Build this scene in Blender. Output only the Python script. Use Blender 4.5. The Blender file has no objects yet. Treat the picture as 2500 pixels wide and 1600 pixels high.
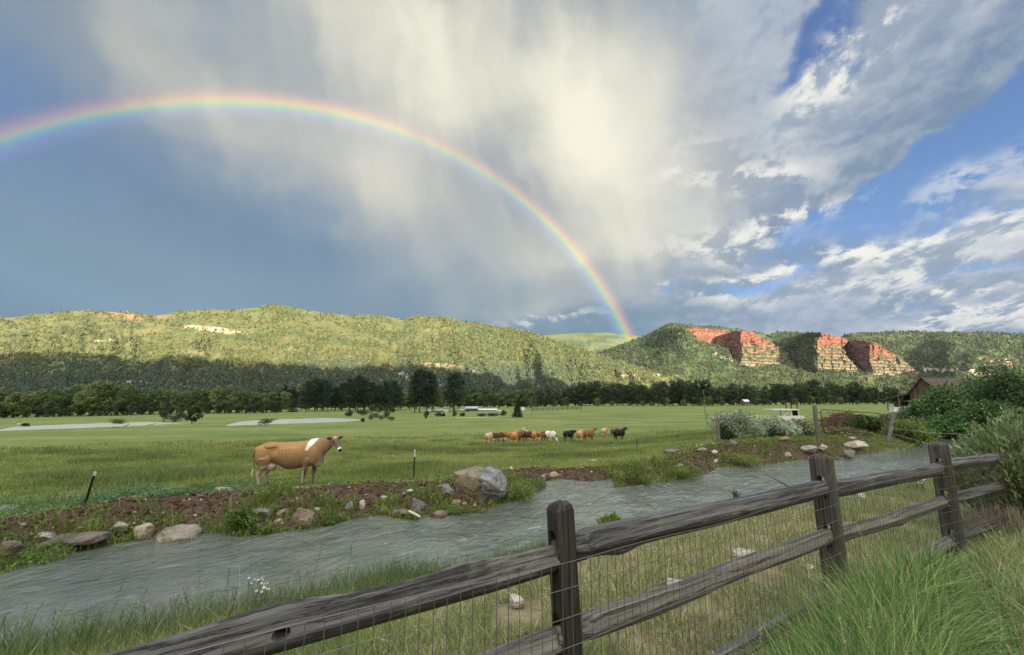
import bpy, bmesh, math, random
import numpy as np
from mathutils import Vector, Matrix, Euler

R = math.radians
rng = np.random.default_rng(7)
random.seed(7)
C = bpy.context.scene.collection
scn = bpy.context.scene

# ------------------------------------------------------------------ camera
F = 1020.0                       # focal length in photograph pixels (2500 wide)
PITCH = math.atan(176.0 / F)
CP, SP = math.cos(PITCH), math.sin(PITCH)
CAMZ = 1.7
cam_d = bpy.data.cameras.new("camera")
cam_d.sensor_width = 36.0
cam_d.lens = F / 2500.0 * 36.0
cam_d.clip_start = 0.05
cam_d.clip_end = 60000.0
cam = bpy.data.objects.new("camera", cam_d)
C.objects.link(cam)
cam.location = (0, 0, CAMZ)
cam.rotation_euler = (R(90) + PITCH, 0, 0)
scn.camera = cam
scn.view_settings.view_transform = 'Standard'
scn.view_settings.look = 'None'
scn.view_settings.gamma = 1.0
EXPO = 1.7
scn.view_settings.exposure = EXPO
GAIN = 2.0 ** EXPO
scn.cycles.max_bounces = 5
scn.cycles.diffuse_bounces = 2
scn.cycles.glossy_bounces = 2
scn.cycles.transmission_bounces = 3
scn.cycles.transparent_max_bounces = 12
scn.cycles.use_denoising = True
scn.cycles.sample_clamp_indirect = 4.0


def ray(px, py):
    u = (px - 1250.0) / F
    v = (800.0 - py) / F
    return np.array([u, CP - v * SP, SP + v * CP])


def P(px, py, Y):
    d = ray(px, py)
    k = Y / d[1]
    return np.array([d[0] * k, Y, CAMZ + d[2] * k])


def onz(px, py, z):
    d = ray(px, py)
    k = (z - CAMZ) / d[2]
    return np.array([d[0] * k, d[1] * k, z])


# ------------------------------------------------------------------ sun direction: opposite the rainbow's centre
_a, _b = R(-24.0), R(-16.3)
_ax = (math.sin(_a) * math.cos(_b), math.sin(_b), math.cos(_a) * math.cos(_b))
ANTI = np.array([_ax[0], _ax[2] * CP - _ax[1] * SP, _ax[2] * SP + _ax[1] * CP])
SUN = -ANTI                                      # unit vector towards the sun
SUN_EL = math.asin(SUN[2])
SUN_AZ = math.atan2(SUN[0], SUN[1])              # from +Y towards +X
print("sun elevation", math.degrees(SUN_EL), "azimuth", math.degrees(SUN_AZ))


# ------------------------------------------------------------------ world: blue sky with storm cloud over it
class G:
    """small helper for building node graphs"""

    def __init__(s, tree):
        s.t = tree
        s.n = tree.nodes
        s.l = tree.links

    def _in(s, sock, v):
        if v is None:
            return
        if isinstance(v, bpy.types.NodeSocket):
            s.l.new(v, sock)
        else:
            sock.default_value = v

    def m(s, op, a, b=None, c=None, clamp=False):
        n = s.n.new('ShaderNodeMath')
        n.operation = op
        n.use_clamp = clamp
        for i, v in enumerate((a, b, c)):
            s._in(n.inputs[i], v)
        return n.outputs[0]

    def vm(s, op, a, b=None, out=0):
        n = s.n.new('ShaderNodeVectorMath')
        n.operation = op
        s._in(n.inputs[0], a)
        if b is not None:
            s._in(n.inputs[1], b)
        return n.outputs[out]

    def vscale(s, a, k):
        n = s.n.new('ShaderNodeVectorMath')
        n.operation = 'SCALE'
        s._in(n.inputs[0], a)
        s._in(n.inputs['Scale'], k)
        return n.outputs[0]

    def xyz(s, x, y, z=0.0):
        n = s.n.new('ShaderNodeCombineXYZ')
        for i, v in enumerate((x, y, z)):
            s._in(n.inputs[i], v)
        return n.outputs[0]

    def sep(s, v):
        n = s.n.new('ShaderNodeSeparateXYZ')
        s._in(n.inputs[0], v)
        return n.outputs

    def noise(s, vec, scale, detail=4.0, rough=0.55, dist=0.0, out='Fac'):
        n = s.n.new('ShaderNodeTexNoise')
        s._in(n.inputs['Vector'], vec)
        n.inputs['Scale'].default_value = scale
        n.inputs['Detail'].default_value = detail
        n.inputs['Roughness'].default_value = rough
        n.inputs['Distortion'].default_value = dist
        return n.outputs[out]

    def ss(s, v, lo, hi, a=0.0, b=1.0):
        n = s.n.new('ShaderNodeMapRange')
        n.interpolation_type = 'SMOOTHSTEP'
        s._in(n.inputs[0], v)
        n.inputs[1].default_value = lo
        n.inputs[2].default_value = hi
        n.inputs[3].default_value = a
        n.inputs[4].default_value = b
        return n.outputs[0]

    def lin(s, v, lo, hi, a=0.0, b=1.0):
        n = s.n.new('ShaderNodeMapRange')
        s._in(n.inputs[0], v)
        n.inputs[1].default_value = lo
        n.inputs[2].default_value = hi
        n.inputs[3].default_value = a
        n.inputs[4].default_value = b
        return n.outputs[0]

    def mix(s, f, a, b, mode='MIX'):
        n = s.n.new('ShaderNodeMix')
        n.data_type = 'RGBA'
        n.blend_type = mode
        n.clamp_factor = True
        s._in(n.inputs[0], f)
        s._in(n.inputs[6], a)
        s._in(n.inputs[7], b)
        return n.outputs[2]


def srgb(r, g, b):
    def f(c):
        c /= 255.0
        return c / 12.92 if c <= 0.04045 else ((c + 0.055) / 1.055) ** 2.4
    return (f(r), f(g), f(b), 1.0)


def skyc(r, g, b):
    c = srgb(r, g, b)
    return (c[0] / GAIN, c[1] / GAIN, c[2] / GAIN, 1.0)


def azel(px, py):
    d = ray(px, py)
    d = d / np.linalg.norm(d)
    return math.atan2(d[0], d[1]), math.asin(d[2])


def build_world():
    w = bpy.data.worlds.new("World")
    scn.world = w
    w.use_nodes = True
    g = G(w.node_tree)
    g.n.clear()
    out = g.n.new('ShaderNodeOutputWorld')
    bg = g.n.new('ShaderNodeBackground')
    sky = g.n.new('ShaderNodeTexSky')
    sky.sky_type = 'NISHITA'
    sky.sun_disc = False
    sky.sun_elevation = SUN_EL
    sky.sun_rotation = SUN_AZ
    sky.altitude = 2000.0
    sky.air_density = 1.0
    sky.dust_density = 0.6
    sky.ozone_density = 1.5
    bg2 = g.vm('MULTIPLY', sky.outputs[0], (0.10, 0.10, 0.10))
    tc = g.n.new('ShaderNodeTexCoord')
    D = tc.outputs['Generated']
    x, y, z = g.sep(D)[:3]
    # domain warp with 3-D noise of the direction
    w1 = g.vm('SUBTRACT', g.noise(D, 3.0, 4.0, 0.55, 0.0, 'Color'), (0.5, 0.5, 0.5))
    w2 = g.vm('SUBTRACT', g.noise(D, 9.0, 4.0, 0.6, 0.0, 'Color'), (0.5, 0.5, 0.5))
    Dw = g.vm('ADD', D, g.vm('ADD', g.vscale(w1, 0.22), g.vscale(w2, 0.07)))
    xw, yw, zw = g.sep(Dw)[:3]
    A = g.m('ARCTAN2', xw, yw)
    E = g.m('ARCSINE', g.m('MINIMUM', g.m('MAXIMUM', zw, -1.0), 1.0))
    A0 = g.m('ARCTAN2', x, y)
    E0 = g.m('ARCSINE', z)

    def blob(px, py, sx, sy, rot=0.0, sharp=False, a=None, e=None):
        """soft elliptical region of the sky; rot in degrees, counter-clockwise as seen"""
        ca, ce = azel(px, py)
        dx = g.m('MULTIPLY', g.m('SUBTRACT', a or A, ca), math.cos(ce))
        dy = g.m('SUBTRACT', e or E, ce)
        c, s_ = math.cos(R(rot)), math.sin(R(rot))
        k = 1.0 / F * 0.87
        # rotated axes
        u = g.m('ADD', g.m('MULTIPLY', dx, c / (sx * k)), g.m('MULTIPLY', dy, s_ / (sx * k)))
        v = g.m('ADD', g.m('MULTIPLY', dx, -s_ / (sy * k)), g.m('MULTIPLY', dy, c / (sy * k)))
        r2 = g.m('ADD', g.m('MULTIPLY', u, u), g.m('MULTIPLY', v, v))
        if sharp:
            r2 = g.m('MULTIPLY', r2, r2)
        return g.m('EXPONENT', g.m('MULTIPLY', r2, -1.0))

    def total(lst, **kw):
        acc = None
        for b in lst:
            v = g.m('MULTIPLY', blob(*b[:5], **kw), b[5])
            acc = v if acc is None else g.m('ADD', acc, v)
        return acc

    # rain streaks: noise stretched vertically in azimuth / elevation
    streak = g.noise(g.xyz(g.m('MULTIPLY', g.m('ADD', A, g.m('MULTIPLY', E, 0.35)), 9.0), g.m('MULTIPLY', E, 1.6), 0.0), 1.0, 4.0, 0.55)
    soft = g.noise(D, 4.5, 5.0, 0.55)
    # --- storm cloud on the left: blue-grey, with a lighter, greener top
    storm = g.mix(g.ss(E0, 0.18, 0.62), skyc(103, 136, 160), skyc(98, 130, 168))
    storm = g.mix(blob(170, 40, 330, 170, 0), storm, skyc(132, 148, 160))
    storm = g.mix(g.m('MULTIPLY', blob(20, 260, 150, 90, 0), 0.8), storm, skyc(94, 128, 178))
    storm = g.mix(g.m('MULTIPLY', blob(620, 560, 420, 90, -14), 0.55), storm, skyc(94, 124, 152))
    storm = g.mix(g.m('MULTIPLY', blob(150, 700, 420, 55, -8), 0.5), storm, skyc(118, 150, 178))
    # --- the pale rain curtain
    M = total([
        (1350, 40, 600, 250, 0, 0.60),
        (760, 10, 470, 110, -14, 0.52),
        (430, 110, 190, 70, -50, 0.30),
        (1060, 210, 330, 200, 0, 0.55),
        (1450, 340, 170, 190, -20, 1.0),
        (1120, 560, 260, 210, -38, 0.55),
        (760, 330, 260, 120, -25, 0.34),
        (1690, 420, 230, 200, 0, 0.60),
        (1740, 170, 260, 240, 0, 0.30),
        (1580, 560, 240, 140, 0, 0.45),
        (1440, 690, 280, 60, 0, 0.26),
        (1560, 620, 260, 110, 0, 0.45),
        (900, 440, 330, 190, -20, 0.36),
        (560, 330, 300, 70, -8, 0.16),
        (330, 90, 240, 70, -25, 0.24),
        (330, 150, 40, 130, 32, 0.30),
        (1300, 740, 200, 40, 0, 0.28),
        (1330, 640, 170, 110, 0, 0.30),
    ])
    M = g.m('ADD', M, g.m('MULTIPLY', g.m('SUBTRACT', streak, 0.5), 0.62))
    M = g.m('ADD', M, g.m('MULTIPLY', g.m('SUBTRACT', soft, 0.5), 0.30))
    M = g.m('SUBTRACT', M, g.m('MULTIPLY', blob(1330, 690, 210, 40, 0), 0.25))
    Mc = g.ss(M, 0.02, 1.30)
    cream = g.mix(g.ss(M, 0.75, 1.75), skyc(192, 193, 184), skyc(246, 242, 222))
    base = g.mix(Mc, storm, cream)
    # --- broken cloud on the right, laid out on a horizontal cloud deck
    zz = g.m('ADD', g.m('MAXIMUM', z, 0.0), 0.13)
    th = R(20)
    qx = g.m('DIVIDE', g.m('SUBTRACT', g.m('MULTIPLY', x, math.cos(th)), g.m('MULTIPLY', y, math.sin(th))), zz)
    qy = g.m('DIVIDE', g.m('ADD', g.m('MULTIPLY', x, math.sin(th)), g.m('MULTIPLY', y, math.cos(th))), zz)
    Q = g.xyz(qx, g.m('MULTIPLY', qy, 0.50), 0.0)
    n1 = g.noise(Q, 1.5, 10.0, 0.60, 0.3)
    n2 = g.noise(g.vm('ADD', Q, (7.3, 2.1, 0.0)), 4.2, 10.0, 0.64, 0.4)
    # the same cloud looked up a little towards the light: difference gives lit edges
    Qs = g.xyz(g.m('ADD', qx, 0.035), g.m('MULTIPLY', g.m('SUBTRACT', qy, 0.10), 0.50), 0.0)
    n2s = g.noise(g.vm('ADD', Qs, (7.3, 2.1, 0.0)), 4.2, 10.0, 0.64, 0.4)
    n3 = g.noise(g.vm('MULTIPLY', g.vm('ADD', D, (3.3, 1.1, 5.0)), (1.0, 1.0, 1.7)), 11.0, 9.0, 0.62, 0.3)
    n3s = g.noise(g.vm('MULTIPLY', g.vm('ADD', D, (3.3, 1.1, 5.014)), (1.0, 1.0, 1.7)), 11.0, 9.0, 0.62, 0.3)
    wr = g.ss(g.m('ADD', A, g.m('MULTIPLY', g.m('SUBTRACT', n1, 0.5), 0.5)), R(11), R(34))
    grey = g.mix(g.ss(n1, 0.34, 0.64), skyc(112, 137, 165), skyc(168, 180, 195))
    grey = g.mix(blob(2380, 190, 260, 110, 30), grey, skyc(102, 131, 164))
    grey = g.mix(g.m('MULTIPLY', blob(1960, 300, 330, 90, 25), 0.6), grey, skyc(158, 170, 188))
    grey = g.mix(g.m('MULTIPLY', blob(1750, 130, 200, 200, 0), 0.55), grey, skyc(186, 196, 208))
    grey = g.mix(g.m('MULTIPLY', blob(2200, 760, 500, 90, 0), 0.5), grey, skyc(126, 150, 180))
    holes = total([
        (2010, 50, 60, 40, 50, 0.46),
        (1905, 165, 66, 24, 42, 0.42),
        (2060, 130, 40, 16, 30, 0.24),
        (2340, 395, 250, 50, 25, 0.50),
        (2470, 330, 120, 60, 20, 0.44),
        (2130, 450, 170, 34, 22, 0.38),
        (2440, 510, 200, 40, 8, 0.32),
        (2060, 500, 110, 26, 10, 0.32),
        (2480, 640, 130, 26, 6, 0.20),
        (1860, 705, 95, 22, 0, 0.44),
        (1660, 715, 30, 14, 0, 0.44),
        (2000, 570, 140, 30, 8, 0.24),
        (2270, 690, 240, 16, 4, 0.17),
        (2230, 760, 330, 14, 0, 0.13),
        (2380, 30, 150, 40, 30, 0.16),
    ])
    dens = g.m('ADD', g.m('MULTIPLY', n1, 0.42), g.m('MULTIPLY', n2, 0.36))
    dens = g.m('ADD', dens, g.m('MULTIPLY', n3, 0.36))
    alpha_in = g.m('SUBTRACT', dens, holes)
    alpha = g.ss(alpha_in, 0.10, 0.46)
    light = g.m('ADD', g.m('MULTIPLY', g.m('SUBTRACT', n2, n2s), 2.6), g.m('MULTIPLY', g.m('SUBTRACT', n3, n3s), 2.2))
    rim = g.m('MULTIPLY', g.ss(alpha_in, 0.18, 0.36), g.ss(alpha_in, 0.40, 0.62, 1.0, 0.25))
    puffs = total([
        (2060, 110, 130, 40, 32, 0.70),
        (1960, 165, 60, 26, 30, 0.55),
        (1820, 400, 100, 34, -14, 0.95),
        (1670, 390, 60, 44, 0, 0.75),
        (1770, 565, 120, 34, 0, 0.75),
        (1745, 612, 120, 24, 0, 0.70),
        (1960, 515, 120, 24, 6, 0.70),
        (2330, 572, 230, 24, 8, 0.70),
        (1880, 668, 140, 15, 4, 0.7),
        (2090, 640, 140, 16, 4, 0.4),
        (2290, 650, 140, 16, 8, 0.45),
        (2440, 410, 90, 24, 25, 0.6),
        (2280, 470, 130, 17, 14, 0.55),
        (1780, 735, 60, 18, 0, 0.55),
        (2160, 700, 130, 14, 4, 0.3),
        (2330, 720, 130, 11, 0, 0.65),
        (2440, 775, 120, 18, 8, 0.65),
        (2240, 782, 70, 10, 0, 0.65),
        (1640, 705, 22, 10, 0, 0.7),
        (2000, 740, 200, 20, 0, 0.2),
    ])
    pdet = g.ss(g.m('ADD', g.m('ADD', g.m('MULTIPLY', n3, 0.75), g.m('MULTIPLY', n2, 0.40)), g.m('MULTIPLY', light, 0.7)), 0.46, 0.82)
    white = g.m('ADD', g.m('MULTIPLY', rim, 0.10), g.m('MULTIPLY', puffs, pdet))
    white = g.m('ADD', white, g.m('MULTIPLY', light, 0.34), clamp=True)
    deck = g.mix(white, grey, skyc(238, 238, 232))
    deck = g.mix(g.m('MULTIPLY', g.ss(light, 0.0, -0.30), 0.30), deck, skyc(120, 142, 168))
    blue = g.mix(g.ss(E0, 0.1, 0.9), skyc(80, 130, 200), skyc(38, 84, 156))
    blue = g.mix(0.30, blue, bg2)
    deck = g.mix(alpha, blue, deck)
    # pale rain curtain fades into the broken deck
    mixr = g.m('MULTIPLY', wr, g.m('SUBTRACT', 1.0, g.m('MULTIPLY', g.ss(M, 0.45, 1.2), 0.55)))
    holes_in = g.ss(g.m('SUBTRACT', 0.62, alpha_in), 0.10, 0.40)
    col = g.mix(g.m('MAXIMUM', mixr, g.m('MULTIPLY', holes_in, wr)), base, deck)
    bp = g.m('MULTIPLY', g.m('MULTIPLY', puffs, pdet), g.ss(A, R(6), R(14)))
    col = g.mix(g.m('MULTIPLY', bp, 0.60, clamp=True), col, skyc(240, 239, 230))
    # low puffs left of the deck
    col = g.mix(g.m('MULTIPLY', g.m('MULTIPLY', blob(1340, 768, 130, 17, -4), pdet), 0.9), col, skyc(222, 226, 224))
    # --- unseen sky behind the viewer and overhead, brightened as added fill light
    back = g.ss(y, 0.25, -0.55)
    col = g.mix(back, col, skyc(255, 250, 238))
    boost = g.m('ADD', 1.0, g.m('MULTIPLY', back, BACK_BOOST))
    top = g.ss(z, 0.745, 0.92)
    boost = g.m('ADD', boost, g.m('MULTIPLY', top, 5.0))
    col = g.vscale(col, boost)
    low = g.ss(z, -0.02, -0.12)
    col = g.mix(low, col, (0.05, 0.06, 0.04, 1))
    g.l.new(col, bg.inputs[0])
    bg.inputs[1].default_value = 1.0
    g.l.new(bg.outputs[0], out.inputs[0])
    w.cycles.sampling_method = 'MANUAL'
    w.cycles.sample_map_resolution = 512


BACK_BOOST = 0.9
build_world()

sun_d = bpy.data.lights.new("sun", 'SUN')
sun_d.energy = 5.0
sun_d.angle = R(0.5)
sun_d.color = (1.0, 0.89, 0.70)
sun = bpy.data.objects.new("sun", sun_d)
C.objects.link(sun)
sun.location = (300, -600, 300)
sun.rotation_euler = Vector(SUN).to_track_quat('Z', 'Y').to_euler()
# ------------------------------------------------------------------ numeric helpers
_perm = np.random.default_rng(3).permutation(512)
_grad = np.random.default_rng(4).normal(size=(512, 3))
_grad /= np.linalg.norm(_grad, axis=1)[:, None]


def perlin(x, y, z=None):
    x = np.asarray(x, float)
    y = np.asarray(y, float)
    z = np.zeros_like(x) if z is None else np.asarray(z, float)
    xi, yi, zi = np.floor(x).astype(int), np.floor(y).astype(int), np.floor(z).astype(int)
    xf, yf, zf = x - xi, y - yi, z - zi
    u, v, w = (t * t * t * (t * (t * 6 - 15) + 10) for t in (xf, yf, zf))

    def h(i, j, k):
        a = _perm[(xi + i) & 511]
        b = _perm[(a + yi + j) & 511]
        c = _perm[(b + zi + k) & 511]
        gr = _grad[c]
        return gr[..., 0] * (xf - i) + gr[..., 1] * (yf - j) + gr[..., 2] * (zf - k)
    x00 = h(0, 0, 0) * (1 - u) + h(1, 0, 0) * u
    x10 = h(0, 1, 0) * (1 - u) + h(1, 1, 0) * u
    x01 = h(0, 0, 1) * (1 - u) + h(1, 0, 1) * u
    x11 = h(0, 1, 1) * (1 - u) + h(1, 1, 1) * u
    return (x00 * (1 - v) + x10 * v) * (1 - w) + (x01 * (1 - v) + x11 * v) * w


def fbm(x, y, z=None, o=4, gain=0.5):
    x = np.asarray(x, float)
    y = np.asarray(y, float)
    z = np.zeros_like(x) if z is None else np.asarray(z, float)
    s, a = 0, 1.0
    for i in range(o):
        s = s + a * perlin(x + 17.3 * i, y - 9.1 * i, z + 5.7 * i)
        x, y, z, a = x * 2.03, y * 2.03, z * 2.03, a * gain
    return s


def ridged(x, y, o=4, gain=0.5):
    s, a = 0, 1.0
    for i in range(o):
        s = s + a * (1 - 2.2 * np.abs(perlin(x + 31.7 * i, y + 11.3 * i)))
        x, y, a = x * 2.05, y * 2.05, a * gain
    return s


def sm(v, lo, hi):
    t = np.clip((np.asarray(v, float) - lo) / (hi - lo), 0, 1)
    return t * t * (3 - 2 * t)


def mixc(a, b, t):
    t = np.asarray(t)[..., None]
    return np.asarray(a) * (1 - t) + np.asarray(b) * t


def mesh_np(V, faces, cols=None, smooth=False, mats=None, name="mesh"):
    """faces: an (N,3) or (N,4) array, or a list of such arrays; cols: (nverts,3)"""
    me = bpy.data.meshes.new(name)
    V = np.asarray(V, np.float32)
    if not isinstance(faces, list):
        faces = [faces]
    faces = [np.asarray(f, np.int32) for f in faces if len(f)]
    loops = np.concatenate([f.ravel() for f in faces])
    tot = np.concatenate([np.full(len(f), f.shape[1], np.int32) for f in faces])
    start = np.concatenate([[0], np.cumsum(tot)[:-1]]).astype(np.int32)
    me.vertices.add(len(V))
    me.vertices.foreach_set("co", V.ravel())
    me.loops.add(len(loops))
    me.loops.foreach_set("vertex_index", loops)
    me.polygons.add(len(tot))
    me.polygons.foreach_set("loop_start", start)
    if cols is not None:
        cols = np.asarray(cols, np.float32)
        a = me.color_attributes.new("Col", 'FLOAT_COLOR', 'POINT')
        c4 = np.ones((len(V), 4), np.float32)
        c4[:, :3] = np.clip(cols, 0, 1)
        a.data.foreach_set("color", c4.ravel())
    me.update(calc_edges=True)
    me.polygons.foreach_set("use_smooth", np.full(len(tot), smooth, bool))
    if mats is not None:
        me.polygons.foreach_set("material_index", np.asarray(mats, np.int32))
    me.validate()
    return me


def link(name, me, mat=None, parent=None):
    o = bpy.data.objects.new(name, me)
    C.objects.link(o)
    if mat is not None:
        if not isinstance(mat, (list, tuple)):
            mat = [mat]
        if me is not None and len(me.materials) == 0:
            for m_ in mat:
                me.materials.append(m_)
    if parent is not None:
        o.parent = parent
    return o


def tag(o, label=None, cat=None, group=None, kind=None):
    if label:
        o['label'] = label
    if cat:
        o['category'] = cat
    if group:
        o['group'] = group
    if kind:
        o['kind'] = kind
    return o


def empty(name, loc, rz=0.0):
    o = bpy.data.objects.new(name, None)
    C.objects.link(o)
    o.location = loc
    o.rotation_euler = (0, 0, rz)
    o.empty_display_size = 0.1
    return o


def copy_tree(o, parent=None):
    c = o.copy()
    C.objects.link(c)
    c.parent = parent
    for ch in list(o.children):
        copy_tree(ch, c)
    return c


def grid_faces(nu, nv, wrap=False):
    """quads of a grid whose vertex index is i*nv + j"""
    i, j = np.meshgrid(np.arange(nu if wrap else nu - 1), np.arange(nv - 1), indexing='ij')
    i, j = i.ravel(), j.ravel()
    i2 = (i + 1) % nu
    return np.stack([i * nv + j, i2 * nv + j, i2 * nv + j + 1, i * nv + j + 1], 1)


# ------------------------------------------------------------------ materials
def attr_mat(name, rough=0.8, spec=0.25, nscale=0.0, namt=0.0, bump=0.0, bscale=20.0, transl=0.0, obj=True, stretch=None, fine=None):
    """base colour from the mesh's own colour attribute, broken up by procedural noise"""
    m = bpy.data.materials.new(name)
    m.use_nodes = True
    g = G(m.node_tree)
    b = g.n['Principled BSDF']
    a = g.n.new('ShaderNodeAttribute')
    a.attribute_name = "Col"
    col = a.outputs['Color']
    tc = g.n.new('ShaderNodeTexCoord')
    v = tc.outputs['Object'] if obj else g.n.new('ShaderNodeNewGeometry').outputs['Position']
    if stretch:
        v = g.vm('MULTIPLY', v, stretch)
    if namt:
        n = g.noise(v, nscale, 5.0, 0.6)
        f = g.lin(n, 0.25, 0.75, 1.0 - namt, 1.0 + namt)
        col = g.vscale(col, f)
    if fine:
        n = g.noise(v, fine[0], 3.0, 0.6)
        f = g.lin(n, 0.3, 0.7, 1.0 - fine[1], 1.0 + fine[1])
        col = g.vscale(col, f)
    g.l.new(col, b.inputs['Base Color'])
    b.inputs['Roughness'].default_value = rough
    b.inputs['Specular IOR Level'].default_value = spec
    if bump:
        bn = g.n.new('ShaderNodeBump')
        bn.inputs['Strength'].default_value = bump
        bn.inputs['Distance'].default_value = 1.0 / bscale
        g.l.new(g.noise(v, bscale, 5.0, 0.65), bn.inputs['Height'])
        g.l.new(bn.outputs[0], b.inputs['Normal'])
    if transl:
        tr = g.n.new('ShaderNodeBsdfTranslucent')
        g.l.new(col, tr.inputs['Color'])
        mx = g.n.new('ShaderNodeMixShader')
        mx.inputs[0].default_value = transl
        g.l.new(b.outputs[0], mx.inputs[1])
        g.l.new(tr.outputs[0], mx.inputs[2])
        g.l.new(mx.outputs[0], g.n['Material Output'].inputs[0])
    return m


M_LEAF = attr_mat("leaf", 0.65, 0.25, transl=0.25)
M_GRASS = attr_mat("grass_blade", 0.6, 0.3, transl=0.42)
M_GROUND = attr_mat("earth_and_turf", 0.95, 0.1, 1.3, 0.28, 0.55, 16.0, obj=False, fine=(9.0, 0.25))
M_HILL = attr_mat("hillside", 0.95, 0.05, 0.02, 0.22, 0.0, obj=False, fine=(0.11, 0.25))
M_CLIFF = attr_mat("sandstone", 0.95, 0.05, 0.05, 0.12, 0.0, obj=False, fine=(0.25, 0.18))
M_TREE = attr_mat("far_foliage", 0.8, 0.1)
M_BARK = attr_mat("bark", 0.9, 0.1, 6.0, 0.3, 0.6, 14.0)
M_ROCK = attr_mat("rock", 0.85, 0.25, 3.0, 0.3, 0.8, 9.0, fine=(22.0, 0.22))

# ------------------------------------------------------------------ ground heights
ZW = -1.05                                        # stream surface
FAR_EDGE = [(-500, 1460), (-250, 1432), (-40, 1408), (120, 1362), (300, 1325), (360, 1318), (500, 1300), (600, 1312), (690, 1300), (800, 1290), (830, 1275),
            (930, 1258), (990, 1272), (1060, 1258), (1180, 1252), (1215, 1236), (1290, 1213), (1338, 1193), (1325, 1176), (1372, 1172), (1440, 1178),
            (1488, 1172), (1500, 1190), (1560, 1186), (1640, 1176), (1728, 1158), (1760, 1142), (1880, 1134), (1960, 1122), (2050, 1124), (2100, 1110), (2250, 1092), (2285, 1074),
            (2300, 1066), (2380, 1050), (2480, 1044)]
NEAR_EDGE = [(2560, 1052), (2440, 1072), (2420, 1100), (2300, 1128), (2150, 1158), (2000, 1192), (1850, 1226), (1700, 1256), (1500, 1300), (1300, 1352), (1150, 1392), (1000, 1425),
             (850, 1465), (700, 1500), (500, 1545), (300, 1580), (100, 1615), (-100, 1650), (-500, 1720)]
FE = np.array([onz(a, b, ZW)[:2] for a, b in FAR_EDGE])
NE = np.array([onz(a, b, ZW)[:2] for a, b in NEAR_EDGE])
STREAM = np.concatenate([FE, NE])


def seg_dist(pts, poly, closed=False):
    best = np.full(len(pts), 1e9)
    n = len(poly)
    for i in range(n if closed else n - 1):
        a, b = poly[i], poly[(i + 1) % n]
        ab = b - a
        t = np.clip(((pts - a) @ ab) / max(ab @ ab, 1e-9), 0, 1)
        best = np.minimum(best, np.linalg.norm(pts - a - t[:, None] * ab, axis=1))
    return best


def inside(pts, poly):
    c = np.zeros(len(pts), bool)
    n = len(poly)
    x, y = pts[:, 0], pts[:, 1]
    for i in range(n):
        (x1, y1), (x2, y2) = poly[i], poly[(i + 1) % n]
        if y1 == y2:
            continue
        k = ((y1 > y) != (y2 > y)) & (x < (x2 - x1) * (y - y1) / (y2 - y1) + x1)
        c ^= k
    return c


ZP1, ZP2 = -6.3, -6.4
POND1 = [(-140, 1058), (0, 1049), (30, 1043), (100, 1039), (200, 1035.5), (270, 1033), (330, 1032), (380, 1031), (430, 1031.5), (455, 1033), (440, 1036), (380, 1040), (320, 1043),
         (270, 1045), (150, 1050), (60, 1053), (0, 1055), (-140, 1066)]
POND2 = [(545, 1042), (562, 1035), (592, 1029), (640, 1026), (700, 1023.5), (790, 1021), (840, 1022), (880, 1025), (920, 1026.5), (890, 1028), (840, 1032), (760, 1035), (690, 1037), (620, 1040), (560, 1042.5)]
PD1 = np.array([onz(a, b, ZP1)[:2] for a, b in POND1])
PD2 = np.array([onz(a, b, ZP2)[:2] for a, b in POND2])

_ctrl = []
for px, py, Y in [(690, 1190, 12.3), (300, 1215, 10.5), (0, 1260, 9.5), (1000, 1172, 13.6), (1340, 1083, 46), (1500, 1078, 47), (1200, 1086, 44), (1000, 1090, 42), (700, 1090, 40), (300, 1098, 38), (0, 1110, 34),
                  (100, 1019, 285), (400, 1012, 290), (800, 1003, 320), (1150, 1003, 255), (1500, 990, 380), (2000, 987, 400), (-400, 1030, 270), (2500, 985, 420),
                  (1724, 1024, 152), (1700, 1040, 84), (1300, 1010, 190), (2150, 1003, 76), (2300, 1003, 80), (2500, 1003, 80),
                  (1960, 1066, 26.0), (2100, 1064, 25.5), (1760, 1084, 21.0), (1620, 1110, 20), (1400, 1150, 16.5), (1900, 1028, 60), (2200, 1062, 27), (2400, 1040, 36), (3000, 1040, 36), (2700, 1010, 60)]:
    _ctrl.append(P(px, py, Y))
for q in PD1[::3]:
    _ctrl.append(np.array([q[0], q[1], ZP1 + 0.25]))
for q in PD2[::3]:
    _ctrl.append(np.array([q[0], q[1], ZP2 + 0.25]))
_ctrl += [np.array(c, float) for c in [(-600, 650, -12), (0, 650, -6), (600, 650, -3), (-1200, 300, -12), (1200, 300, -3), (0, 1000, -4), (-60, 20, -1.6), (80, 20, -0.4), (-40, -10, -0.8)]]
_ctrl = np.array(_ctrl)


def _logp(x, y):
    """compress distance so that near control points count as much as far ones"""
    r = np.hypot(x, y) + 1e-9
    k = np.log1p(r / 6.0) / r
    return np.stack([x * k * 4, y * k * 4], -1)


_cp = _logp(_ctrl[:, 0], _ctrl[:, 1])
_dd = np.linalg.norm(_cp[:, None] - _cp[None], axis=2)
_Phi = _dd
_A = np.block([[_Phi + np.eye(len(_cp)) * 0.02, np.ones((len(_cp), 1)), _cp], [np.ones((1, len(_cp))), np.zeros((1, 3))], [_cp.T, np.zeros((2, 3))]])
_w = np.linalg.solve(_A, np.concatenate([_ctrl[:, 2], np.zeros(3)]))


def meadow_z(x, y):
    q = _logp(np.asarray(x, float), np.asarray(y, float))
    out = np.full(len(q), _w[-3]) + q @ _w[-2:]
    for i in range(len(_cp)):
        out += _w[i] * np.linalg.norm(q - _cp[i], axis=1)
    return out


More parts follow.
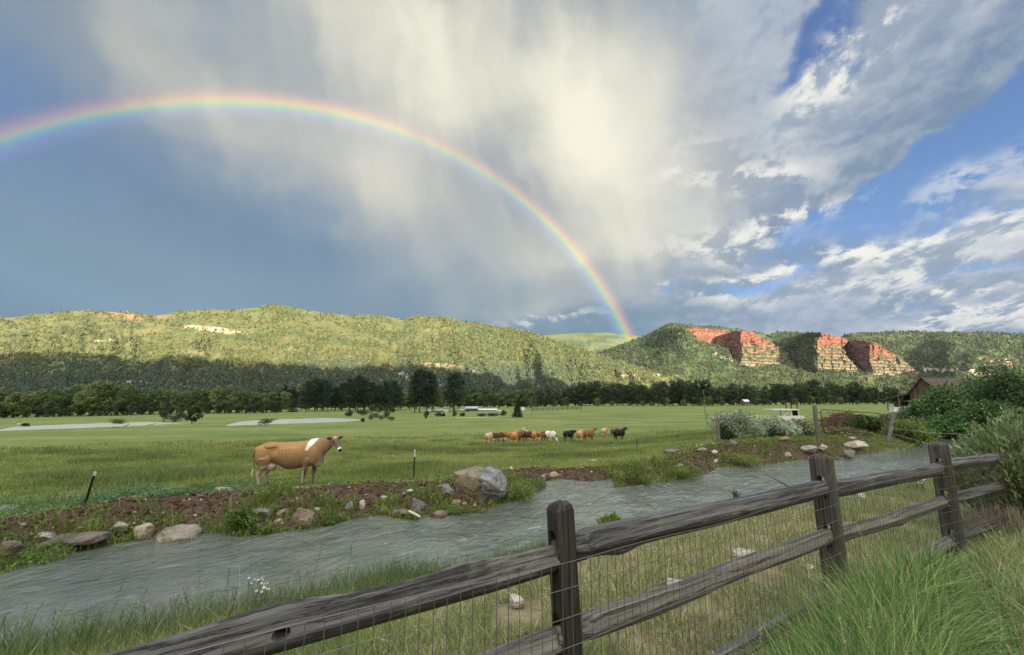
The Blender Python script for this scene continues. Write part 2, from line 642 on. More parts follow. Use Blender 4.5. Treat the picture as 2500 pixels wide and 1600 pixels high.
def ground_info(x, y, detail=True):
    """height, distance into / from the stream, and which bank (1 far, 0 near)"""
    x = np.asarray(x, float)
    y = np.asarray(y, float)
    pts = np.stack([x, y], 1)
    z = np.zeros(len(x))
    d = np.full(len(x), 99.0)
    far = np.ones(len(x))
    mz = meadow_z(x, y)
    near = (np.hypot(x, y) < 75) & (y > -30)
    if near.any():
        p = pts[near]
        df = seg_dist(p, FE)
        dn = seg_dist(p, NE)
        dd = np.minimum(df, dn)
        ins = inside(p, STREAM)
        # which side of the stream
        line = np.concatenate([FE, FE[-1:] + [[40, 10]]])
        side = _above(p, line)
        f = np.where(side, 1.0, 0.0)
        d[near] = np.where(ins, -dd, dd)
        far[near] = f
    far[(y < 3) | ((x > 40) & (y < 40))] = 0
    n1 = fbm(x * 0.9, y * 0.9, o=4) * 0.06 + fbm(x * 0.12, y * 0.12, o=3) * 0.10
    lump = np.clip(fbm(x * 1.7 + 5, y * 1.7, o=4), -0.5, 1) * 0.10
    zf = ZW - 0.05 + (mz - ZW + 0.05) * sm(d, -0.15, 1.5)
    zf = zf + np.where(d < 5, lump * sm(d, 0.0, 0.8) * sm(d, 5, 3), 0) + n1 * sm(d, 0.5, 4)
    zn0 = 0.02 * np.ones(len(x))
    zn = ZW - 0.05 + (zn0 - ZW + 0.05) * sm(d, -0.15, 4.0) + n1 * sm(d, 0.5, 3) * 0.7
    # far away on the near side, the ground rolls on
    zn = zn + sm(np.hypot(x, y), 60, 400) * (-2.0) * (y > -20)
    z = np.where(far > 0.5, zf, zn)
    w = d < 0
    z = np.where(w, ZW - 0.05 - 0.45 * sm(-d, 0.0, 1.2), z)
    for PD, ZPN in ((PD1, ZP1), (PD2, ZP2)):
        k = (x > PD[:, 0].min() - 30) & (x < PD[:, 0].max() + 30) & (y > PD[:, 1].min() - 30) & (y < PD[:, 1].max() + 30)
        if k.any():
            p = pts[k]
            dd = seg_dist(p, PD, True)
            ins = inside(p, PD)
            zk = z[k]
            zk = np.where(ins, ZPN - 0.1 - 0.5 * sm(dd, 0, 4), zk * sm(dd, 1.0, 16) + (ZPN + 0.35 * sm(dd, 0, 0.8)) * (1 - sm(dd, 1.0, 16)))
            z[k] = zk
    return z, d, far, mz


def _above(p, line):
    """True for points beyond the far edge line of the stream, seen from the viewer"""
    az = np.arctan2(p[:, 0], p[:, 1])
    r = np.hypot(p[:, 0], p[:, 1])
    la = np.arctan2(line[:, 0], line[:, 1])
    lr = np.hypot(line[:, 0], line[:, 1])
    o = np.argsort(la)
    return r > np.interp(az, la[o], lr[o], left=lr[o][0], right=1e6)


def gz(x, y):
    return float(ground_info(np.array([x]), np.array([y]))[0][0])


def gzs(x, y):
    return ground_info(x, y)[0]


# colours (reflectance)
C_MEADOW = np.array([0.132, 0.170, 0.046])
C_MEADOW2 = np.array([0.198, 0.205, 0.066])
C_DIRT = np.array([0.066, 0.041, 0.027])
C_DRY = np.array([0.21, 0.168, 0.092])
C_MUD = np.array([0.095, 0.064, 0.042])


def ground_cols(x, y, d, far):
    r = np.hypot(x, y)
    n = fbm(x * 0.05, y * 0.05, o=4)
    n2 = fbm(x * 0.4 + 9, y * 0.4, o=4)
    nn = fbm(x * 1.3, y * 1.3 + 4, o=4)
    strip = perlin(x * 0.012 + 3, y * 0.09)
    col = mixc(C_MEADOW, C_MEADOW2, sm(n + 0.5 * n2 + 0.6 * strip, -0.4, 0.6))
    col = mixc(col, np.array([0.075, 0.125, 0.040]), sm(fbm(x * 0.03 + 40, y * 0.10, o=4), 0.1, 0.5) * 0.7)
    # brown dirt along the far bank
    lim = 2.3 + 0.7 * n2 + 0.7 * sm(x, -9, -2) * sm(x, 3, 0)
    dirt = sm(d + nn * 1.2, lim + 0.5, lim - 0.6) * (far > 0.5) * sm(x, 26, 17)
    patch = sm(n2 + 0.4 * nn, 0.25, 0.45) * sm(d, 6, 3) * (far > 0.5) * 0.6
    col = mixc(col, mixc(C_DIRT, C_MUD, sm(nn, -0.3, 0.6)), np.maximum(dirt, patch * (r < 40)))
    # trampled patch beside the leaning post on the left
    tram = np.exp(-(((x + 9.5) / 4.0) ** 2 + ((y - 11.6) / 1.0) ** 2)) * sm(nn, -0.6, 0.2)
    col = mixc(col, np.array([0.16, 0.115, 0.065]), np.clip(tram, 0, 0.8))
    # near side: dry straw-coloured grass with green
    dryc = mixc(C_DRY, np.array([0.10, 0.12, 0.04]), sm(n2 + 0.5 * nn, -0.1, 0.5))
    dryc = mixc(dryc, C_DIRT * 1.3, sm(nn - 0.3 * n2, 0.25, 0.6) * 0.8)
    col = np.where((far > 0.5)[:, None], col, dryc)
    # wet edge and stream bed
    col = mixc(col, np.array([0.06, 0.05, 0.035]), sm(d, np.where(far > .5, 0.22, 0.05), 0.0) * (np.abs(d) < 90))
    col = mixc(col, np.array([0.07, 0.07, 0.055]), sm(d, 0.0, -0.4))
    # ditches and pale tracks across the far pasture
    pts = np.stack([x, y], 1)
    k = (y > 60) & (y < 260)
    for (a, b_, c, d_), wd, cl in DITCHES:
        A_, B_ = P(a, b_, Yflat(a, b_)), P(c, d_, Yflat(c, d_))
        m = np.zeros(len(x))
        m[k] = np.exp(-(seg_dist(pts[k], np.array([A_[:2], B_[:2]])) / wd) ** 2)
        col = mixc(col, np.array(cl), m * .85)
    return col


DITCHES = [((1180, 1020, 1720, 1030), 1.3, (.055, .085, .025)), ((1500, 1033, 1640, 1031), .9, (.30, .28, .20)), ((1380, 1038, 1730, 1029), 1.2, (.065, .10, .03)), ((1430, 1018, 1760, 1012), 1.5, (.075, .115, .035)),
           ((1300, 1013, 1500, 1010), 1.2, (.10, .11, .05)), ((760, 1011, 880, 1010), 1.6, (.30, .27, .19)), ((1120, 1020, 1215, 1019.5), 1.5, (.50, .48, .42))]


def Yflat(px, py):
    Ys = np.geomspace(40, 330, 400)
    d = ray(px, py)
    zr = CAMZ + d[2] / d[1] * Ys
    g_ = meadow_z(d[0] / d[1] * Ys, Ys)
    k = np.where(zr <= g_)[0]
    return float(Ys[k[0]]) if len(k) else 300.0


def build_ground():
    az = np.concatenate([np.linspace(-180, -62, 40, endpoint=False), np.linspace(-62, 62, 900), np.linspace(62, 180, 40, endpoint=False)[1:]])
    r = np.concatenate([np.geomspace(0.4, 60, 430), np.geomspace(61, 420, 200), np.geomspace(430, 9000, 50)])
    A_, R_ = np.meshgrid(R(1) * az, r, indexing='ij')
    x, y = (R_ * np.sin(A_)).ravel(), (R_ * np.cos(A_)).ravel()
    z, d, far, mz = ground_info(x, y)
    z = np.where(np.hypot(x, y) > 900, np.clip(z, -14, -2), z)
    col = ground_cols(x, y, d, far)
    V = np.stack([x, y, z], 1)
    nr = len(r)
    f = grid_faces(len(az), nr, wrap=True)
    V = np.concatenate([V, [[0, 0, 0.0]]])
    col = np.concatenate([col, col[:1]])
    i = np.arange(len(az))
    tri = np.stack([i * nr, np.full(len(az), len(V) - 1), ((i + 1) % len(az)) * nr], 1)
    me = mesh_np(V, [f[:, ::-1], tri[:, ::-1]], col, True, name="ground")
    o = link("ground", me, M_GROUND)
    tag(o, "green valley meadow with a brown dirt strip beside the stream", "ground", kind="structure")
    return o


build_ground()


# ------------------------------------------------------------------ water
def water_mat(name, base, rough, scale, bump, flow, dist=0.04, spec=0.8, foam_glints=False):
    m = bpy.data.materials.new(name)
    m.use_nodes = True
    g = G(m.node_tree)
    b = g.n['Principled BSDF']
    pos = g.n.new('ShaderNodeNewGeometry').outputs['Position']
    c, s = math.cos(flow), math.sin(flow)
    x, y, z = g.sep(pos)[:3]
    u = g.m('ADD', g.m('MULTIPLY', x, c), g.m('MULTIPLY', y, s))
    v = g.m('ADD', g.m('MULTIPLY', x, -s), g.m('MULTIPLY', y, c))
    wob = g.noise(g.xyz(g.m('MULTIPLY', u, 0.35), g.m('MULTIPLY', v, 0.8)), 1.0, 3.0)
    q = g.xyz(g.m('ADD', g.m('MULTIPLY', u, 0.80), g.m('MULTIPLY', wob, 1.2)), g.m('ADD', v, g.m('MULTIPLY', wob, 0.9)))
    crest = g.m('SUBTRACT', 1.0, g.m('MULTIPLY', g.m('ABSOLUTE', g.m('SUBTRACT', g.noise(q, scale * 0.8, 3.0, 0.5, 0.6), 0.5)), 3.0))
    h = g.m('ADD', g.noise(q, scale * 1.4, 5.0, 0.6, 0.5), g.m('MULTIPLY', g.noise(q, scale * 0.36, 3.0, 0.5, 0.8), 1.3))
    h = g.m('ADD', h, g.m('MULTIPLY', crest, 0.55))
    bn = g.n.new('ShaderNodeBump')
    bn.inputs['Strength'].default_value = bump
    bn.inputs['Distance'].default_value = dist
    g.l.new(h, bn.inputs['Height'])
    g.l.new(bn.outputs[0], b.inputs['Normal'])
    murk = g.noise(pos, 0.5, 4.0, 0.6)
    wc = g.mix(g.ss(murk, 0.35, 0.65), base[0], base[1])
    if foam_glints:  # pale streaks: foam, and glints put into the water colour
        fq = g.xyz(g.m('MULTIPLY', u, 0.9), g.m('MULTIPLY', v, 3.2), 0.0)
        fn = g.noise(g.vm('ADD', fq, g.vscale(g.noise(pos, 1.1, 3.0, 0.5, 0.0, 'Color'), 1.6)), 1.3, 7.0, 0.7, 0.4)
        amt = g.m('MULTIPLY', g.ss(fn, 0.56, 0.68), g.ss(x, -5.0, 5.0, 0.25, 0.75))
        wc = g.mix(amt, wc, (0.42, 0.44, 0.40, 1))
    g.l.new(wc, b.inputs['Base Color'])
    b.inputs['Roughness'].default_value = rough
    b.inputs['IOR'].default_value = 1.38
    b.inputs['Specular IOR Level'].default_value = spec
    return m


def flat_poly(name, pts, z, mat):
    bm = bmesh.new()
    vs = [bm.verts.new((p[0], p[1], z)) for p in pts]
    bm.faces.new(vs)
    bmesh.ops.triangulate(bm, faces=bm.faces)
    bmesh.ops.recalc_face_normals(bm, faces=bm.faces)
    for f in bm.faces:
        if f.normal.z < 0:
            f.normal_flip()
    me = bpy.data.meshes.new(name)
    bm.to_mesh(me)
    bm.free()
    return link(name, me, mat)


def grow(poly, k):
    """push a polygon's corners outwards by k metres"""
    poly = np.asarray(poly)
    n = len(poly)
    area = 0.5 * sum(poly[i][0] * poly[(i + 1) % n][1] - poly[(i + 1) % n][0] * poly[i][1] for i in range(n))
    out = []
    for i in range(n):
        t = poly[(i + 1) % n] - poly[i - 1]
        t = t / (np.linalg.norm(t) + 1e-9)
        nn = np.array([t[1], -t[0]]) * (1 if area > 0 else -1)
        out.append(poly[i] + nn * k)
    return np.array(out)


M_STREAM = water_mat("stream_water", ((0.085, 0.095, 0.075, 1), (0.135, 0.145, 0.115, 1)), 0.03, 2.4, 1.0, R(42), 0.050, 0.8, True)
M_POND = water_mat("pond_water", ((0.40, 0.42, 0.36, 1), (0.45, 0.46, 0.39, 1)), 0.25, 1.2, 0.10, R(10), 0.03, 0.25)
tag(flat_poly("stream", grow(STREAM, 0.10), ZW, M_STREAM), "milky grey-green stream running beside the fence", "stream", kind="structure")
tag(flat_poly("pond", grow(PD1, 0.3), ZP1, M_POND), "long grey pond at the left edge of the meadow", "pond", kind="structure")
tag(flat_poly("pond", grow(PD2, 0.3), ZP2, M_POND), "pale green pond behind the standing cow", "pond", kind="structure")


# ------------------------------------------------------------------ hills
def curve(pts):
    a = np.array(pts, float)
    return lambda px, k=1: np.interp(px, a[:, 0], a[:, k])


def hill(name, crest, foot, label, x0, x1, nx, nt, colf, shape=1.0, spur=0.0, spur_px=90.0, seed=0.0, nz=0.0, extra=None, base=None):
    """a hillside built from its foot to its crest and down its far side, with spurs and gullies"""
    cr, ft = curve(crest), curve(foot)
    px = np.linspace(x0, x1, nx)
    t = np.concatenate([np.linspace(-0.06, 1, nt), np.linspace(1.04, 1.6, 10)])
    PX, T = np.meshgrid(px, t, indexing='ij')
    cy, cY = cr(PX), cr(PX, 2)
    fy, fY = ft(PX), ft(PX, 2)
    Tc = np.clip(T, 0, 1)
    shp = shape(PX) if callable(shape) else shape
    Y = fY + (cY - fY) * Tc ** shp
    if base is not None:
        b_py, bY = curve(base)(PX), curve(base)(PX, 2)
        Tb = np.clip((fy - b_py) / (fy - cy), 0.05, 0.95)
        w_ = base_w(PX)
        Yp = np.where(Tc < Tb, fY + (bY - fY) * (Tc / Tb) ** 0.9, bY + (cY - bY) * np.clip((Tc - Tb) / (1 - Tb), 0, 1) ** 0.45)
        Y = Y * (1 - w_) + Yp * w_
    spur = spur(PX) if callable(spur) else spur
    py = fy + (cy - fy) * Tc
    # below the foot the sheet dips underground
    Y = np.where(T < 0, fY + T * 300, Y)
    py = np.where(T < 0, fy - T * 250, py)
    if np.any(spur):
        env = np.clip(np.sin(np.pi * np.clip(T, 0, 1)) ** 0.7, 0, 1) * (T > 0)
        g_ = ridged(PX / spur_px + seed, T * 0.55 + seed * 3, 4)
        Y = Y - spur * env * (g_ - 0.4)
    d0 = (PX - 1250) / F
    v = (800 - py) / F
    dy = CP - v * SP
    dz = SP + v * CP
    X_ = d0 / dy * Y
    Z_ = CAMZ + dz / dy * Y
    if nz:
        Z_ = Z_ + nz * fbm(X_ / 160 + seed, Y / 160, o=5) * np.clip(T * 4, 0, 1) * np.clip((1.02 - T) * 8, 0.15, 1)
    # far side
    b = T > 1
    Zc = Z_[:, nt - 1][:, None]
    Yc = Y[:, nt - 1][:, None]
    Xc = X_[:, nt - 1][:, None]
    kb = np.where(b, (T - 1), 0)
    Y = np.where(b, Yc * (1 + kb * 0.9), Y)
    X_ = np.where(b, Xc * (1 + kb * 0.9), X_)
    Z_ = np.where(b, Zc - (Zc + 15) * (kb / 0.6) ** 1.2, Z_)
    V = np.stack([X_.ravel(), Y.ravel(), Z_.ravel()], 1)
    if extra is not None:
        V = extra(V, PX.ravel(), T.ravel())
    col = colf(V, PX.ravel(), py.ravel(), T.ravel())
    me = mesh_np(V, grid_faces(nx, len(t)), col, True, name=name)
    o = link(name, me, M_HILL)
    tag(o, label, "hill", kind="structure")
    return V.reshape(nx, len(t), 3), px, t


C_HGRASS = np.array([0.142, 0.140, 0.056])
C_HGREEN = np.array([0.078, 0.104, 0.042])
C_HTAN = np.array([0.30, 0.23, 0.13])
C_ROCKT = np.array([0.42, 0.33, 0.22])
C_RED = np.array([0.34, 0.125, 0.070])


def col_left(V, px, py, t):
    n = fbm(V[:, 0] / 220, V[:, 1] / 220, V[:, 2] / 90, o=5)
    n2 = fbm(V[:, 0] / 60, V[:, 1] / 60, V[:, 2] / 25 + 7, o=4)
    c = mixc(C_HGRASS, C_HGREEN, sm(n + 0.5 * n2, -0.15, 0.45))
    c = mixc(c, np.array([.055, .072, .038]), sm(py + 22 * fbm(px / 70, py / 30, o=3), 862, 930) * sm(px, 1560, 1250) * .7)  # foot of the hill darkened, shade put into the ground colour
    c = mixc(c, C_HTAN, sm(n2 - 0.6 * n, 0.35, 0.7) * 0.6)

    def ledge(x0, y0, x1, y1, h, colr, amt=1.0):
        u = np.clip((px - x0) / (x1 - x0), -1, 2)
        yy = y0 + (y1 - y0) * u
        m = np.exp(-((py - yy) / h) ** 2) * (px > x0 - 5) * (px < x1 + 5)
        return sm(m + 0.7 * n2, 0.45, 0.75) * amt
    for a in [(455, 797, 560, 806, 5, C_ROCKT), (480, 803, 600, 813, 4, C_ROCKT), (230, 832, 270, 832, 2.5, C_ROCKT), (1270, 862, 1380, 858, 4, np.array([.42, .25, .15])), (1310, 870, 1400, 876, 3, C_ROCKT),
              (1490, 918, 1620, 915, 2, C_ROCKT), (1560, 895, 1680, 935, 3, C_HTAN), (1000, 885, 1180, 905, 5, C_HTAN), (950, 905, 1110, 935, 14, np.array([.30, .26, .21])), (260, 934, 400, 938, 3, np.array([.36, .31, .27])),
              (480, 946, 560, 956, 5, np.array([.30, .22, .18])), (660, 936, 800, 943, 3, np.array([.30, .24, .19]))]:
        c = mixc(c, a[5], ledge(*a[:6]))
    c = mixc(c, np.array([.070, .092, .040]), sm(px, 1000, 1330) * sm(px, 1750, 1450) * sm(py, 920, 880) * .75)  # right end painted darker, as a slope turned from the sun
    red = np.exp(-(((px - 330) / 70) ** 2 + ((py - 770) / 8) ** 2))
    c = mixc(c, np.array([0.36, 0.19, 0.10]), np.clip(red * 1.3 + 0.3 * n2 * red, 0, 0.8))
    return c


LEFT_CREST = [(-500, 790, 2300), (-200, 780, 2250), (0, 778, 2200), (100, 766, 2150), (200, 758, 2100), (300, 762, 2100), (380, 772, 2050), (430, 763, 1950), (480, 756, 1900), (560, 757, 1900), (640, 750, 1900),
              (676, 743, 1900), (700, 746, 1900), (740, 756, 1900), (800, 765, 1950), (850, 770, 2000), (930, 770, 2000), (985, 781, 2000), (1020, 772, 1950), (1080, 773, 1900), (1130, 785, 1900), (1200, 795, 1850),
              (1270, 806, 1800), (1310, 816, 1750), (1400, 845, 1600), (1500, 880, 1400), (1600, 908, 1200), (1680, 932, 1050), (1760, 952, 950), (1840, 964, 900)]
LEFT_FOOT = [(-500, 985, 560), (0, 978, 560), (500, 974, 560), (1000, 972, 600), (1400, 970, 640), (1840, 968, 800)]
HL = hill("hills", LEFT_CREST, LEFT_FOOT, "long sunlit green hill behind the left and middle of the meadow", -500, 1840, 900, 150, col_left, 1.15, 260.0, 150.0, 2.2, nz=9.0)


def col_far(V, px, py, t):
    n = fbm(V[:, 0] / 300, V[:, 1] / 300, V[:, 2] / 90, o=5)
    return mixc(np.array([.13, .145, .06]), np.array([0.07, .095, .05]), sm(n, -0.2, 0.3))


hill("hills", [(1200, 850, 4200), (1290, 828, 4200), (1330, 818, 4200), (1400, 813, 4300), (1480, 812, 4300), (1540, 818, 4300), (1580, 824, 4200), (1700, 850, 4200), (1800, 870, 4200)], [(1200, 950, 2300), (1800, 950, 2300)],
     "distant pale green hill in the gap under the rainbow's foot", 1200, 1800, 240, 60, col_far, 1.0, 260.0, 110.0, 5.1, nz=8.0)


def col_right(V, px, py, t):
    n = fbm(V[:, 0] / 200, V[:, 1] / 200, V[:, 2] / 90, o=5)
    n2 = fbm(V[:, 0] / 50, V[:, 1] / 50, V[:, 2] / 25 + 7, o=4)
    c = mixc(np.array([.082, .098, .042]), np.array([0.048, .072, .032]), sm(n + 0.5 * n2, -0.25, 0.35))  # slope colours dimmed to stand for weaker sun on this side
    c = mixc(c, np.array([0.13, 0.14, 0.045]), np.exp(-((py - 925 - (px - 2000) * 0.06) / 12) ** 2) * (px > 1850) * (px < 2300) * 0.7)
    gul = np.clip(ridged(px / 40.0, t * 0.3, 2), 0, 1)
    c = mixc(c, np.array([.30, .26, .18]), sm(n2 + 0.3 * gul, 0.55, 0.9) * 0.5 * (px < 1800))
    bx = np.exp(-((py - 872 - (px - 1765) * .5) / 7) ** 2) * (px > 1738) * (px < 1798)
    c = mixc(c, np.array([.30, .24, .17]), sm(bx + .8 * n2, .6, .9) * .9)
    bx = np.exp(-((py - 905 - (px - 2270) * 0.04) / 9) ** 2) * (px > 2255) * (px < 2420)
    c = mixc(c, np.array([.42, .34, .25]), sm(bx + 0.5 * np.sin(py * 1.7) * bx, 0.5, 0.8))
    bx = np.exp(-((py - 888 - (px - 2500) * 0.02) / 15) ** 2) * (px > 2400 + 30 * n)
    c = mixc(c, np.array([.42, .26, .18]), sm(bx + 0.4 * np.sin(py * 1.5) * bx, 0.5, 0.8))
    return c


RIGHT_CREST = [(1380, 905, 2300), (1440, 872, 2300), (1500, 846, 2300), (1560, 826, 2350), (1600, 806, 2400), (1632, 790, 2400), (1690, 794, 2450), (1750, 798, 2500), (1790, 802, 2500), (1830, 810, 2600), (1880, 815, 2700),
               (1900, 812, 2700), (1950, 811, 2700), (2000, 812, 2700), (2050, 822, 2700), (2080, 814, 2650), (2130, 812, 2600), (2200, 810, 2600), (2300, 811, 2600), (2400, 811, 2600), (2500, 815, 2600), (2700, 820, 2600), (3100, 830, 2600)]
RIGHT_FOOT = [(1380, 968, 900), (1700, 966, 850), (2000, 965, 850), (2500, 965, 850), (3100, 965, 850)]
CLIFF_BASE = [(1600, 800, 1830), (1670, 803, 1818), (1690, 809, 1822), (1726, 828, 1812), (1760, 840, 1806), (1780, 848, 1740), (1797, 882, 1640), (1806, 889, 1596), (1880, 886, 1630), (1948, 897, 1668), (1960, 898, 1600), (1975, 902, 1565), (1994, 905, 1498), (2060, 899, 1528), (2108, 906, 1552),
              (2132, 913, 1496), (2190, 909, 1526), (2248, 918, 1556), (2330, 930, 1750)]


def cpts(lst):
    """outline points read from an enlargement of the cliffs, as photograph pixels"""
    return np.array([(1650 + a / 3.703, 760 + b / 3.703) for a, b in lst])


# outline, kind of rock, depth Y = y0 + gx * (px - x0) + gy * (yb - py)
CLIFFS = [
    ("leftmost red cliff wall under the wooded hilltop", 'wall', cpts([(70, 165), (150, 148), (300, 156), (440, 168), (500, 185), (500, 300), (480, 335), (400, 322), (330, 300), (250, 265), (180, 240), (150, 200)]), (1790, 1690, .35, 845, 1.2)),
    ("shadowed gully wall between the first and second red cliffs", 'dark', cpts([(492, 190), (560, 176), (600, 180), (600, 300), (612, 400), (605, 490), (560, 470), (520, 440), (490, 390), (466, 300), (486, 270)]), (1600, 1812, -3.4, 893, 1.2)),
    ("second red cliff with pale bands and a rounded top", 'bands', cpts([(590, 178), (640, 172), (700, 192), (770, 235), (870, 288), (940, 318), (1010, 368), (1040, 420), (1090, 478), (1118, 528), (1085, 528), (1000, 492), (900, 482), (800, 488), (680, 512), (600, 494), (575, 470), (604, 440), (606, 400), (596, 330), (584, 260)]), (1600, 1812, .55, 893, 1.2)),
    ("dark green gully side left of the pointed red peak", 'green', cpts([(1340, 158), (1240, 182), (1130, 215), (1050, 258), (985, 320), (1030, 400), (1110, 500), (1170, 545), (1285, 565), (1285, 480), (1282, 400), (1278, 330), (1288, 260), (1312, 215)]), (1500, 1997, -3.2, 911, 1.2)),
    ("pointed red peak with pale ledges, the tallest cliff", 'bands', cpts([(1332, 160), (1352, 156), (1400, 175), (1470, 220), (1562, 265), (1520, 320), (1535, 380), (1572, 430), (1622, 488), (1700, 540), (1735, 566), (1600, 548), (1500, 545), (1400, 528), (1282, 534), (1280, 480), (1280, 400), (1275, 330), (1285, 260), (1310, 215)]), (1500, 1997, .55, 906, 1.2)),
    ("dark maroon cliff face in shade right of the pointed peak", 'dark', cpts([(1510, 335), (1535, 290), (1580, 266), (1640, 260), (1720, 268), (1762, 290), (1756, 380), (1752, 470), (1786, 545), (1792, 578), (1720, 545), (1650, 482), (1590, 432), (1540, 382)]), (1500, 2130, -3.2, 916, 1.2)),
    ("rightmost banded red cliff sloping down to the right", 'bands', cpts([(1750, 274), (1800, 288), (1880, 330), (1950, 378), (2010, 408), (2060, 448), (2130, 508), (2190, 558), (2228, 606), (2150, 602), (2060, 578), (2000, 588), (1900, 572), (1790, 584), (1785, 540), (1750, 470), (1755, 380)]), (1500, 2130, .55, 916, 1.2)),
]


def build_right():
    nx, nt = 1300, 330
    px = np.concatenate([np.linspace(1380, 1620, 150, endpoint=False), np.linspace(1620, 2300, 900, endpoint=False), np.linspace(2300, 3100, 250)])
    t = np.concatenate([np.linspace(-0.06, 0.25, 50, endpoint=False), np.linspace(0.25, 1.0, nt - 50), np.linspace(1.03, 1.6, 10)])
    cr, ft = curve(RIGHT_CREST), curve(RIGHT_FOOT)
    PX, T = np.meshgrid(px, t, indexing='ij')
    cy, cY, fy, fY = cr(PX), cr(PX, 2), ft(PX), ft(PX, 2)
    Tc = np.clip(T, 0, 1)
    py = fy + (cy - fy) * Tc
    Y = fY + (cY - fY) * Tc
    b_py, bY = curve(CLIFF_BASE)(PX), curve(CLIFF_BASE)(PX, 2)
    Tb = np.clip((fy - b_py) / (fy - cy), 0.05, 0.95)
    w_ = sm(PX, 1600, 1680) * sm(PX, 2340, 2262)
    Yp = np.where(Tc < Tb, fY + (bY - fY) * (Tc / Tb) ** 0.9, bY + (cY - bY) * np.clip((Tc - Tb) / (1 - Tb), 0, 1) ** 0.6)
    Y = Y * (1 - w_) + Yp * w_
    env = np.clip(np.sin(np.pi * Tc), 0, 1) ** 0.7 * (T > 0)
    Y = Y - (300 - 255 * w_) * env * (ridged(PX / 150 + 8.6, T * 0.55 + 3, 4) - 0.4)
    # spurs of the right-hand slope, with gully sides that face away from the sun
    sp = np.clip(1 - np.abs(((PX - 2330 + (py - 860) * .9) % 150) / 75 - 1), 0, 1)
    Y = Y - 170 * sm(PX, 2230, 2330) * env * (sp ** 1.3 - .4)
    # outlines of the cliffs, made ragged
    wx = PX + 3.6 * fbm(PX / 9, py / 7, o=4) + 3.4 * perlin(PX / 22, py / 18)
    wy = py + 2.8 * fbm(PX / 9 + 40, py / 7, o=4)
    owner = np.full(PX.shape, -1)
    stepf = np.zeros(PX.shape)
    frac = np.zeros(PX.shape)
    vrel = np.zeros(PX.shape)
    flat = np.stack([wx.ravel(), wy.ravel()], 1)
    for k, (lab, kind, poly, (y0, x0, gx, yb, gy)) in enumerate(CLIFFS):
        sel = (flat[:, 0] > poly[:, 0].min() - 4) & (flat[:, 0] < poly[:, 0].max() + 4) & (flat[:, 1] > poly[:, 1].min() - 4) & (flat[:, 1] < poly[:, 1].max() + 4) & (T.ravel() <= 1.0)
        sd = np.full(len(flat), -9.0)
        dd = seg_dist(flat[sel], poly, True)
        sd[sel] = np.where(inside(flat[sel], poly), dd, -dd)
        sd = sd.reshape(PX.shape)
        w = sm(sd, -0.6, 0.6)
        # beds step back as they rise
        up = (yb - py) * 1.6 + 2.5 * perlin(PX / 60 + k, py * 0 + 2.2) + (PX - x0) * 0.06
        lay = up / 11.5 + 0.9 * perlin(up / 31.0, up * 0 + 1.7 + k) + 0.35 * perlin(PX / 26 + k, up / 12.0)
        kk, f = np.floor(lay), lay - np.floor(lay)
        stepv = kk + sm(f, 0.70, 1.0)
        Yc = y0 + gx * (PX - x0) + gy * 6.6 * stepv * 0.8
        Yc = Yc + 11.0 * (0.5 - ridged(PX / 24 + k * 3 + .4 * perlin(PX / 15, py / 15), py / 45, 3)) + 5.0 * fbm(PX / 6, py / 5, o=3)
        if kind == 'green':
            Yc = Yc - 22 * ridged(PX / 22, py / 70, 2)
        Y = Y * (1 - w) + Yc * w
        own = sd > 0
        owner = np.where(own, k, owner)
        frac = np.where(own, f, frac)
        stepf = np.where(own, kk, stepf)
        vrel = np.where(own, (py - poly[:, 1].min()) / (poly[:, 1].max() - poly[:, 1].min()), vrel)
    Y = np.where(T < 0, fY + T * 300, Y)
    py = np.where(T < 0, fy - T * 250, py)
    v = (800 - py) / F
    dy, dz = CP - v * SP, SP + v * CP
    X_ = (PX - 1250) / F / dy * Y
    Z_ = CAMZ + dz / dy * Y
    rock = owner >= 0
    Z_ = Z_ + np.where(rock, 0, 6.0 * fbm(X_ / 160 + 8, Y / 160, o=5) * np.clip(T * 4, 0, 1) * np.clip((1.02 - T) * 8, 0.15, 1))
    ntf = nt
    bk = T > 1
    Zc, Yc_, Xc = Z_[:, ntf - 1][:, None], Y[:, ntf - 1][:, None], X_[:, ntf - 1][:, None]
    kb = np.where(bk, T - 1, 0)
    Y = np.where(bk, Yc_ * (1 + kb * 0.9), Y)
    X_ = np.where(bk, Xc * (1 + kb * 0.9), X_)
    Z_ = np.where(bk, Zc - (Zc + 15) * (kb / 0.6) ** 1.2, Z_)
    V = np.stack([X_.ravel(), Y.ravel(), Z_.ravel()], 1)
    col = col_right(V, PX.ravel(), py.ravel(), T.ravel())
    n = fbm(PX / 11, py / 6, o=4).ravel()
    n2 = fbm(PX / 4 + 9, py / 3, o=3).ravel()
    hb = perlin(stepf * 1.73 + 0.5, stepf * 0 + 3.3).ravel()
    fr, vr, ow = frac.ravel(), vrel.ravel(), owner.ravel()
    kinds = np.array([c[1] for c in CLIFFS])
    red = mixc(np.array([.215, .090, .060]), np.array([.145, .060, .045]), sm(n + .8 * hb, -.3, .35))
    red = mixc(red, np.array([.34, .19, .125]), sm(hb + .5 * n2, .28, .5) * .6)
    pale = mixc(np.array([.180, .135, .100]), np.array([.145, .088, .066]), sm(n + hb, -.2, .4))
    pale = mixc(pale, np.array([.235, .12, .082]), sm(hb - .3 * n, .1, .4) * .6)
    grn = np.array([.052, .070, .034])
    low = mixc(pale, grn, np.clip(sm(fr + .35 * n2 + .35 * n, .42, .66) + sm(n + .5 * hb, .12, .42) * .9, 0, 1))
    low = mixc(low, np.array([.24, .19, .135]), sm(vr + .1 * n2, .80, .90) * sm(fr, .75, .5) * .8)
    redd = mixc(red, red * .55, sm(fr, .68, .85) * .6)
    redd = mixc(redd, grn, sm(n + .6 * n2, .38, .6) * .5)
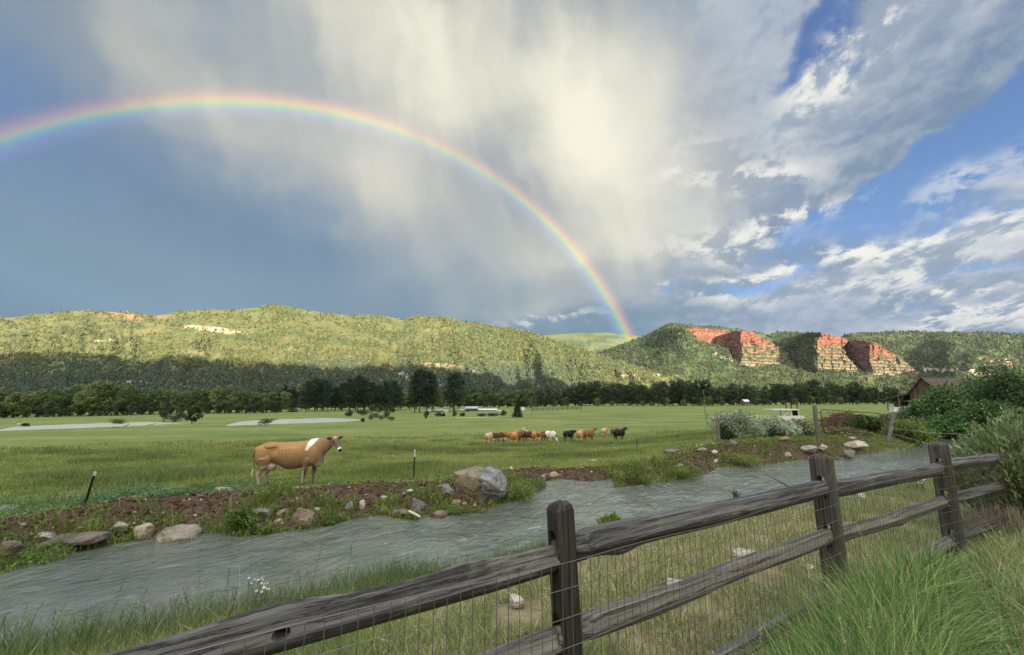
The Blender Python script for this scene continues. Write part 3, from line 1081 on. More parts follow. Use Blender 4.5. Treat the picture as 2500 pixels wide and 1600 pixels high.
    cut = {'wall': .80, 'bands': .40, 'dark': .72, 'pale': -1.0, 'green': 2.0}
    cc = np.array([cut[k] for k in kinds])[np.clip(ow, 0, None)]
    rk = mixc(redd, low, sm(vr + .22 * n + .05 * n2, cc - .10, cc + .10))
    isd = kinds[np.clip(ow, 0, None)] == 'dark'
    rk = np.where(isd[:, None], mixc(rk, np.array([.105, .062, .058]), .45), rk)  # shaded faces: dull maroon of the shade mixed into the rock colour
    isg = kinds[np.clip(ow, 0, None)] == 'green'
    gcol = mixc(np.array([.050, .072, .034]), np.array([.15, .10, .07]), sm(n2 + n + vr * .5, .35, .8))
    rk = np.where(isg[:, None], gcol, rk)
    col = np.where((ow >= 0)[:, None], rk, col)
    faces = grid_faces(len(px), len(t))
    fo = ow[faces].max(1)
    # one object for the green hill, one for every cliff
    for k in range(-1, len(CLIFFS)):
        fk = faces[fo == k]
        if not len(fk):
            continue
        used, inv = np.unique(fk, return_inverse=True)
        me = mesh_np(V[used], inv.reshape(fk.shape), col[used], k < 0, name="hills" if k < 0 else "cliff")
        o = link("hills" if k < 0 else "cliff", me, M_HILL if k < 0 else M_CLIFF)
        tag(o, "green valley side that carries the red cliffs on the right" if k < 0 else CLIFFS[k][0], "hill" if k < 0 else "cliff", kind="structure")
    nhill = nt
    return np.stack([X_, Y, Z_], 2), px, t, owner


HR4 = build_right()
HR = HR4[:3]


# unseen mountain behind the viewer, crest shaped so its shadow covers the valley floor
def build_unseen_west_ridge():
    sh = np.array([SUN[0], SUN[1]])
    shn = sh / np.linalg.norm(sh)
    lat = np.array([shn[1], -shn[0]])
    edge = [(-400, 858), (0, 862), (200, 868), (400, 871), (560, 876), (650, 886), (760, 894), (830, 900), (880, 896), (950, 890), (1000, 901), (1060, 895), (1120, 905), (1180, 916), (1250, 927), (1310, 938), (1400, 948), (1500, 957)]
    Vg, pxs, ts = HL
    cr, ft = curve(LEFT_CREST), curve(LEFT_FOOT)
    q = []
    for px, py in edge:
        i = int(np.argmin(np.abs(pxs - px)))
        col = Vg[i]
        pyv = 800 - F * ((col[:, 2] - CAMZ) / col[:, 1] * CP - SP) / (CP + (col[:, 2] - CAMZ) / col[:, 1] * SP)
        n = 150
        j = int(np.argmin(np.abs(pyv[:n] - py)))
        p = col[j]
        k = (1500 - p[:2] @ shn) / np.linalg.norm(sh)
        q.append((p[:2] @ lat, p[2] + k * SUN[2]))
    for px, py, Y in [(1660, 950, 800), (1800, 957, 820), (2100, 957, 850), (2500, 957, 850), (3100, 955, 850)]:
        p = P(px, py, Y)
        k = (1500 - p[:2] @ shn) / np.linalg.norm(sh)
        q.append((p[:2] @ lat, p[2] + k * SUN[2]))
    q = np.array(q)
    q = q[np.argsort(q[:, 0])]
    ls = np.linspace(q[:, 0].min() - 2500, q[:, 0].max() + 2500, 500)
    zs = np.interp(ls, q[:, 0], q[:, 1])
    tt = np.linspace(-1, 1, 41)
    L_, T_ = np.meshgrid(ls, tt, indexing='ij')
    Z_ = np.repeat(zs[:, None], 41, 1)
    prof = 1 - np.abs(T_) ** 0.9
    Zz = -15 + (Z_ + 15) * prof + fbm(L_ / 120, T_ * 5, o=4) * 25 * np.abs(T_)
    D_ = 1500 + T_ * 900
    V = np.stack([(L_ * lat[0] + D_ * shn[0]).ravel(), (L_ * lat[1] + D_ * shn[1]).ravel(), Zz.ravel()], 1)
    n = fbm(V[:, 0] / 200, V[:, 1] / 200, o=4)
    col = mixc(np.array([.09, .12, .045]), np.array([.06, .085, .035]), sm(n, -.3, .3))
    me = mesh_np(V, grid_faces(500, 41), col, True, name="mountain")
    o = link("mountain", me, M_HILL)
    tag(o, "dark wooded mountain ridge behind the viewer, shaped to shade the valley", "mountain", kind="structure")


build_unseen_west_ridge()
#@@OBJECTS
# ------------------------------------------------------------------ mesh builders
class MB:
    """collects pieces of geometry that become ONE mesh"""

    def __init__(s):
        s.V, s.F3, s.F4, s.C, s.n = [], [], [], [], 0

    def add(s, V, F, col):
        V = np.asarray(V, float)
        F = np.asarray(F, int)
        col = np.asarray(col, float)
        if col.ndim == 1:
            col = np.tile(col, (len(V), 1))
        s.V.append(V)
        s.C.append(col)
        (s.F3 if F.shape[1] == 3 else s.F4).append(F + s.n)
        s.n += len(V)
        return s

    def mesh(s, name, smooth=False):
        f = []
        if s.F4:
            f.append(np.concatenate(s.F4))
        if s.F3:
            f.append(np.concatenate(s.F3))
        return mesh_np(np.concatenate(s.V), f, np.concatenate(s.C), smooth, name=name)

    def build(s, name, mat, parent=None, smooth=False):
        return link(name, s.mesh(name, smooth), mat, parent)

    def box(s, lo, hi, col, rz=0.0, at=(0, 0, 0)):
        lo, hi = np.array(lo, float), np.array(hi, float)
        V = np.array([[(lo, hi)[(k >> i) & 1][i] for i in range(3)] for k in range(8)])
        c, sn = math.cos(rz), math.sin(rz)
        V = np.stack([V[:, 0] * c - V[:, 1] * sn, V[:, 0] * sn + V[:, 1] * c, V[:, 2]], 1) + np.array(at)
        F = [[0, 2, 3, 1], [4, 5, 7, 6], [0, 1, 5, 4], [2, 6, 7, 3], [0, 4, 6, 2], [1, 3, 7, 5]]
        return s.add(V, F, col)

    def tube(s, pts, rad, col, n=8, cap=True):
        pts = np.asarray(pts, float)
        rad = np.broadcast_to(np.asarray(rad, float), (len(pts),))
        m = len(pts)
        T = np.gradient(pts, axis=0)
        T /= np.linalg.norm(T, axis=1)[:, None] + 1e-12
        up = np.array([0, 0, 1.0]) if abs(T[0, 2]) < 0.9 else np.array([1.0, 0, 0])
        V = []
        for i in range(m):
            a = np.cross(T[i], up)
            a /= np.linalg.norm(a) + 1e-12
            b = np.cross(T[i], a)
            up = np.cross(a, T[i]) if True else up
            th = np.linspace(0, 2 * np.pi, n, endpoint=False)
            V.append(pts[i] + rad[i] * (np.cos(th)[:, None] * a + np.sin(th)[:, None] * b))
        V = np.concatenate(V)
        i, j = np.meshgrid(np.arange(m - 1), np.arange(n), indexing='ij')
        i, j = i.ravel(), j.ravel()
        F = np.stack([i * n + j, i * n + (j + 1) % n, (i + 1) * n + (j + 1) % n, (i + 1) * n + j], 1)
        s.add(V, F, col)
        if cap:
            for e in (0, m - 1):
                Vc = np.concatenate([V[e * n:(e + 1) * n], [pts[e]]])
                k = np.arange(n)
                F3 = np.stack([k, (k + 1) % n, np.full(n, n)], 1)
                s.add(Vc, F3 if e else F3[:, ::-1], col if np.asarray(col).ndim == 1 else np.asarray(col)[:n + 1])
        return s

    def leaves(s, cen, size, cols, r=rng, aspect=1.0, flat=0.0):
        """small four-cornered leaf clumps turned every way"""
        n = len(cen)
        a = r.normal(size=(n, 3))
        a[:, 2] *= (1 - flat)
        a /= np.linalg.norm(a, axis=1)[:, None]
        b = r.normal(size=(n, 3))
        b -= (b * a).sum(1)[:, None] * a
        b /= np.linalg.norm(b, axis=1)[:, None]
        sz = np.broadcast_to(size, (n,))[:, None] * r.uniform(0.6, 1.3, (n, 1)) * 0.5
        c = np.cross(a, b) * sz * 0.3
        V = np.stack([cen - a * sz, cen - b * sz * aspect + c, cen + a * sz, cen + b * sz * aspect + c], 1).reshape(-1, 3)
        F = np.arange(n * 4).reshape(n, 4)
        return s.add(V, F, np.repeat(cols, 4, 0))


def vary(base, n, amt=0.25, r=rng):
    base = np.asarray(base, float)
    k = r.normal(1.0, amt, (n, 1)).clip(0.35, 1.9)
    h = r.normal(0.0, amt * 0.25, (n, 1))
    return np.clip(base * k * np.concatenate([1 + h, np.ones((n, 1)), 1 - h], 1), 0.005, 0.9)


# ------------------------------------------------------------------ forests on the hills (too many to count)
def tiny_trees(pos, h, w, cols, r):
    n = len(pos)
    k = 5
    th = np.linspace(0, 2 * np.pi, k, endpoint=False)
    base = np.concatenate([[[0, 0, 0.0]], np.stack([np.cos(th), np.sin(th), np.full(k, 0.28)], 1), np.stack([0.62 * np.cos(th + .6), 0.62 * np.sin(th + .6), np.full(k, 0.66)], 1), [[0, 0, 1.0]]])
    T = np.repeat(base[None], n, 0)
    T = T * (1 + r.normal(0, 0.20, T.shape))
    T[:, :, 0] *= w[:, None]
    T[:, :, 1] *= w[:, None]
    T[:, :, 2] *= h[:, None]
    T += pos[:, None]
    f = []
    for i in range(k):
        j = (i + 1) % k
        f += [[0, 1 + j, 1 + i], [1 + i, 1 + j, 6 + i], [1 + j, 6 + j, 6 + i], [6 + i, 6 + j, 11]]
    f = np.array(f)
    Fs = (f[None] + (np.arange(n) * 12)[:, None, None]).reshape(-1, 3)
    vc = np.repeat(cols, 12, 0)
    return T.reshape(-1, 3), Fs, vc


def scatter_forest(HG, N, label, dens, hgt, palette, seed):
    Vg, pxs, ts = HG
    r = np.random.default_rng(seed)
    nt = int((ts <= 1.0001).sum())
    fi = np.interp(r.uniform(pxs[0], pxs[-1], N), pxs, np.arange(len(pxs))).clip(0, len(pxs) - 1.001)
    fj = np.interp(r.uniform(0, 1, N) ** 0.9, ts[:nt], np.arange(nt)).clip(0, nt - 2)
    i, j = fi.astype(int), fj.astype(int)
    a, b = (fi - i)[:, None], (fj - j)[:, None]
    pos = (Vg[i, j] * (1 - a) + Vg[i + 1, j] * a) * (1 - b) + (Vg[i, j + 1] * (1 - a) + Vg[i + 1, j + 1] * a) * b
    px = np.interp(fi, np.arange(len(pxs)), pxs)
    al = (pos[:, 2] - CAMZ) / pos[:, 1]
    py = 800 - F * (al * CP - SP) / (CP + al * SP)
    keep = r.uniform(0, 1, N) < dens(px, py, pos)
    pos, px, py = pos[keep], px[keep], py[keep]
    n = len(pos)
    h = hgt(px, py, pos) * np.exp(r.normal(-.12, .28, n)).clip(.4, 1.5)
    conif = r.uniform(0, 1, n) < 0.6
    w = h * np.where(conif, r.uniform(0.18, 0.30, n), r.uniform(0.34, 0.55, n))
    pick = r.integers(0, len(palette), n)
    cols = np.array(palette)[pick] * r.uniform(0.65, 1.35, (n, 1))
    cols = mixc(cols, np.array([.042, .060, .046]) * r.uniform(0.7, 1.5, (n, 1)), shade_woods(px, py) * (r.uniform(0, 1, n) < .85))  # low trees painted darker and bluer, like woods in shade
    pos[:, 2] -= 0.1 * h
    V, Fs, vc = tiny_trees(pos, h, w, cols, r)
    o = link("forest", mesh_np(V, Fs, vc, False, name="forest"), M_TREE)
    tag(o, label, "forest", kind="stuff")


def shade_woods(px, py):
    """low band of the left hill: thicker woods, with shade put into their colour"""
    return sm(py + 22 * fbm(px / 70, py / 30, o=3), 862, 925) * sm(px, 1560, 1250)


PAL_L = [(.092, .095, .037), (.076, .088, .034), (.052, .068, .030), (.108, .102, .044), (.040, .055, .028)]
PAL_R = [(.044, .058, .028), (.034, .048, .024), (.026, .040, .021), (.060, .066, .032)]  # tree colours dimmed to stand for weaker sun on the right slope


def dens_left(px, py, pos):
    n = fbm((px + 1.6 * py) / 85, (py - .3 * px) / 26, o=4)
    n2 = fbm(px / 14, py / 6 + 4, o=3)
    shade = shade_woods(px, py)
    d = 0.05 + 0.85 * sm(n * 1.3 + 0.45 * n2, -0.20, 0.40)
    bald = np.exp(-(((px - 520) / 110) ** 2 + ((py - 806) / 14) ** 2)) + np.exp(-(((px - 1330) / 90) ** 2 + ((py - 870) / 22) ** 2)) + np.exp(-(((px - 1030) / 90) ** 2 + ((py - 925) / 18) ** 2)) * 0.7
    d = d * (1 - np.clip(bald, 0, 0.8)) + .35 * sm(px, 1020, 1300) * sm(px, 1700, 1480) * sm(py, 905, 860)
    low = sm(px, 1350, 1600) * 0.45
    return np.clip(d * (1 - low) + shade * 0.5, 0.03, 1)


def hgt_left(px, py, pos):
    return np.clip(pos[:, 1] / 1900.0, .3, 1.1) * 8.4 + 1.0


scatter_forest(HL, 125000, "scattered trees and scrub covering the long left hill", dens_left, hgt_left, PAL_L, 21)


def dens_right(px, py, pos):
    n = fbm(px / 50, py / 16, o=4)
    ow = HR4[3]
    i = np.clip(np.searchsorted(HR4[1], px), 0, len(HR4[1]) - 1)
    ty = (curve(RIGHT_FOOT)(px) - py) / (curve(RIGHT_FOOT)(px) - curve(RIGHT_CREST)(px))
    j = np.clip(np.searchsorted(HR4[2], ty), 0, len(HR4[2]) - 1)
    k = ow[i, j]
    rock = np.where(k < 0, 1.0, np.where(k == 3, .7, .06))
    return np.clip(0.18 + 0.8 * sm(n, -0.3, 0.3), 0, 1) * rock


def hgt_right(px, py, pos):
    return np.clip(pos[:, 1] / 1900.0, .4, 1.2) * 10.0


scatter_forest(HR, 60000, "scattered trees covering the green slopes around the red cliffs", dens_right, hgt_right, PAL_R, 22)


# ------------------------------------------------------------------ trees of the valley floor
def make_deciduous(seed, H=15.0, W=10.0, nleaf=2200, size=0.75, low=0.22, col=(.050, .078, .028), bark=(.10, .085, .07), nclump=16, open_=0.0):
    r = np.random.default_rng(seed)
    root = empty("cottonwood_tree", (0, 0, 0))
    tb = MB()
    top = H * 0.62
    lean = r.normal(0, 0.03, 2) * H
    p0 = np.array([[0, 0, -0.5], [lean[0] * .2, lean[1] * .2, H * .15], [lean[0] * .6, lean[1] * .6, H * .38], [lean[0], lean[1], top]])
    tb.tube(p0, [H * .026, H * .021, H * .015, H * .006], bark, 7)
    cl = []
    for k in range(nclump):
        a = k * 2.4 + r.uniform(-.4, .4)
        zz = H * (low + (0.95 - low) * (k + 0.5) / nclump)
        rad = W * 0.5 * math.sqrt(max(0.05, 1 - ((zz / H - 0.52) / 0.52) ** 2)) * r.uniform(0.35, 0.85)
        c = np.array([lean[0] * zz / top + math.cos(a) * rad, lean[1] * zz / top + math.sin(a) * rad, zz])
        cl.append(c)
        if k < nclump - 2:
            z0 = max(H * .12, zz - rad * 0.9)
            st = np.array([lean[0] * z0 / top, lean[1] * z0 / top, z0])
            mid = (st + c) / 2 + np.array([0, 0, -0.06 * rad])
            tb.tube([st, mid, c], [H * .009, H * .006, H * .002], bark, 5, False)
    trunk = tb.build("trunk", M_BARK, root)
    cb = MB()
    for c in cl:
        n = nleaf // nclump
        s_ = W * r.uniform(0.16, 0.25)
        d = r.normal(size=(n, 3))
        d /= np.linalg.norm(d, axis=1)[:, None]
        rr = r.uniform(0.25, 1.0, (n, 1)) ** 0.6
        q = c + d * rr * np.array([s_, s_, s_ * 0.72])
        cc = vary(np.array(col) * r.uniform(0.8, 1.25), n, 0.22, r)
        cb.leaves(q, size, cc, r)
    cb.build("crown", M_LEAF, root)
    return root


def make_conifer(seed, H=18.0, W=6.0, nleaf=2400, size=0.6, low=0.10, col=(.020, .036, .020), ponderosa=False):
    r = np.random.default_rng(seed)
    root = empty("pine_tree" if ponderosa else "spruce_tree", (0, 0, 0))
    tb = MB()
    tb.tube([[0, 0, -.4], [0.05, 0, H * .5], [0, 0.05, H * .97]], [H * .018, H * .012, H * .002], (.075, .055, .042), 7)
    cb = MB()
    if ponderosa:
        nb = 34
        for k in range(nb):
            zz = H * (low + (0.97 - low) * ((k + r.uniform(0, 1)) / nb))
            t = (zz / H - low) / (1 - low)
            rad = W * .5 * (0.25 + 0.95 * math.sin(math.pi * min(0.99, (0.22 + 0.78 * t))) ** 0.8) * r.uniform(.55, 1.1)
            a = k * 2.4 + r.uniform(-.5, .5)
            tip = np.array([math.cos(a) * rad, math.sin(a) * rad, zz + 0.06 * rad])
            tb.tube([[0, 0, zz - .1 * rad], tip * np.array([.5, .5, 1]), tip], [H * .006, H * .004, H * .001], (.07, .055, .042), 4, False)
            n = nleaf // nb
            u = r.uniform(0.35, 1.05, (n, 1))
            q = np.array([0, 0, zz]) * (1 - u) + tip * u + r.normal(size=(n, 3)) * np.array([.10 * W, .10 * W, .055 * W])
            cb.leaves(q, size, vary(np.array(col) * r.uniform(.75, 1.3), n, .22, r), r, 0.7)
    else:
        n = nleaf
        t = r.uniform(0, 1, n) ** 0.72
        tier = (np.floor(t * 17) + r.uniform(0, .55, n)) / 17
        zz = H * (low + (1 - low) * (1 - t) * 0.99)
        zz = H * (low + (1 - low) * (1 - tier))
        rad = W * .5 * (tier ** .85) * r.uniform(0.35, 1.06, n)
        a = r.uniform(0, 2 * np.pi, n)
        rad = rad * (1 + 0.18 * np.sin(a * 5 + np.floor(t * 17) * 1.7))
        q = np.stack([np.cos(a) * rad, np.sin(a) * rad, zz - rad * 0.28], 1)
        cb.leaves(q, size, vary(col, n, .28, r), r, 0.7, 0.35)
    tb.build("trunk", M_BARK, root)
    cb.build("crown", M_LEAF, root)
    return root


def place(proto, first, px, py, Y, hpx, label=None, group=None, wk=1.0, cat="tree", H=15.0, sink=0.15, rz=None):
    """stand a copy of a plant so that its base is on the ground under (px, py) and it is hpx photograph pixels tall"""
    o = proto if first else copy_tree(proto)
    p = P(px, py, Y)
    d = np.array([p[0], Y])
    z = gz(p[0], Y)
    # height in metres from the picture, measured from the true ground
    h = hpx * Y / F * 1.12
    o.location = (p[0], Y, z - sink)
    s = h / H
    o.scale = (s * wk, s * wk, s)
    o.rotation_euler = (0, 0, random.uniform(0, 6.28) if rz is None else rz)
    tag(o, label, cat, group)
    return o


class Kind:
    def __init__(s, protos, H):
        s.p, s.H, s.used = protos, H, set()

    def put(s, k, *a, **kw):
        k = k % len(s.p)
        first = k not in s.used
        s.used.add(k)
        return place(s.p[k], first, *a, H=s.H, **kw)

    def clean(s):
        for i, q in enumerate(s.p):
            if i not in s.used:
                for ch in list(q.children):
                    bpy.data.objects.remove(ch)
                bpy.data.objects.remove(q)


def ground_py(px, Y):
    """picture row of the ground at this column and distance"""
    x = (px - 1250) / F * Y * 1.0
    z = gz(x * 0.985, Y)
    a = (z - CAMZ) / Y
    return 800 - F * (a * CP - SP) / (CP + a * SP)


def build_tree_belts():
    D1 = Kind([make_deciduous(100 + i, 15, 10.5, 2300, .70, .16, c) for i, c in enumerate([(.135, .175, .058), (.105, .150, .050), (.160, .190, .066), (.090, .125, .048)])], 15.0)
    D2 = Kind([make_deciduous(120 + i, 15, 8.0, 2000, .66, .12, c) for i, c in enumerate([(.060, .092, .044), (.074, .104, .048), (.050, .080, .042)])], 15.0)
    PN = Kind([make_conifer(140 + i, 20, 8.5, 2600, .72, .20 + .03 * i, (.030, .052, .028), True) for i in range(3)], 20.0)
    SP_ = Kind([make_conifer(150 + i, 18, 7.0, 2600, .62, .02, (.028, .054, .034)) for i in range(2)], 18.0)
    r = np.random.default_rng(5)
    # left belt of cottonwoods
    LB = [(0, 1021), (100, 1019), (200, 1017.5), (400, 1013), (620, 1009), (700, 1006), (980, 1004)]
    xs, ys = zip(*LB)
    heights = lambda px: np.interp(px, [-100, 60, 130, 190, 290, 330, 500, 560, 610, 690, 760], [52, 56, 64, 70, 72, 52, 50, 58, 47, 44, 40])
    px = -70.0
    while px < 690:
        by = np.interp(px, xs, ys)
        big = 110 < px < 300
        D1.put(int(r.integers(0, 4)), px, by, 288 + r.uniform(-4, 6), heights(px) * r.uniform(.66, 1.14), label="green cottonwood in the front row of the belt behind the left pond", group="cottonwoods in the left tree belt", wk=r.uniform(.95, 1.3))
        px += r.uniform(20, 34)
    px = -90.0
    while px < 700:
        by = np.interp(px, xs, ys) - 3
        D1.put(int(r.integers(0, 4)), px, by, 318 + r.uniform(-8, 12), heights(px) * r.uniform(.80, .98), label="cottonwood crown showing over the front row left of the spruces", group="cottonwoods in the back of the left belt", wk=r.uniform(1.0, 1.35))
        px += r.uniform(22, 36)
    # understorey
    px = -80.0
    while px < 690:
        by = np.interp(px, xs, ys)
        D2.put(int(r.integers(0, 3)), px, by, 282 + r.uniform(-2, 3), r.uniform(12, 26), label="low bushy sapling at the foot of the left cottonwood belt", group="saplings under the left tree belt", wk=1.5)
        px += r.uniform(18, 30)
    # two spruces, then the pine grove
    SP_.put(0, 677, 1006.5, 292, 48, label="narrow dark spruce, first conifer right of the cottonwoods", wk=.95)
    SP_.put(1, 714, 1005.5, 292, 55, label="taller dark spruce beside the pine grove", wk=1.05)
    for i, (q, t) in enumerate([(748, 66), (768, 72), (786, 66), (800, 60), (818, 52), (835, 60), (853, 70), (873, 76), (888, 66), (905, 62), (922, 56), (942, 62), (958, 66), (972, 50)]):
        PN.put(i, q, 1004.5, 300 + (i % 3) * 5, t, label="dark ponderosa pine in the grove behind the pale pond", group="pines of the grove behind the pond", wk=r.uniform(.85, 1.1))
    px = 735.0
    while px < 1300:
        by = np.interp(px, [735, 980, 1300], [1003.5, 1001, 996])
        D1.put(int(r.integers(0, 4)), px, by, 330 + r.uniform(0, 20), r.uniform(30, 40), label="light green tree in the low belt behind the farm and pines", group="low trees behind the farm", wk=r.uniform(1.1, 1.5))
        px += r.uniform(15, 24)
    # tall pines at the farm
    for q, t, w in [(1012, 86, .8), (1024, 95, .9), (1042, 88, .85), (1055, 80, .8)]:
        PN.put(int(q), q, 1012.5, 236 + (q % 7), t, label="tall dark pine in the clump left of the farm sheds", group="tall pines left of the farm", wk=w)
    PN.put(1, 1108, 1008, 250, 84, label="broad dark pine standing behind the grey farm barn", wk=1.45)
    # right belt
    px = 1270.0
    while px < 2200:
        by = np.interp(px, [1270, 1500, 2000, 2200], [994.5, 990.5, 986.5, 986])
        tall = np.interp(px, [1270, 1310, 1400, 1560, 1700, 1760, 1850, 1900, 2000, 2100, 2160, 2200], [32, 42, 44, 52, 52, 44, 40, 46, 48, 46, 34, 30])
        D2.put(int(r.integers(0, 3)), px, by, 372 + r.uniform(-5, 8), tall * r.uniform(.66, 1.16), label="dark cottonwood in the front of the belt under the right hills", group="cottonwoods in the right tree belt", wk=r.uniform(.9, 1.25))
        px += r.uniform(13, 22)
    px = 1280.0
    while px < 2220:
        by = np.interp(px, [1270, 1500, 2000, 2200], [993, 989, 985.5, 985])
        tall = np.interp(px, [1270, 1400, 1700, 1850, 2000, 2160, 2220], [36, 44, 50, 40, 46, 34, 30])
        D2.put(int(r.integers(0, 3)), px, by, 396 + r.uniform(-5, 12), tall * r.uniform(.70, 1.10), label="dark cottonwood crown behind the front row of the right belt", group="cottonwoods in the back of the right belt", wk=r.uniform(1.0, 1.35))
        px += r.uniform(16, 26)
    px = 1280.0
    while px < 2160:
        by = np.interp(px, [1270, 1500, 2000, 2200], [995, 991, 987, 986.5])
        D1.put(int(r.integers(0, 4)), px, by, 366 + r.uniform(-2, 2), r.uniform(8, 22), label="small pale bush along the foot of the right tree belt", group="bushes under the right tree belt", wk=1.5)
        px += r.uniform(20, 44)
    for K in (D1, D2, PN, SP_):
        K.clean()


build_tree_belts()


# ------------------------------------------------------------------ bushes
def make_bush(name, seed, n, size, w, h, col, amt=0.25, up=False, stems=8, stem_col=(.12, .09, .06), lumps=9, aspect=1.0):
    """a bush of leaf clumps on branching stems; unit-sized box scaled by w (width) and h (height) metres"""
    r = np.random.default_rng(seed)
    root = empty(name, (0, 0, 0))
    sb = MB()
    cb = MB()
    for k in range(lumps):
        a = r.uniform(0, 6.28)
        rr = w * .5 * r.uniform(0, .72)
        c = np.array([math.cos(a) * rr, math.sin(a) * rr, h * r.uniform(.30, .74) * (1 - .35 * (rr / (w * .5)) ** 2)])
        s_ = np.array([w * r.uniform(.16, .27), w * r.uniform(.16, .27), h * r.uniform(.18, .30)])
        m = n // lumps
        d = r.normal(size=(m, 3))
        d /= np.linalg.norm(d, axis=1)[:, None]
        q = c + d * s_ * r.uniform(.2, 1.15, (m, 1)) ** .7
        q[:, 2] = np.abs(q[:, 2])
        cb.leaves(q, size, vary(np.array(col) * r.uniform(.75, 1.3), m, amt, r), r, aspect)
        for e in range(max(1, stems // lumps)):
            b0 = np.array([r.uniform(-.06, .06) * w, r.uniform(-.06, .06) * w, -0.03])
            tip = c + r.normal(size=3) * s_ * .5
            sb.tube([b0, (b0 + tip) / 2 + r.normal(size=3) * .04 * w, tip], [w * .008, w * .006, w * .002], stem_col, 4, False)
    sb.build("stems", M_BARK, root)
    cb.build("foliage", M_LEAF, root)
    return root


def bush_at(px, py, Y, wpx, hpx, name, label, seed, n=1200, col=(.06, .09, .03), group=None, size=None, **kw):
    w, h = wpx * Y / F, hpx * Y / F
    size = size or max(0.05, 1.6 * Y / 420 * .5)
    o = make_bush(name, seed, n, size, w, h, col, **kw)
    p = P(px, py, Y)
    o.location = (p[0], Y, gz(p[0], Y) - 0.04)
    tag(o, label, "bush", group)
    return o


def Yat(px, py, lo=3.0, hi=420.0):
    """distance at which the ground meets this picture point"""
    Ys = np.geomspace(lo, hi, 500)
    d = ray(px, py)
    x = d[0] / d[1] * Ys
    zr = CAMZ + d[2] / d[1] * Ys
    g = gzs(x, Ys)
    k = np.where(zr <= g)[0]
    return float(Ys[k[0]]) if len(k) else hi


def build_meadow_bushes():
    L = [
        (65, 1042, 24, 9, "small dark bush at the left end of the pond", (.045, .065, .03)),
        (290, 1039, 44, 20, "round bright bush standing in the left pond above a log", (.085, .115, .035)),
        (400, 1030, 28, 30, "reddish dark bush at the right end of the left pond", (.055, .06, .035)),
        (424, 1031, 36, 20, "rounded green bush right of the reddish one", (.05, .078, .032)),
        (443, 1029, 26, 26, "green bush close behind the small pond tree", (.055, .085, .032)),
        (650, 1038, 44, 20, "round dark bush on the near edge of the pale pond", (.045, .066, .032)),
        (853, 1017, 22, 17, "dark bush at the right end of the far pond bank", (.05, .07, .035)),
        (884, 1014, 40, 15, "low wide dark bush behind the grey willows", (.04, .06, .03)),
        (908, 1011, 30, 26, "olive bush rising behind the grey willows", (.06, .085, .035)),
        (926, 1009, 26, 20, "dark green bush in the middle of the willow patch", (.045, .07, .03)),
        (951, 1012, 30, 26, "nearly black green bush at the right of the willow patch", (.028, .045, .022)),
        (904, 1024, 20, 16, "grey-green willow, leftmost of the pale ones", (.12, .145, .085)),
        (918, 1021, 18, 14, "small grey-green willow behind the leftmost pale one", (.115, .14, .08)),
        (930, 1025, 22, 14, "low grey-green willow in the middle of the pale ones", (.125, .15, .09)),
        (942, 1022, 20, 20, "taller light willow, rightmost of the pale ones", (.11, .15, .075)),
        (955, 1026, 24, 10, "flat grey willow at the foot of the black-green bush", (.12, .14, .09)),
        (886, 1031, 10, 10, "little bush at the water at the pale pond's right tip", (.06, .085, .035)),
        (1041, 1019, 15, 18, "round green bush under the tall farm pines", (.075, .10, .04)),
        (1068, 1018, 24, 12, "wide green bush left of the farm's dark sheds", (.07, .10, .04)),
        (1084, 1017, 10, 9, "small dark bush by the farm's white shed", (.035, .05, .025)),
        (1110, 1017, 12, 13, "small green bush left of the grey barn", (.07, .10, .038)),
        (1128, 1017, 14, 11, "small yellowish bush at the grey barn's corner", (.085, .105, .04)),
        (1175, 1017, 36, 8, "low grey-green hedge bush below the long shed, left half", (.08, .095, .055)),
        (1202, 1017, 36, 9, "low dark hedge bush below the long shed, right half", (.055, .075, .04)),
        (1232, 1016, 22, 16, "round yellow-green bush left of the lone spruce", (.085, .11, .04)),
        (1862, 987, 38, 19, "rounded dark juniper against the right tree belt", (.035, .055, .03)),
        (1040, 1022, 5, 6, "tiny bush in front of the farm pines", (.06, .08, .035)),
    ]
    for i, (px, py, w, h, lab, c) in enumerate(L):
        Y = 355.0 if px == 1862 else (Yat(px, py, 60, 300))
        bush_at(px, py, Y, w, h, "bush", lab, 300 + i, 700, c)
    # small tree at the left pond
    t = make_deciduous(180, 6, 5, 1100, .55, .2, (.045, .075, .028), nclump=9)
    t.name = "small_tree"
    Y = Yat(468, 1036, 60, 300)
    place(t, True, 468, 1036, Y, 44, "small green tree with a bare trunk at the left pond's right end", None, H=6.0, wk=.85)
    t = make_conifer(181, 7, 6, 1500, .55, .03, (.022, .036, .030))
    Y = Yat(1263, 1019, 60, 300)
    place(t, True, 1263, 1019, Y, 34, "lone blue-black spruce right of the farm buildings", None, H=7.0, wk=.95)


build_meadow_bushes()
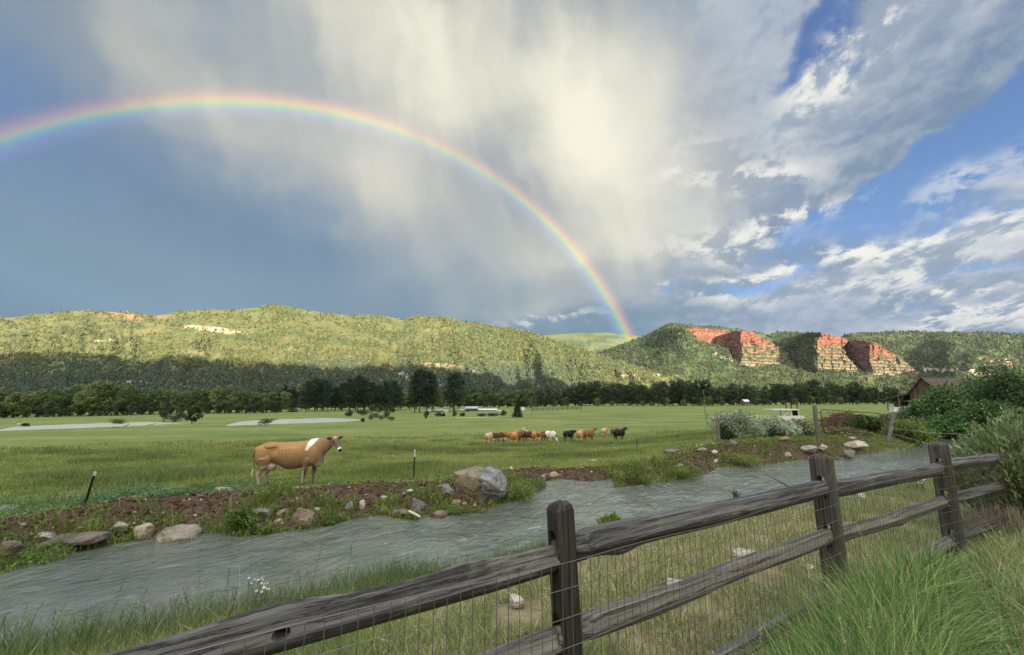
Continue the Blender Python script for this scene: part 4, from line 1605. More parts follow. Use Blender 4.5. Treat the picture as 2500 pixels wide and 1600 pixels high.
#@@MORE
# ------------------------------------------------------------------ weathered wood
def wood_mat(name, dark, light, along='X', bump=0.7, coarse=1.0):
    m = bpy.data.materials.new(name)
    m.use_nodes = True
    g = G(m.node_tree)
    b = g.n['Principled BSDF']
    tc = g.n.new('ShaderNodeTexCoord').outputs['Object']
    inf = g.n.new('ShaderNodeObjectInfo')
    off = g.vscale(g.xyz(1.0, 1.7, 2.3), g.m('MULTIPLY', inf.outputs['Random'], 37.0))
    st = {'X': (1.1, 48, 48), 'Z': (40, 40, 1.0)}[along]
    st = tuple(v * coarse for v in st)
    wob = g.vscale(g.vm('SUBTRACT', g.noise(tc, 3.0, 3.0, 0.5, 0.0, 'Color'), (0.5, 0.5, 0.5)), 0.022)
    q = g.vm('ADD', g.vm('MULTIPLY', g.vm('ADD', tc, wob), st), off)
    n1 = g.noise(q, 1.0, 6.0, 0.65, 0.3)
    n2 = g.noise(g.vm('MULTIPLY', q, (0.6, 0.6, 0.6)), 4.0, 4.0, 0.6)
    n3 = g.noise(g.vm('ADD', tc, off), 5.0, 5.0, 0.6)
    crack = g.ss(g.m('ABSOLUTE', g.m('SUBTRACT', n1, 0.44)), 0.0, 0.016)
    f = g.m('ADD', g.m('MULTIPLY', n1, 0.8), g.m('MULTIPLY', n2, 0.4))
    col = g.mix(g.ss(f, 0.42, 0.85), dark, light)
    col = g.mix(g.ss(n3, 0.52, 0.72, 0.0, 0.5), col, (light[0] * 1.15, light[1] * 1.05, light[2] * 0.85, 1))
    col = g.mix(g.m('MULTIPLY', g.m('SUBTRACT', 1.0, crack), 0.8), col, (0.016, 0.015, 0.014, 1))
    g.l.new(col, b.inputs['Base Color'])
    b.inputs['Roughness'].default_value = 0.85
    b.inputs['Specular IOR Level'].default_value = 0.15
    bn = g.n.new('ShaderNodeBump')
    bn.inputs['Strength'].default_value = bump
    bn.inputs['Distance'].default_value = 0.012
    g.l.new(g.m('MULTIPLY', g.m('ADD', f, g.m('MULTIPLY', crack, 0.4)), 1.0), bn.inputs['Height'])
    g.l.new(bn.outputs[0], b.inputs['Normal'])
    return m


def plain_mat(name, col, rough=0.6, metal=0.0, spec=0.4, nscale=0.0, namt=0.2, bump=0.0):
    m = bpy.data.materials.new(name)
    m.use_nodes = True
    g = G(m.node_tree)
    b = g.n['Principled BSDF']
    tc = g.n.new('ShaderNodeTexCoord').outputs['Object']
    c4 = (col[0], col[1], col[2], 1)
    if nscale:
        n = g.noise(tc, nscale, 5.0, 0.6)
        g.l.new(g.mix(g.ss(n, 0.3, 0.7), tuple(v * (1 - namt) for v in col) + (1,), tuple(min(1, v * (1 + namt)) for v in col) + (1,)), b.inputs['Base Color'])
        if bump:
            bn = g.n.new('ShaderNodeBump')
            bn.inputs['Strength'].default_value = bump
            bn.inputs['Distance'].default_value = 0.01
            g.l.new(n, bn.inputs['Height'])
            g.l.new(bn.outputs[0], b.inputs['Normal'])
    else:
        b.inputs['Base Color'].default_value = c4
    b.inputs['Roughness'].default_value = rough
    b.inputs['Metallic'].default_value = metal
    b.inputs['Specular IOR Level'].default_value = spec
    return m


M_RAIL = wood_mat("weathered_rail", (.032, .030, .029, 1), (.175, .170, .162, 1), 'X')
M_RAIL2 = wood_mat("bleached_rail", (.085, .080, .072, 1), (.25, .235, .21, 1), 'X')
M_POST = wood_mat("weathered_post", (.040, .036, .031, 1), (.12, .11, .095, 1), 'Z')
M_POSTN = wood_mat("dark_post", (.022, .020, .018, 1), (.075, .068, .058, 1), 'Z')
M_OLDPOST = wood_mat("old_post", (.08, .075, .068, 1), (.24, .22, .19, 1), 'Z', coarse=0.7)
M_WIRE = plain_mat("galvanised_wire", (.13, .12, .105), 0.55, 0.4, 0.4)
M_RUST = plain_mat("rusty_steel", (.075, .055, .045), 0.75, 0.3, 0.3, 30.0, 0.4)
M_BLACK = plain_mat("black_steel", (.018, .019, .020), 0.5, 0.4, 0.4, 20.0, 0.3)
M_WHITE = plain_mat("white_paint", (.60, .60, .58), 0.6, 0.0, 0.3, 8.0, 0.10)

# ------------------------------------------------------------------ split rail fence along the path
FP = [np.array(p) for p in [(-2.02, 0.62), (0.265, 2.02), (2.42, 3.40), (4.60, 4.66), (6.8, 5.85), (9.1, 7.0)]]
RAILZ = [[.955, 1.03, 1.02, .985, .96, .95], [.66, .695, .675, .655, .63, .62], [.28, .29, .28, .27, .25, .24]]


def modifier_mesh(o):
    dg = bpy.context.evaluated_depsgraph_get()
    dg.update()
    me = bpy.data.meshes.new_from_object(o.evaluated_get(dg))
    return me


def make_post(root, p, top, w, dep, rz, mat, seed, slots, lean=(0, 0)):
    r = np.random.default_rng(seed)
    nz = 26
    sec = np.array([(-1, -.72), (-.72, -1), (.72, -1), (1, -.72), (1, .72), (.72, 1), (-.72, 1), (-1, .72)])
    V = []
    for k in range(nz):
        z = -0.35 + (top + .35) * k / (nz - 1)
        t = z / top
        s_ = 1.06 - 0.08 * t
        j = 1 + 0.05 * np.array([perlin(np.array([i * .9 + seed]), np.array([z * 2.2]))[0] for i in range(8)])
        q = sec * j[:, None] * np.array([dep * .5, w * .5]) * s_
        zz = z + (k == nz - 1) * r.normal(0, 0.006, 8)
        V.append(np.stack([q[:, 0] + lean[0] * z, q[:, 1] + lean[1] * z, np.full(8, 0) + zz], 1))
    # rounded, worn top
    q = V[-1].copy()
    c = q.mean(0)
    V.append(c + (q - c) * .86 + [0, 0, .016])
    V.append(c + (q - c) * .55 + [0, 0, .030] + r.normal(0, .003, (8, 3)))
    V = np.concatenate(V)
    n = len(V) // 8
    i, j = np.meshgrid(np.arange(n - 1), np.arange(8), indexing='ij')
    i, j = i.ravel(), j.ravel()
    F4 = np.stack([i * 8 + j, i * 8 + (j + 1) % 8, (i + 1) * 8 + (j + 1) % 8, (i + 1) * 8 + j], 1)
    k = np.arange(8)
    V = np.concatenate([V, [V[-8:].mean(0) + [0, 0, .004]], [V[:8].mean(0)]])
    F3 = np.concatenate([np.stack([(n - 1) * 8 + k, (n - 1) * 8 + (k + 1) % 8, np.full(8, n * 8)], 1), np.stack([k, np.full(8, n * 8 + 1), (k + 1) % 8], 1)])
    me = mesh_np(V, [F4, F3], None, False, name="post")
    o = link("post", me, mat)
    cut = MB()
    for z in slots:
        th = np.linspace(0, 2 * np.pi, 14, endpoint=False)
        prof = np.stack([np.cos(th) * .030, np.sin(th) * .030], 1)
        prof[:, 1] += np.where(prof[:, 1] > 0, .055, -.055)
        A_ = np.stack([np.full(14, -.4), prof[:, 0], prof[:, 1] + z + .015], 1)
        B_ = A_ + [.8, 0, 0]
        VV = np.concatenate([A_, B_])
        k = np.arange(14)
        cut.add(VV, np.stack([k, (k + 1) % 14, 14 + (k + 1) % 14, 14 + k], 1), (0, 0, 0))
        for base, rev in ((0, True), (14, False)):
            VC = np.concatenate([VV[base:base + 14], [VV[base:base + 14].mean(0)]])
            f3 = np.stack([k, (k + 1) % 14, np.full(14, 14)], 1)
            cut.add(VC, f3[:, ::-1] if rev else f3, (0, 0, 0))
    cm = cut.mesh("slots")
    bm = bmesh.new()
    bm.from_mesh(cm)
    bmesh.ops.remove_doubles(bm, verts=bm.verts, dist=1e-4)
    bmesh.ops.recalc_face_normals(bm, faces=bm.faces)
    bm.to_mesh(cm)
    bm.free()
    bm = bmesh.new()
    bm.from_mesh(me)
    bmesh.ops.recalc_face_normals(bm, faces=bm.faces)
    bm.to_mesh(me)
    bm.free()
    co = bpy.data.objects.new("slots", cm)
    C.objects.link(co)
    md = o.modifiers.new("slots", 'BOOLEAN')
    md.operation = 'DIFFERENCE'
    md.solver = 'EXACT'
    md.object = co
    me2 = modifier_mesh(o)
    o.modifiers.clear()
    if len(me2.vertices) > 50:
        o.data = me2
        if len(o.data.materials) == 0:
            o.data.materials.append(mat)
    bpy.data.objects.remove(co)
    o.location = (p[0], p[1], 0.0)
    o.rotation_euler = (0, 0, rz)
    o.parent = root
    return o


def make_rail(root, a, b, mat, seed, th=.115, knots=(), hole=None, wave=.012):
    """a split log between two points, its own X axis along the length"""
    r = np.random.default_rng(seed)
    a, b = np.array(a), np.array(b)
    L = np.linalg.norm(b - a)
    n, m = 110, 26
    xs = np.linspace(-.10, L + .10, n)
    ang = np.linspace(0, 2 * np.pi, m, endpoint=False)
    # rounded wedge profile
    pa = np.array([0.1, 1.45, 2.7, 3.9, 5.1]) + r.uniform(-.25, .25, 5)
    pc = r.uniform(.80, 1.0, 5)
    cs = np.cos(ang[:, None] - pa[None])
    rad = np.min(np.where(cs > .15, pc / np.maximum(cs, .15), 9), 1).clip(.7, 1.28)
    V = []
    for i, x in enumerate(xs):
        t = (x + .1) / (L + .2)
        cy = wave * perlin(np.array([x * 1.1 + seed * 3.1]), np.array([.3]))[0] * 2
        cz = wave * perlin(np.array([x * 1.0 + seed * 7.7]), np.array([4.3]))[0] * 3.0
        k = th * .5 * (1 + .10 * perlin(np.array([x * 1.7 + seed]), np.array([9.1]))[0])
        tz = 1 - .22 * sm(abs(t - .5), .43, .475)
        ty = 1 - .50 * sm(abs(t - .5), .42, .468)
        bulge = np.zeros(m)
        for (kx, ka, ks, kw) in knots:
            bulge += ks * np.exp(-((x - kx) / kw) ** 2) * np.exp(-(np.angle(np.exp(1j * (ang - ka))) / .8) ** 2)
        nn = perlin(np.cos(ang) * 2 + seed, np.sin(ang) * 2 + x * .8) * .06 + perlin(np.cos(ang) * 7 + seed, np.sin(ang) * 7 + x * 1.1) * .05
        q = k * (rad + nn) + bulge
        V.append(np.stack([np.full(m, x), cy * ty + np.cos(ang) * q * .86 * ty, cz + np.sin(ang) * q * tz], 1))
    V = np.concatenate(V)
    F4 = grid_faces_ring(n, m)
    V = np.concatenate([V, [V[:m].mean(0)], [V[-m:].mean(0)]])
    k = np.arange(m)
    F3 = np.concatenate([np.stack([k, np.full(m, n * m), (k + 1) % m], 1), np.stack([(n - 1) * m + k, (n - 1) * m + (k + 1) % m, np.full(m, n * m + 1)], 1)])
    me = mesh_np(V, [F4, F3], None, False, name="rail")
    o = link("rail", me, mat)
    bm = bmesh.new()
    bm.from_mesh(me)
    bmesh.ops.recalc_face_normals(bm, faces=bm.faces)
    bm.to_mesh(me)
    bm.free()
    if hole is not None:
        hb = MB()
        hb.tube([[hole[0] - .02, -.2, hole[1] + .0], [hole[0], 0, hole[1]], [hole[0] + .03, .2, hole[1] + .015]], [hole[2] * 1.25, hole[2], hole[2] * 1.2], (0, 0, 0), 12)
        cm = hb.mesh("hole")
        bm = bmesh.new()
        bm.from_mesh(cm)
        bmesh.ops.remove_doubles(bm, verts=bm.verts, dist=1e-4)
        bmesh.ops.recalc_face_normals(bm, faces=bm.faces)
        bmesh.ops.scale(bm, vec=(1.7, 1, 1), verts=bm.verts, space=Matrix.Translation((-hole[0], 0, -hole[1])))
        bm.to_mesh(cm)
        bm.free()
        co = bpy.data.objects.new("hole", cm)
        C.objects.link(co)
        md = o.modifiers.new("hole", 'BOOLEAN')
        md.operation = 'DIFFERENCE'
        md.solver = 'EXACT'
        md.object = co
        me2 = modifier_mesh(o)
        o.modifiers.clear()
        if len(me2.vertices) > 500:
            o.data = me2
            if len(o.data.materials) == 0:
                o.data.materials.append(mat)
        bpy.data.objects.remove(co)
    d = (b - a) / L
    o.location = a
    o.rotation_euler = (0, -math.asin(d[2]), math.atan2(d[1], d[0]))
    o.parent = root
    return o


def grid_faces_ring(n, m):
    i, j = np.meshgrid(np.arange(n - 1), np.arange(m), indexing='ij')
    i, j = i.ravel(), j.ravel()
    return np.stack([i * m + j, i * m + (j + 1) % m, (i + 1) * m + (j + 1) % m, (i + 1) * m + j], 1)


def build_fence():
    root = empty("rail_fence", (0.265, 2.02, 0))
    tag(root, "weathered split rail fence with wire mesh along the near bank", "fence")
    made = []
    tops = [1.22, 1.215, 1.245, 1.215, 1.2, 1.2]
    wid = [.13, .105, .150, .155, .15, .15]
    dep = [.12, .100, .085, .085, .09, .09]
    rzs = [R(32), R(28), R(30), R(28), R(27), R(27)]
    for i, p in enumerate(FP):
        made.append(make_post(root, p, tops[i], wid[i], dep[i], rzs[i], M_POSTN if i < 2 else M_POST, 40 + i, [RAILZ[0][i], RAILZ[1][i], RAILZ[2][i]], lean=(-0.045, 0.0) if i == 1 else (0, 0)))
    for lev in range(3):
        for i in range(len(FP) - 1):
            a = np.array([FP[i][0], FP[i][1], RAILZ[lev][i]])
            b = np.array([FP[i + 1][0], FP[i + 1][1], RAILZ[lev][i + 1]])
            d = (b - a) / np.linalg.norm(b - a)
            nrm = np.array([d[1], -d[0], 0])
            off = .012 if i % 2 else -.012
            a = a + nrm * off + [0, 0, (.012 if i % 2 else -.012)]
            b = b + nrm * off + [0, 0, (.012 if i % 2 else -.012)]
            kn, hole = [], None
            if lev == 0 and i == 0:
                kn = [(1.52, 1.6, .020, .17), (2.15, 1.7, .012, .14)]
                hole = (1.545, .022, .0145)
            if lev == 0 and i == 1:
                kn = [(.30, 4.4, .022, .10)]
            if lev == 1 and i == 2:
                kn = [(1.3, 4.6, .016, .1)]
            mat = M_RAIL if (lev == 0 or i >= 3) else M_RAIL2
            made.append(make_rail(root, a, b, mat, 60 + lev * 10 + i, [.118, .108, .098][lev] if i else [.116, .106, .10][lev], kn, hole, wave=.007))
    # welded wire mesh on the viewer's side
    w = MB()
    r = np.random.default_rng(9)
    path = [np.array(p) for p in FP]
    seglen = [np.linalg.norm(path[i + 1] - path[i]) for i in range(len(path) - 1)]
    tot = sum(seglen)
    cum = np.concatenate([[0], np.cumsum(seglen)])

    def at(s_):
        i = min(len(seglen) - 1, int(np.searchsorted(cum, s_, 'right') - 1))
        t = (s_ - cum[i]) / seglen[i]
        p = path[i] * (1 - t) + path[i + 1] * t
        d = (path[i + 1] - path[i]) / seglen[i]
        return p + np.array([d[1], -d[0]]) * (.082 + .006 * math.sin(s_ * 5.1))

    def sag(s_):
        return 0.012 * math.sin(s_ * 1.3) + 0.006 * math.sin(s_ * 4.7)
    rows = [.03, .09, .15, .22, .30, .39, .49, .60, .71, .82, .93, 1.03]
    ss_ = np.linspace(0, tot, 300)
    for zr in rows:
        pts = np.array([[*at(s_), zr + sag(s_)] for s_ in ss_])
        w.tube(pts, .0016, (.2, .2, .2), 4, False)
    for s_ in np.arange(0.02, tot, .0508):
        p = at(s_)
        pts = [[p[0] + r.normal(0, .0012), p[1] + r.normal(0, .0012), z + sag(s_)] for z in (.0, .3, .65, 1.03)]
        w.tube(pts, .0015, (.2, .2, .2), 4, False)
    wm = w.build("wire_mesh", M_WIRE, root)
    made.append(wm)
    inv = Matrix.Translation((0.265, 2.02, 0)).inverted()
    for o in made:
        o.matrix_parent_inverse = inv
    return root


build_fence()


# ------------------------------------------------------------------ rocks
def rock_mesh(seed, sub=3, facet=7, rough=.12, strat=0.0):
    r = np.random.default_rng(seed)
    bm = bmesh.new()
    bmesh.ops.create_icosphere(bm, subdivisions=sub, radius=1.0)
    V = np.array([v.co[:] for v in bm.verts])
    F = np.array([[v.index for v in f.verts] for f in bm.faces])
    bm.free()
    for k in range(facet):
        n = r.normal(size=3)
        n /= np.linalg.norm(n)
        c = r.uniform(.45, .8)
        d = V @ n - c
        V = V - np.where(d > 0, d, 0)[:, None] * n * .92
    N = V / np.linalg.norm(V, axis=1)[:, None]
    V = V + N * (fbm(V[:, 0] * 1.6 + seed, V[:, 1] * 1.6, V[:, 2] * 1.6, o=4) * rough)[:, None]
    if strat:
        V[:, 2] += strat * np.sin(V[:, 2] * 14 + V[:, 0] * 2)
    return V, F


def make_rock(name, label, loc, size, col, seed, rz=0.0, tilt=0.0, sub=3, group=None, cat="rock", col2=None, rough=.12, facet=7, sink=.25, moss=0.0):
    V, F = rock_mesh(seed, sub, facet + 5, rough)
    V = V * np.array(size) * .5
    n = fbm(V[:, 0] * 4 / size[0] + seed, V[:, 1] * 4 / size[0], V[:, 2] * 4 / size[0], o=4)
    c = mixc(np.array(col), np.array(col2 if col2 is not None else np.array(col) * .62), sm(n, -.25, .35))
    if moss:
        c = mixc(c, np.array([.055, .065, .025]), sm(n + V[:, 2] / size[2] * -1.2, .2, .6) * moss)
    o = link(name, mesh_np(V, F, c, sub >= 4, name=name), M_ROCK)
    o.location = (loc[0], loc[1], loc[2] + size[2] * (.5 - sink))
    o.rotation_euler = (tilt, tilt * .6, rz)
    tag(o, label, cat, group)
    return o


PALE = (.34, .31, .25)
GREY = (.20, .195, .18)
TANR = (.30, .235, .16)
WHT = (.50, .47, .38)


def rock_px(px, py, w, h, label, col=PALE, seed=None, Y=None, name="rock", group=None, dz=0.0, flat=None, **kw):
    """a rock whose middle bottom stands at (px, py); w and h in photograph pixels"""
    Yy = Y or Yat(px, py, 1.5, 60)
    p = P(px, py, Yy)
    k = math.hypot(Yy, p[0] * 0) / F
    W_, H_ = w * k, h * k
    seed = seed if seed is not None else int(px * 7 + py)
    z = gz(p[0], Yy) + dz
    sink = .28
    return make_rock(name, label, (p[0], Yy, z), (W_, W_ * kw.pop('deep', .8), H_ / (1 - sink)), col, seed, sink=sink, group=group, rz=kw.pop('rz', (seed * 1.7) % 3 * .3 - .4), **kw)


def build_rocks():
    # the big boulder: two masses of one split stone
    Yb = Yat(1170, 1222, 5, 60)
    p = P(1167, 1226, Yb)
    s = Yb / F
    z = gz(p[0], Yb)
    V, F_ = rock_mesh(503, 5, 9, .09)
    N = V / np.linalg.norm(V, axis=1)[:, None]
    # a split that runs from the top down the middle and across to the right
    d1 = V @ np.array([.93, -.30, .10]) - .12
    d2 = V @ np.array([.10, -.45, .88]) - .18
    crk = np.exp(-(d1 / .045) ** 2) * .06 + np.exp(-(d2 / .05) ** 2) * .085 * (V[:, 0] > .1)
    V = V - N * crk[:, None]
    V = V + N * (np.where(d1 > 0, -.03, 0.03) + .035 * ridged(V[:, 0] * 2.5, V[:, 2] * 2.5 + V[:, 1], 3))[:, None]
    W_, H_ = 112 * s, 100 * s
    V = V * np.array([W_ * .60, W_ * .50, H_ * .50])
    n = fbm(V[:, 0] * 5, V[:, 1] * 5, V[:, 2] * 5, o=5)
    left = sm(d1 + .1 * n, .06, -.06)
    c = mixc(np.array([.23, .225, .215]), np.array([.11, .11, .108]), sm(n, -.2, .3))
    c = mixc(c, mixc(np.array([.24, .185, .11]), np.array([.16, .14, .085]), sm(n, -.1, .3)), left * .85)
    c = mixc(c, np.array([.40, .37, .30]), sm(n, .32, .45) * .5)
    o = link("boulder", mesh_np(V, F_, c, True, name="boulder"), M_ROCK)
    o.location = (p[0], Yb + .25, z + H_ * .30)
    o.rotation_euler = (0.05, 0.10, .25)
    tag(o, "big split grey and tan boulder on the grassy far bank", "boulder")
    L = [
        # px, py(bottom), w, h, label, colour
        (290, 1300, 50, 28, "tan angular rock at the left of the bare dirt slope", PALE),
        (345, 1322, 52, 36, "square cream rock at the water's edge below the angular tan one", (.40, .33, .23)),
        (432, 1328, 130, 32, "broad sloping grey-tan slab half under the water", (.27, .235, .18)),
        (165, 1330, 150, 24, "long low dark rock ledge in the grass at left", (.15, .125, .10)),
        (110, 1316, 46, 14, "pale flat stone on the end of the dark rock ledge", PALE),
        (10, 1364, 60, 36, "brown rock at the left picture edge by the water", (.20, .165, .13)),
        (198, 1302, 22, 10, "small white-topped stone above the dark rock ledge", PALE),
        (545, 1288, 24, 10, "small rounded pale stone at the water left of the fern clump", PALE),
        (640, 1264, 44, 18, "split slab among the ferny clump leaves", GREY),
        (690, 1262, 26, 16, "tan block between the ferny clump and the wet rocks", TANR),
        (735, 1288, 76, 42, "wet brown rock standing at the stream edge under the cow", (.24, .19, .14)),
        (680, 1284, 26, 12, "low pale stone left of the wet brown rock", PALE),
        (760, 1266, 24, 10, "white stone on top of the wet brown rock's bank", WHT),
        (882, 1246, 20, 22, "upright white-faced stone on the bank", WHT),
        (852, 1246, 24, 22, "grey stone beside the upright white-faced one", GREY),
        (935, 1254, 22, 16, "tan boulder piece left of the pointed grey rock", TANR),
        (1016, 1252, 42, 30, "pointed dark grey rock at the stream edge", (.17, .155, .14)),
        (980, 1258, 46, 18, "reddish brown low rock left of the pointed grey rock", (.19, .14, .10)),
        (1090, 1214, 36, 26, "slanting grey slab left of the big boulder", GREY),
        (1116, 1240, 28, 16, "round tan stone in front of the big boulder", TANR),
        (1075, 1268, 56, 20, "flat brown rock at the water in front of the boulder", (.20, .155, .11)),
        (1000, 1207, 24, 12, "white rounded stone on the dirt above the pointed rock", WHT),
        (938, 1220, 24, 9, "small white stone right of the weeds above the bank", WHT),
        (1260, 1212, 22, 16, "grey stone in the grass right of the big boulder", (.15, .15, .15)),
        (1354, 1166, 24, 13, "pinkish round rock at the little inlet", (.40, .31, .23)),
        (1432, 1144, 16, 10, "round brown stone on the dirt beyond the inlet", (.26, .20, .15)),
        (1330, 1162, 10, 7, "small brown stone left of the pinkish inlet rock", (.24, .19, .15)),
        (1517, 1162, 14, 14, "upright pale stone by the mossy clump", PALE),
        (1248, 1148, 14, 8, "white stone right behind the big boulder", WHT),
        (1925, 1118, 20, 11, "cream round rock at the water below the mossy right bank", (.42, .36, .26)),
        (1978, 1108, 46, 18, "long slanting pale rock on the mossy right bank", (.36, .33, .27)),
        (2010, 1106, 22, 14, "short pale rock beside the long slanting one", (.38, .35, .28)),
        (2088, 1098, 60, 18, "cream slab high on the mossy right bank", (.46, .41, .32)),
        (2072, 1122, 46, 24, "round grey mossy boulder at the water on the right bank", (.22, .21, .17)),
        (1980, 1124, 20, 10, "small tan rock just left of the second fence post", TANR),
        (1920, 1078, 32, 12, "reddish flat rock in front of the sage bush", (.30, .22, .16)),
        (1712, 1102, 28, 8, "flat tan stone under the old stick-topped post", PALE),
        (1745, 1112, 18, 8, "narrow white stone on the dirt left of the moss", WHT),
        (1790, 1088, 28, 14, "pile-topping grey stone at the foot of the sage bush", GREY),
        (2011, 1064, 10, 5, "small white stone at the gate's dirt track", WHT),
        (545, 1200, 42, 12, "flat tan boulder at the edge of the grass left of the cow", (.34, .29, .21)),
        (1640, 1106, 40, 10, "long flat grey slab on the dirt left of the old post", GREY),
        (1450, 1128, 30, 7, "flat pale slab at the meadow edge beyond the dirt", PALE),
        (20, 1246, 60, 9, "flat grey slab at the left edge of the dirt path", GREY),
    ]
    for i, (px, py, w, h, lab, c) in enumerate(L):
        rock_px(px, py, w, h, lab, c, seed=700 + i * 3, sub=3 if w < 40 else 4, moss=.3 if w > 40 else 0, rough=.12 if w < 60 else .22)
    # near side of the fence wire: pale limestone
    N = [
        (1668, 1402, 92, 26, 4.0, "largest white limestone lump behind the middle rail", (.52, .47, .36)),
        (1262, 1424, 44, 16, 3.9, "small white limestone by the near bank left of the post", (.50, .46, .36)),
        (1826, 1354, 80, 20, 4.6, "long white limestone lump nearer the second post", (.50, .45, .35)),
        (2090, 1246, 56, 18, 8.0, "white rock between the second and third posts", (.48, .45, .38)),
        (1980, 1250, 16, 14, 7.6, "grey stone behind the second post", GREY),
        (1980, 1400, 20, 8, 4.4, "little white stone under the second post's rail", WHT),
        (1050, 1596, 14, 8, 2.4, "round tan pebble at the bottom edge under the rails", TANR),
    ]
    for i, (px, py, w, h, Y, lab, c) in enumerate(N):
        rock_px(px, py, w, h * 1.25, lab, c, seed=900 + i, Y=Y, sub=4, rough=.2, dz=.035)
    # loose stones scattered on the dirt
    r = np.random.default_rng(77)
    n = 0
    tries = 0
    while n < 90 and tries < 3000:
        tries += 1
        px, py = r.uniform(0, 1750), r.uniform(1100, 1320)
        Y = Yat(px, py, 3, 40)
        p = P(px, py, Y)
        gi = ground_info(np.array([p[0]]), np.array([Y]))
        if gi[1][0] < 0.25 or gi[1][0] > 3.0 or gi[2][0] < .5:
            continue
        w = r.uniform(5, 15)
        c = [PALE, WHT, TANR, GREY][int(r.integers(0, 4))]
        rock_px(px, py, w, w * r.uniform(.4, .6), "small pale stone lying on the brown dirt of the far bank", c, seed=2000 + n, Y=Y, name="stone", group="stones scattered on the dirt bank", sub=2)
        n += 1


build_rocks()


# ------------------------------------------------------------------ grass and low plants (too many to count)
def blades(pos, h, w, lean, cols, r, tipc=1.25):
    """one bent two-piece blade per position"""
    n = len(pos)
    a = r.uniform(0, 2 * np.pi, n)
    side = np.stack([np.cos(a), np.sin(a), np.zeros(n)], 1) * (w * .5)[:, None]
    la = r.uniform(0, 2 * np.pi, n)
    ld = np.stack([np.cos(la), np.sin(la), np.zeros(n)], 1) * (lean * h)[:, None]
    up = np.zeros((n, 3))
    up[:, 2] = h
    b0, b1 = pos - side, pos + side
    m = pos + up * .55 + ld * .30
    m0, m1 = m - side * .8, m + side * .8
    t = pos + up * (1 - .25 * lean[:, None] ** 2) + ld
    V = np.stack([b0, b1, m0, m1, t], 1).reshape(-1, 3)
    k = (np.arange(n) * 5)[:, None]
    F = np.concatenate([k + [0, 1, 3], k + [0, 3, 2], k + [2, 3, 4]], 0)
    cc = np.stack([cols, cols, cols, cols, cols * (.5 + .5 * tipc)], 1).reshape(-1, 3)
    return V, F, cc


def polar(N, r0, r1, a0, a1, r, power=1.0):
    rr = np.exp(np.log(r0) + (np.log(r1) - np.log(r0)) * r.uniform(0, 1, N) ** power)
    aa = np.radians(r.uniform(a0, a1, N))
    return rr * np.sin(aa), rr * np.cos(aa)


FDIR = (FP[3] - FP[1]) / np.linalg.norm(FP[3] - FP[1])
FNRM = np.array([FDIR[1], -FDIR[0]])


def fence_side(x, y):
    """metres on the viewer's side of the fence line"""
    return (x - FP[1][0]) * FNRM[0] + (y - FP[1][1]) * FNRM[1]


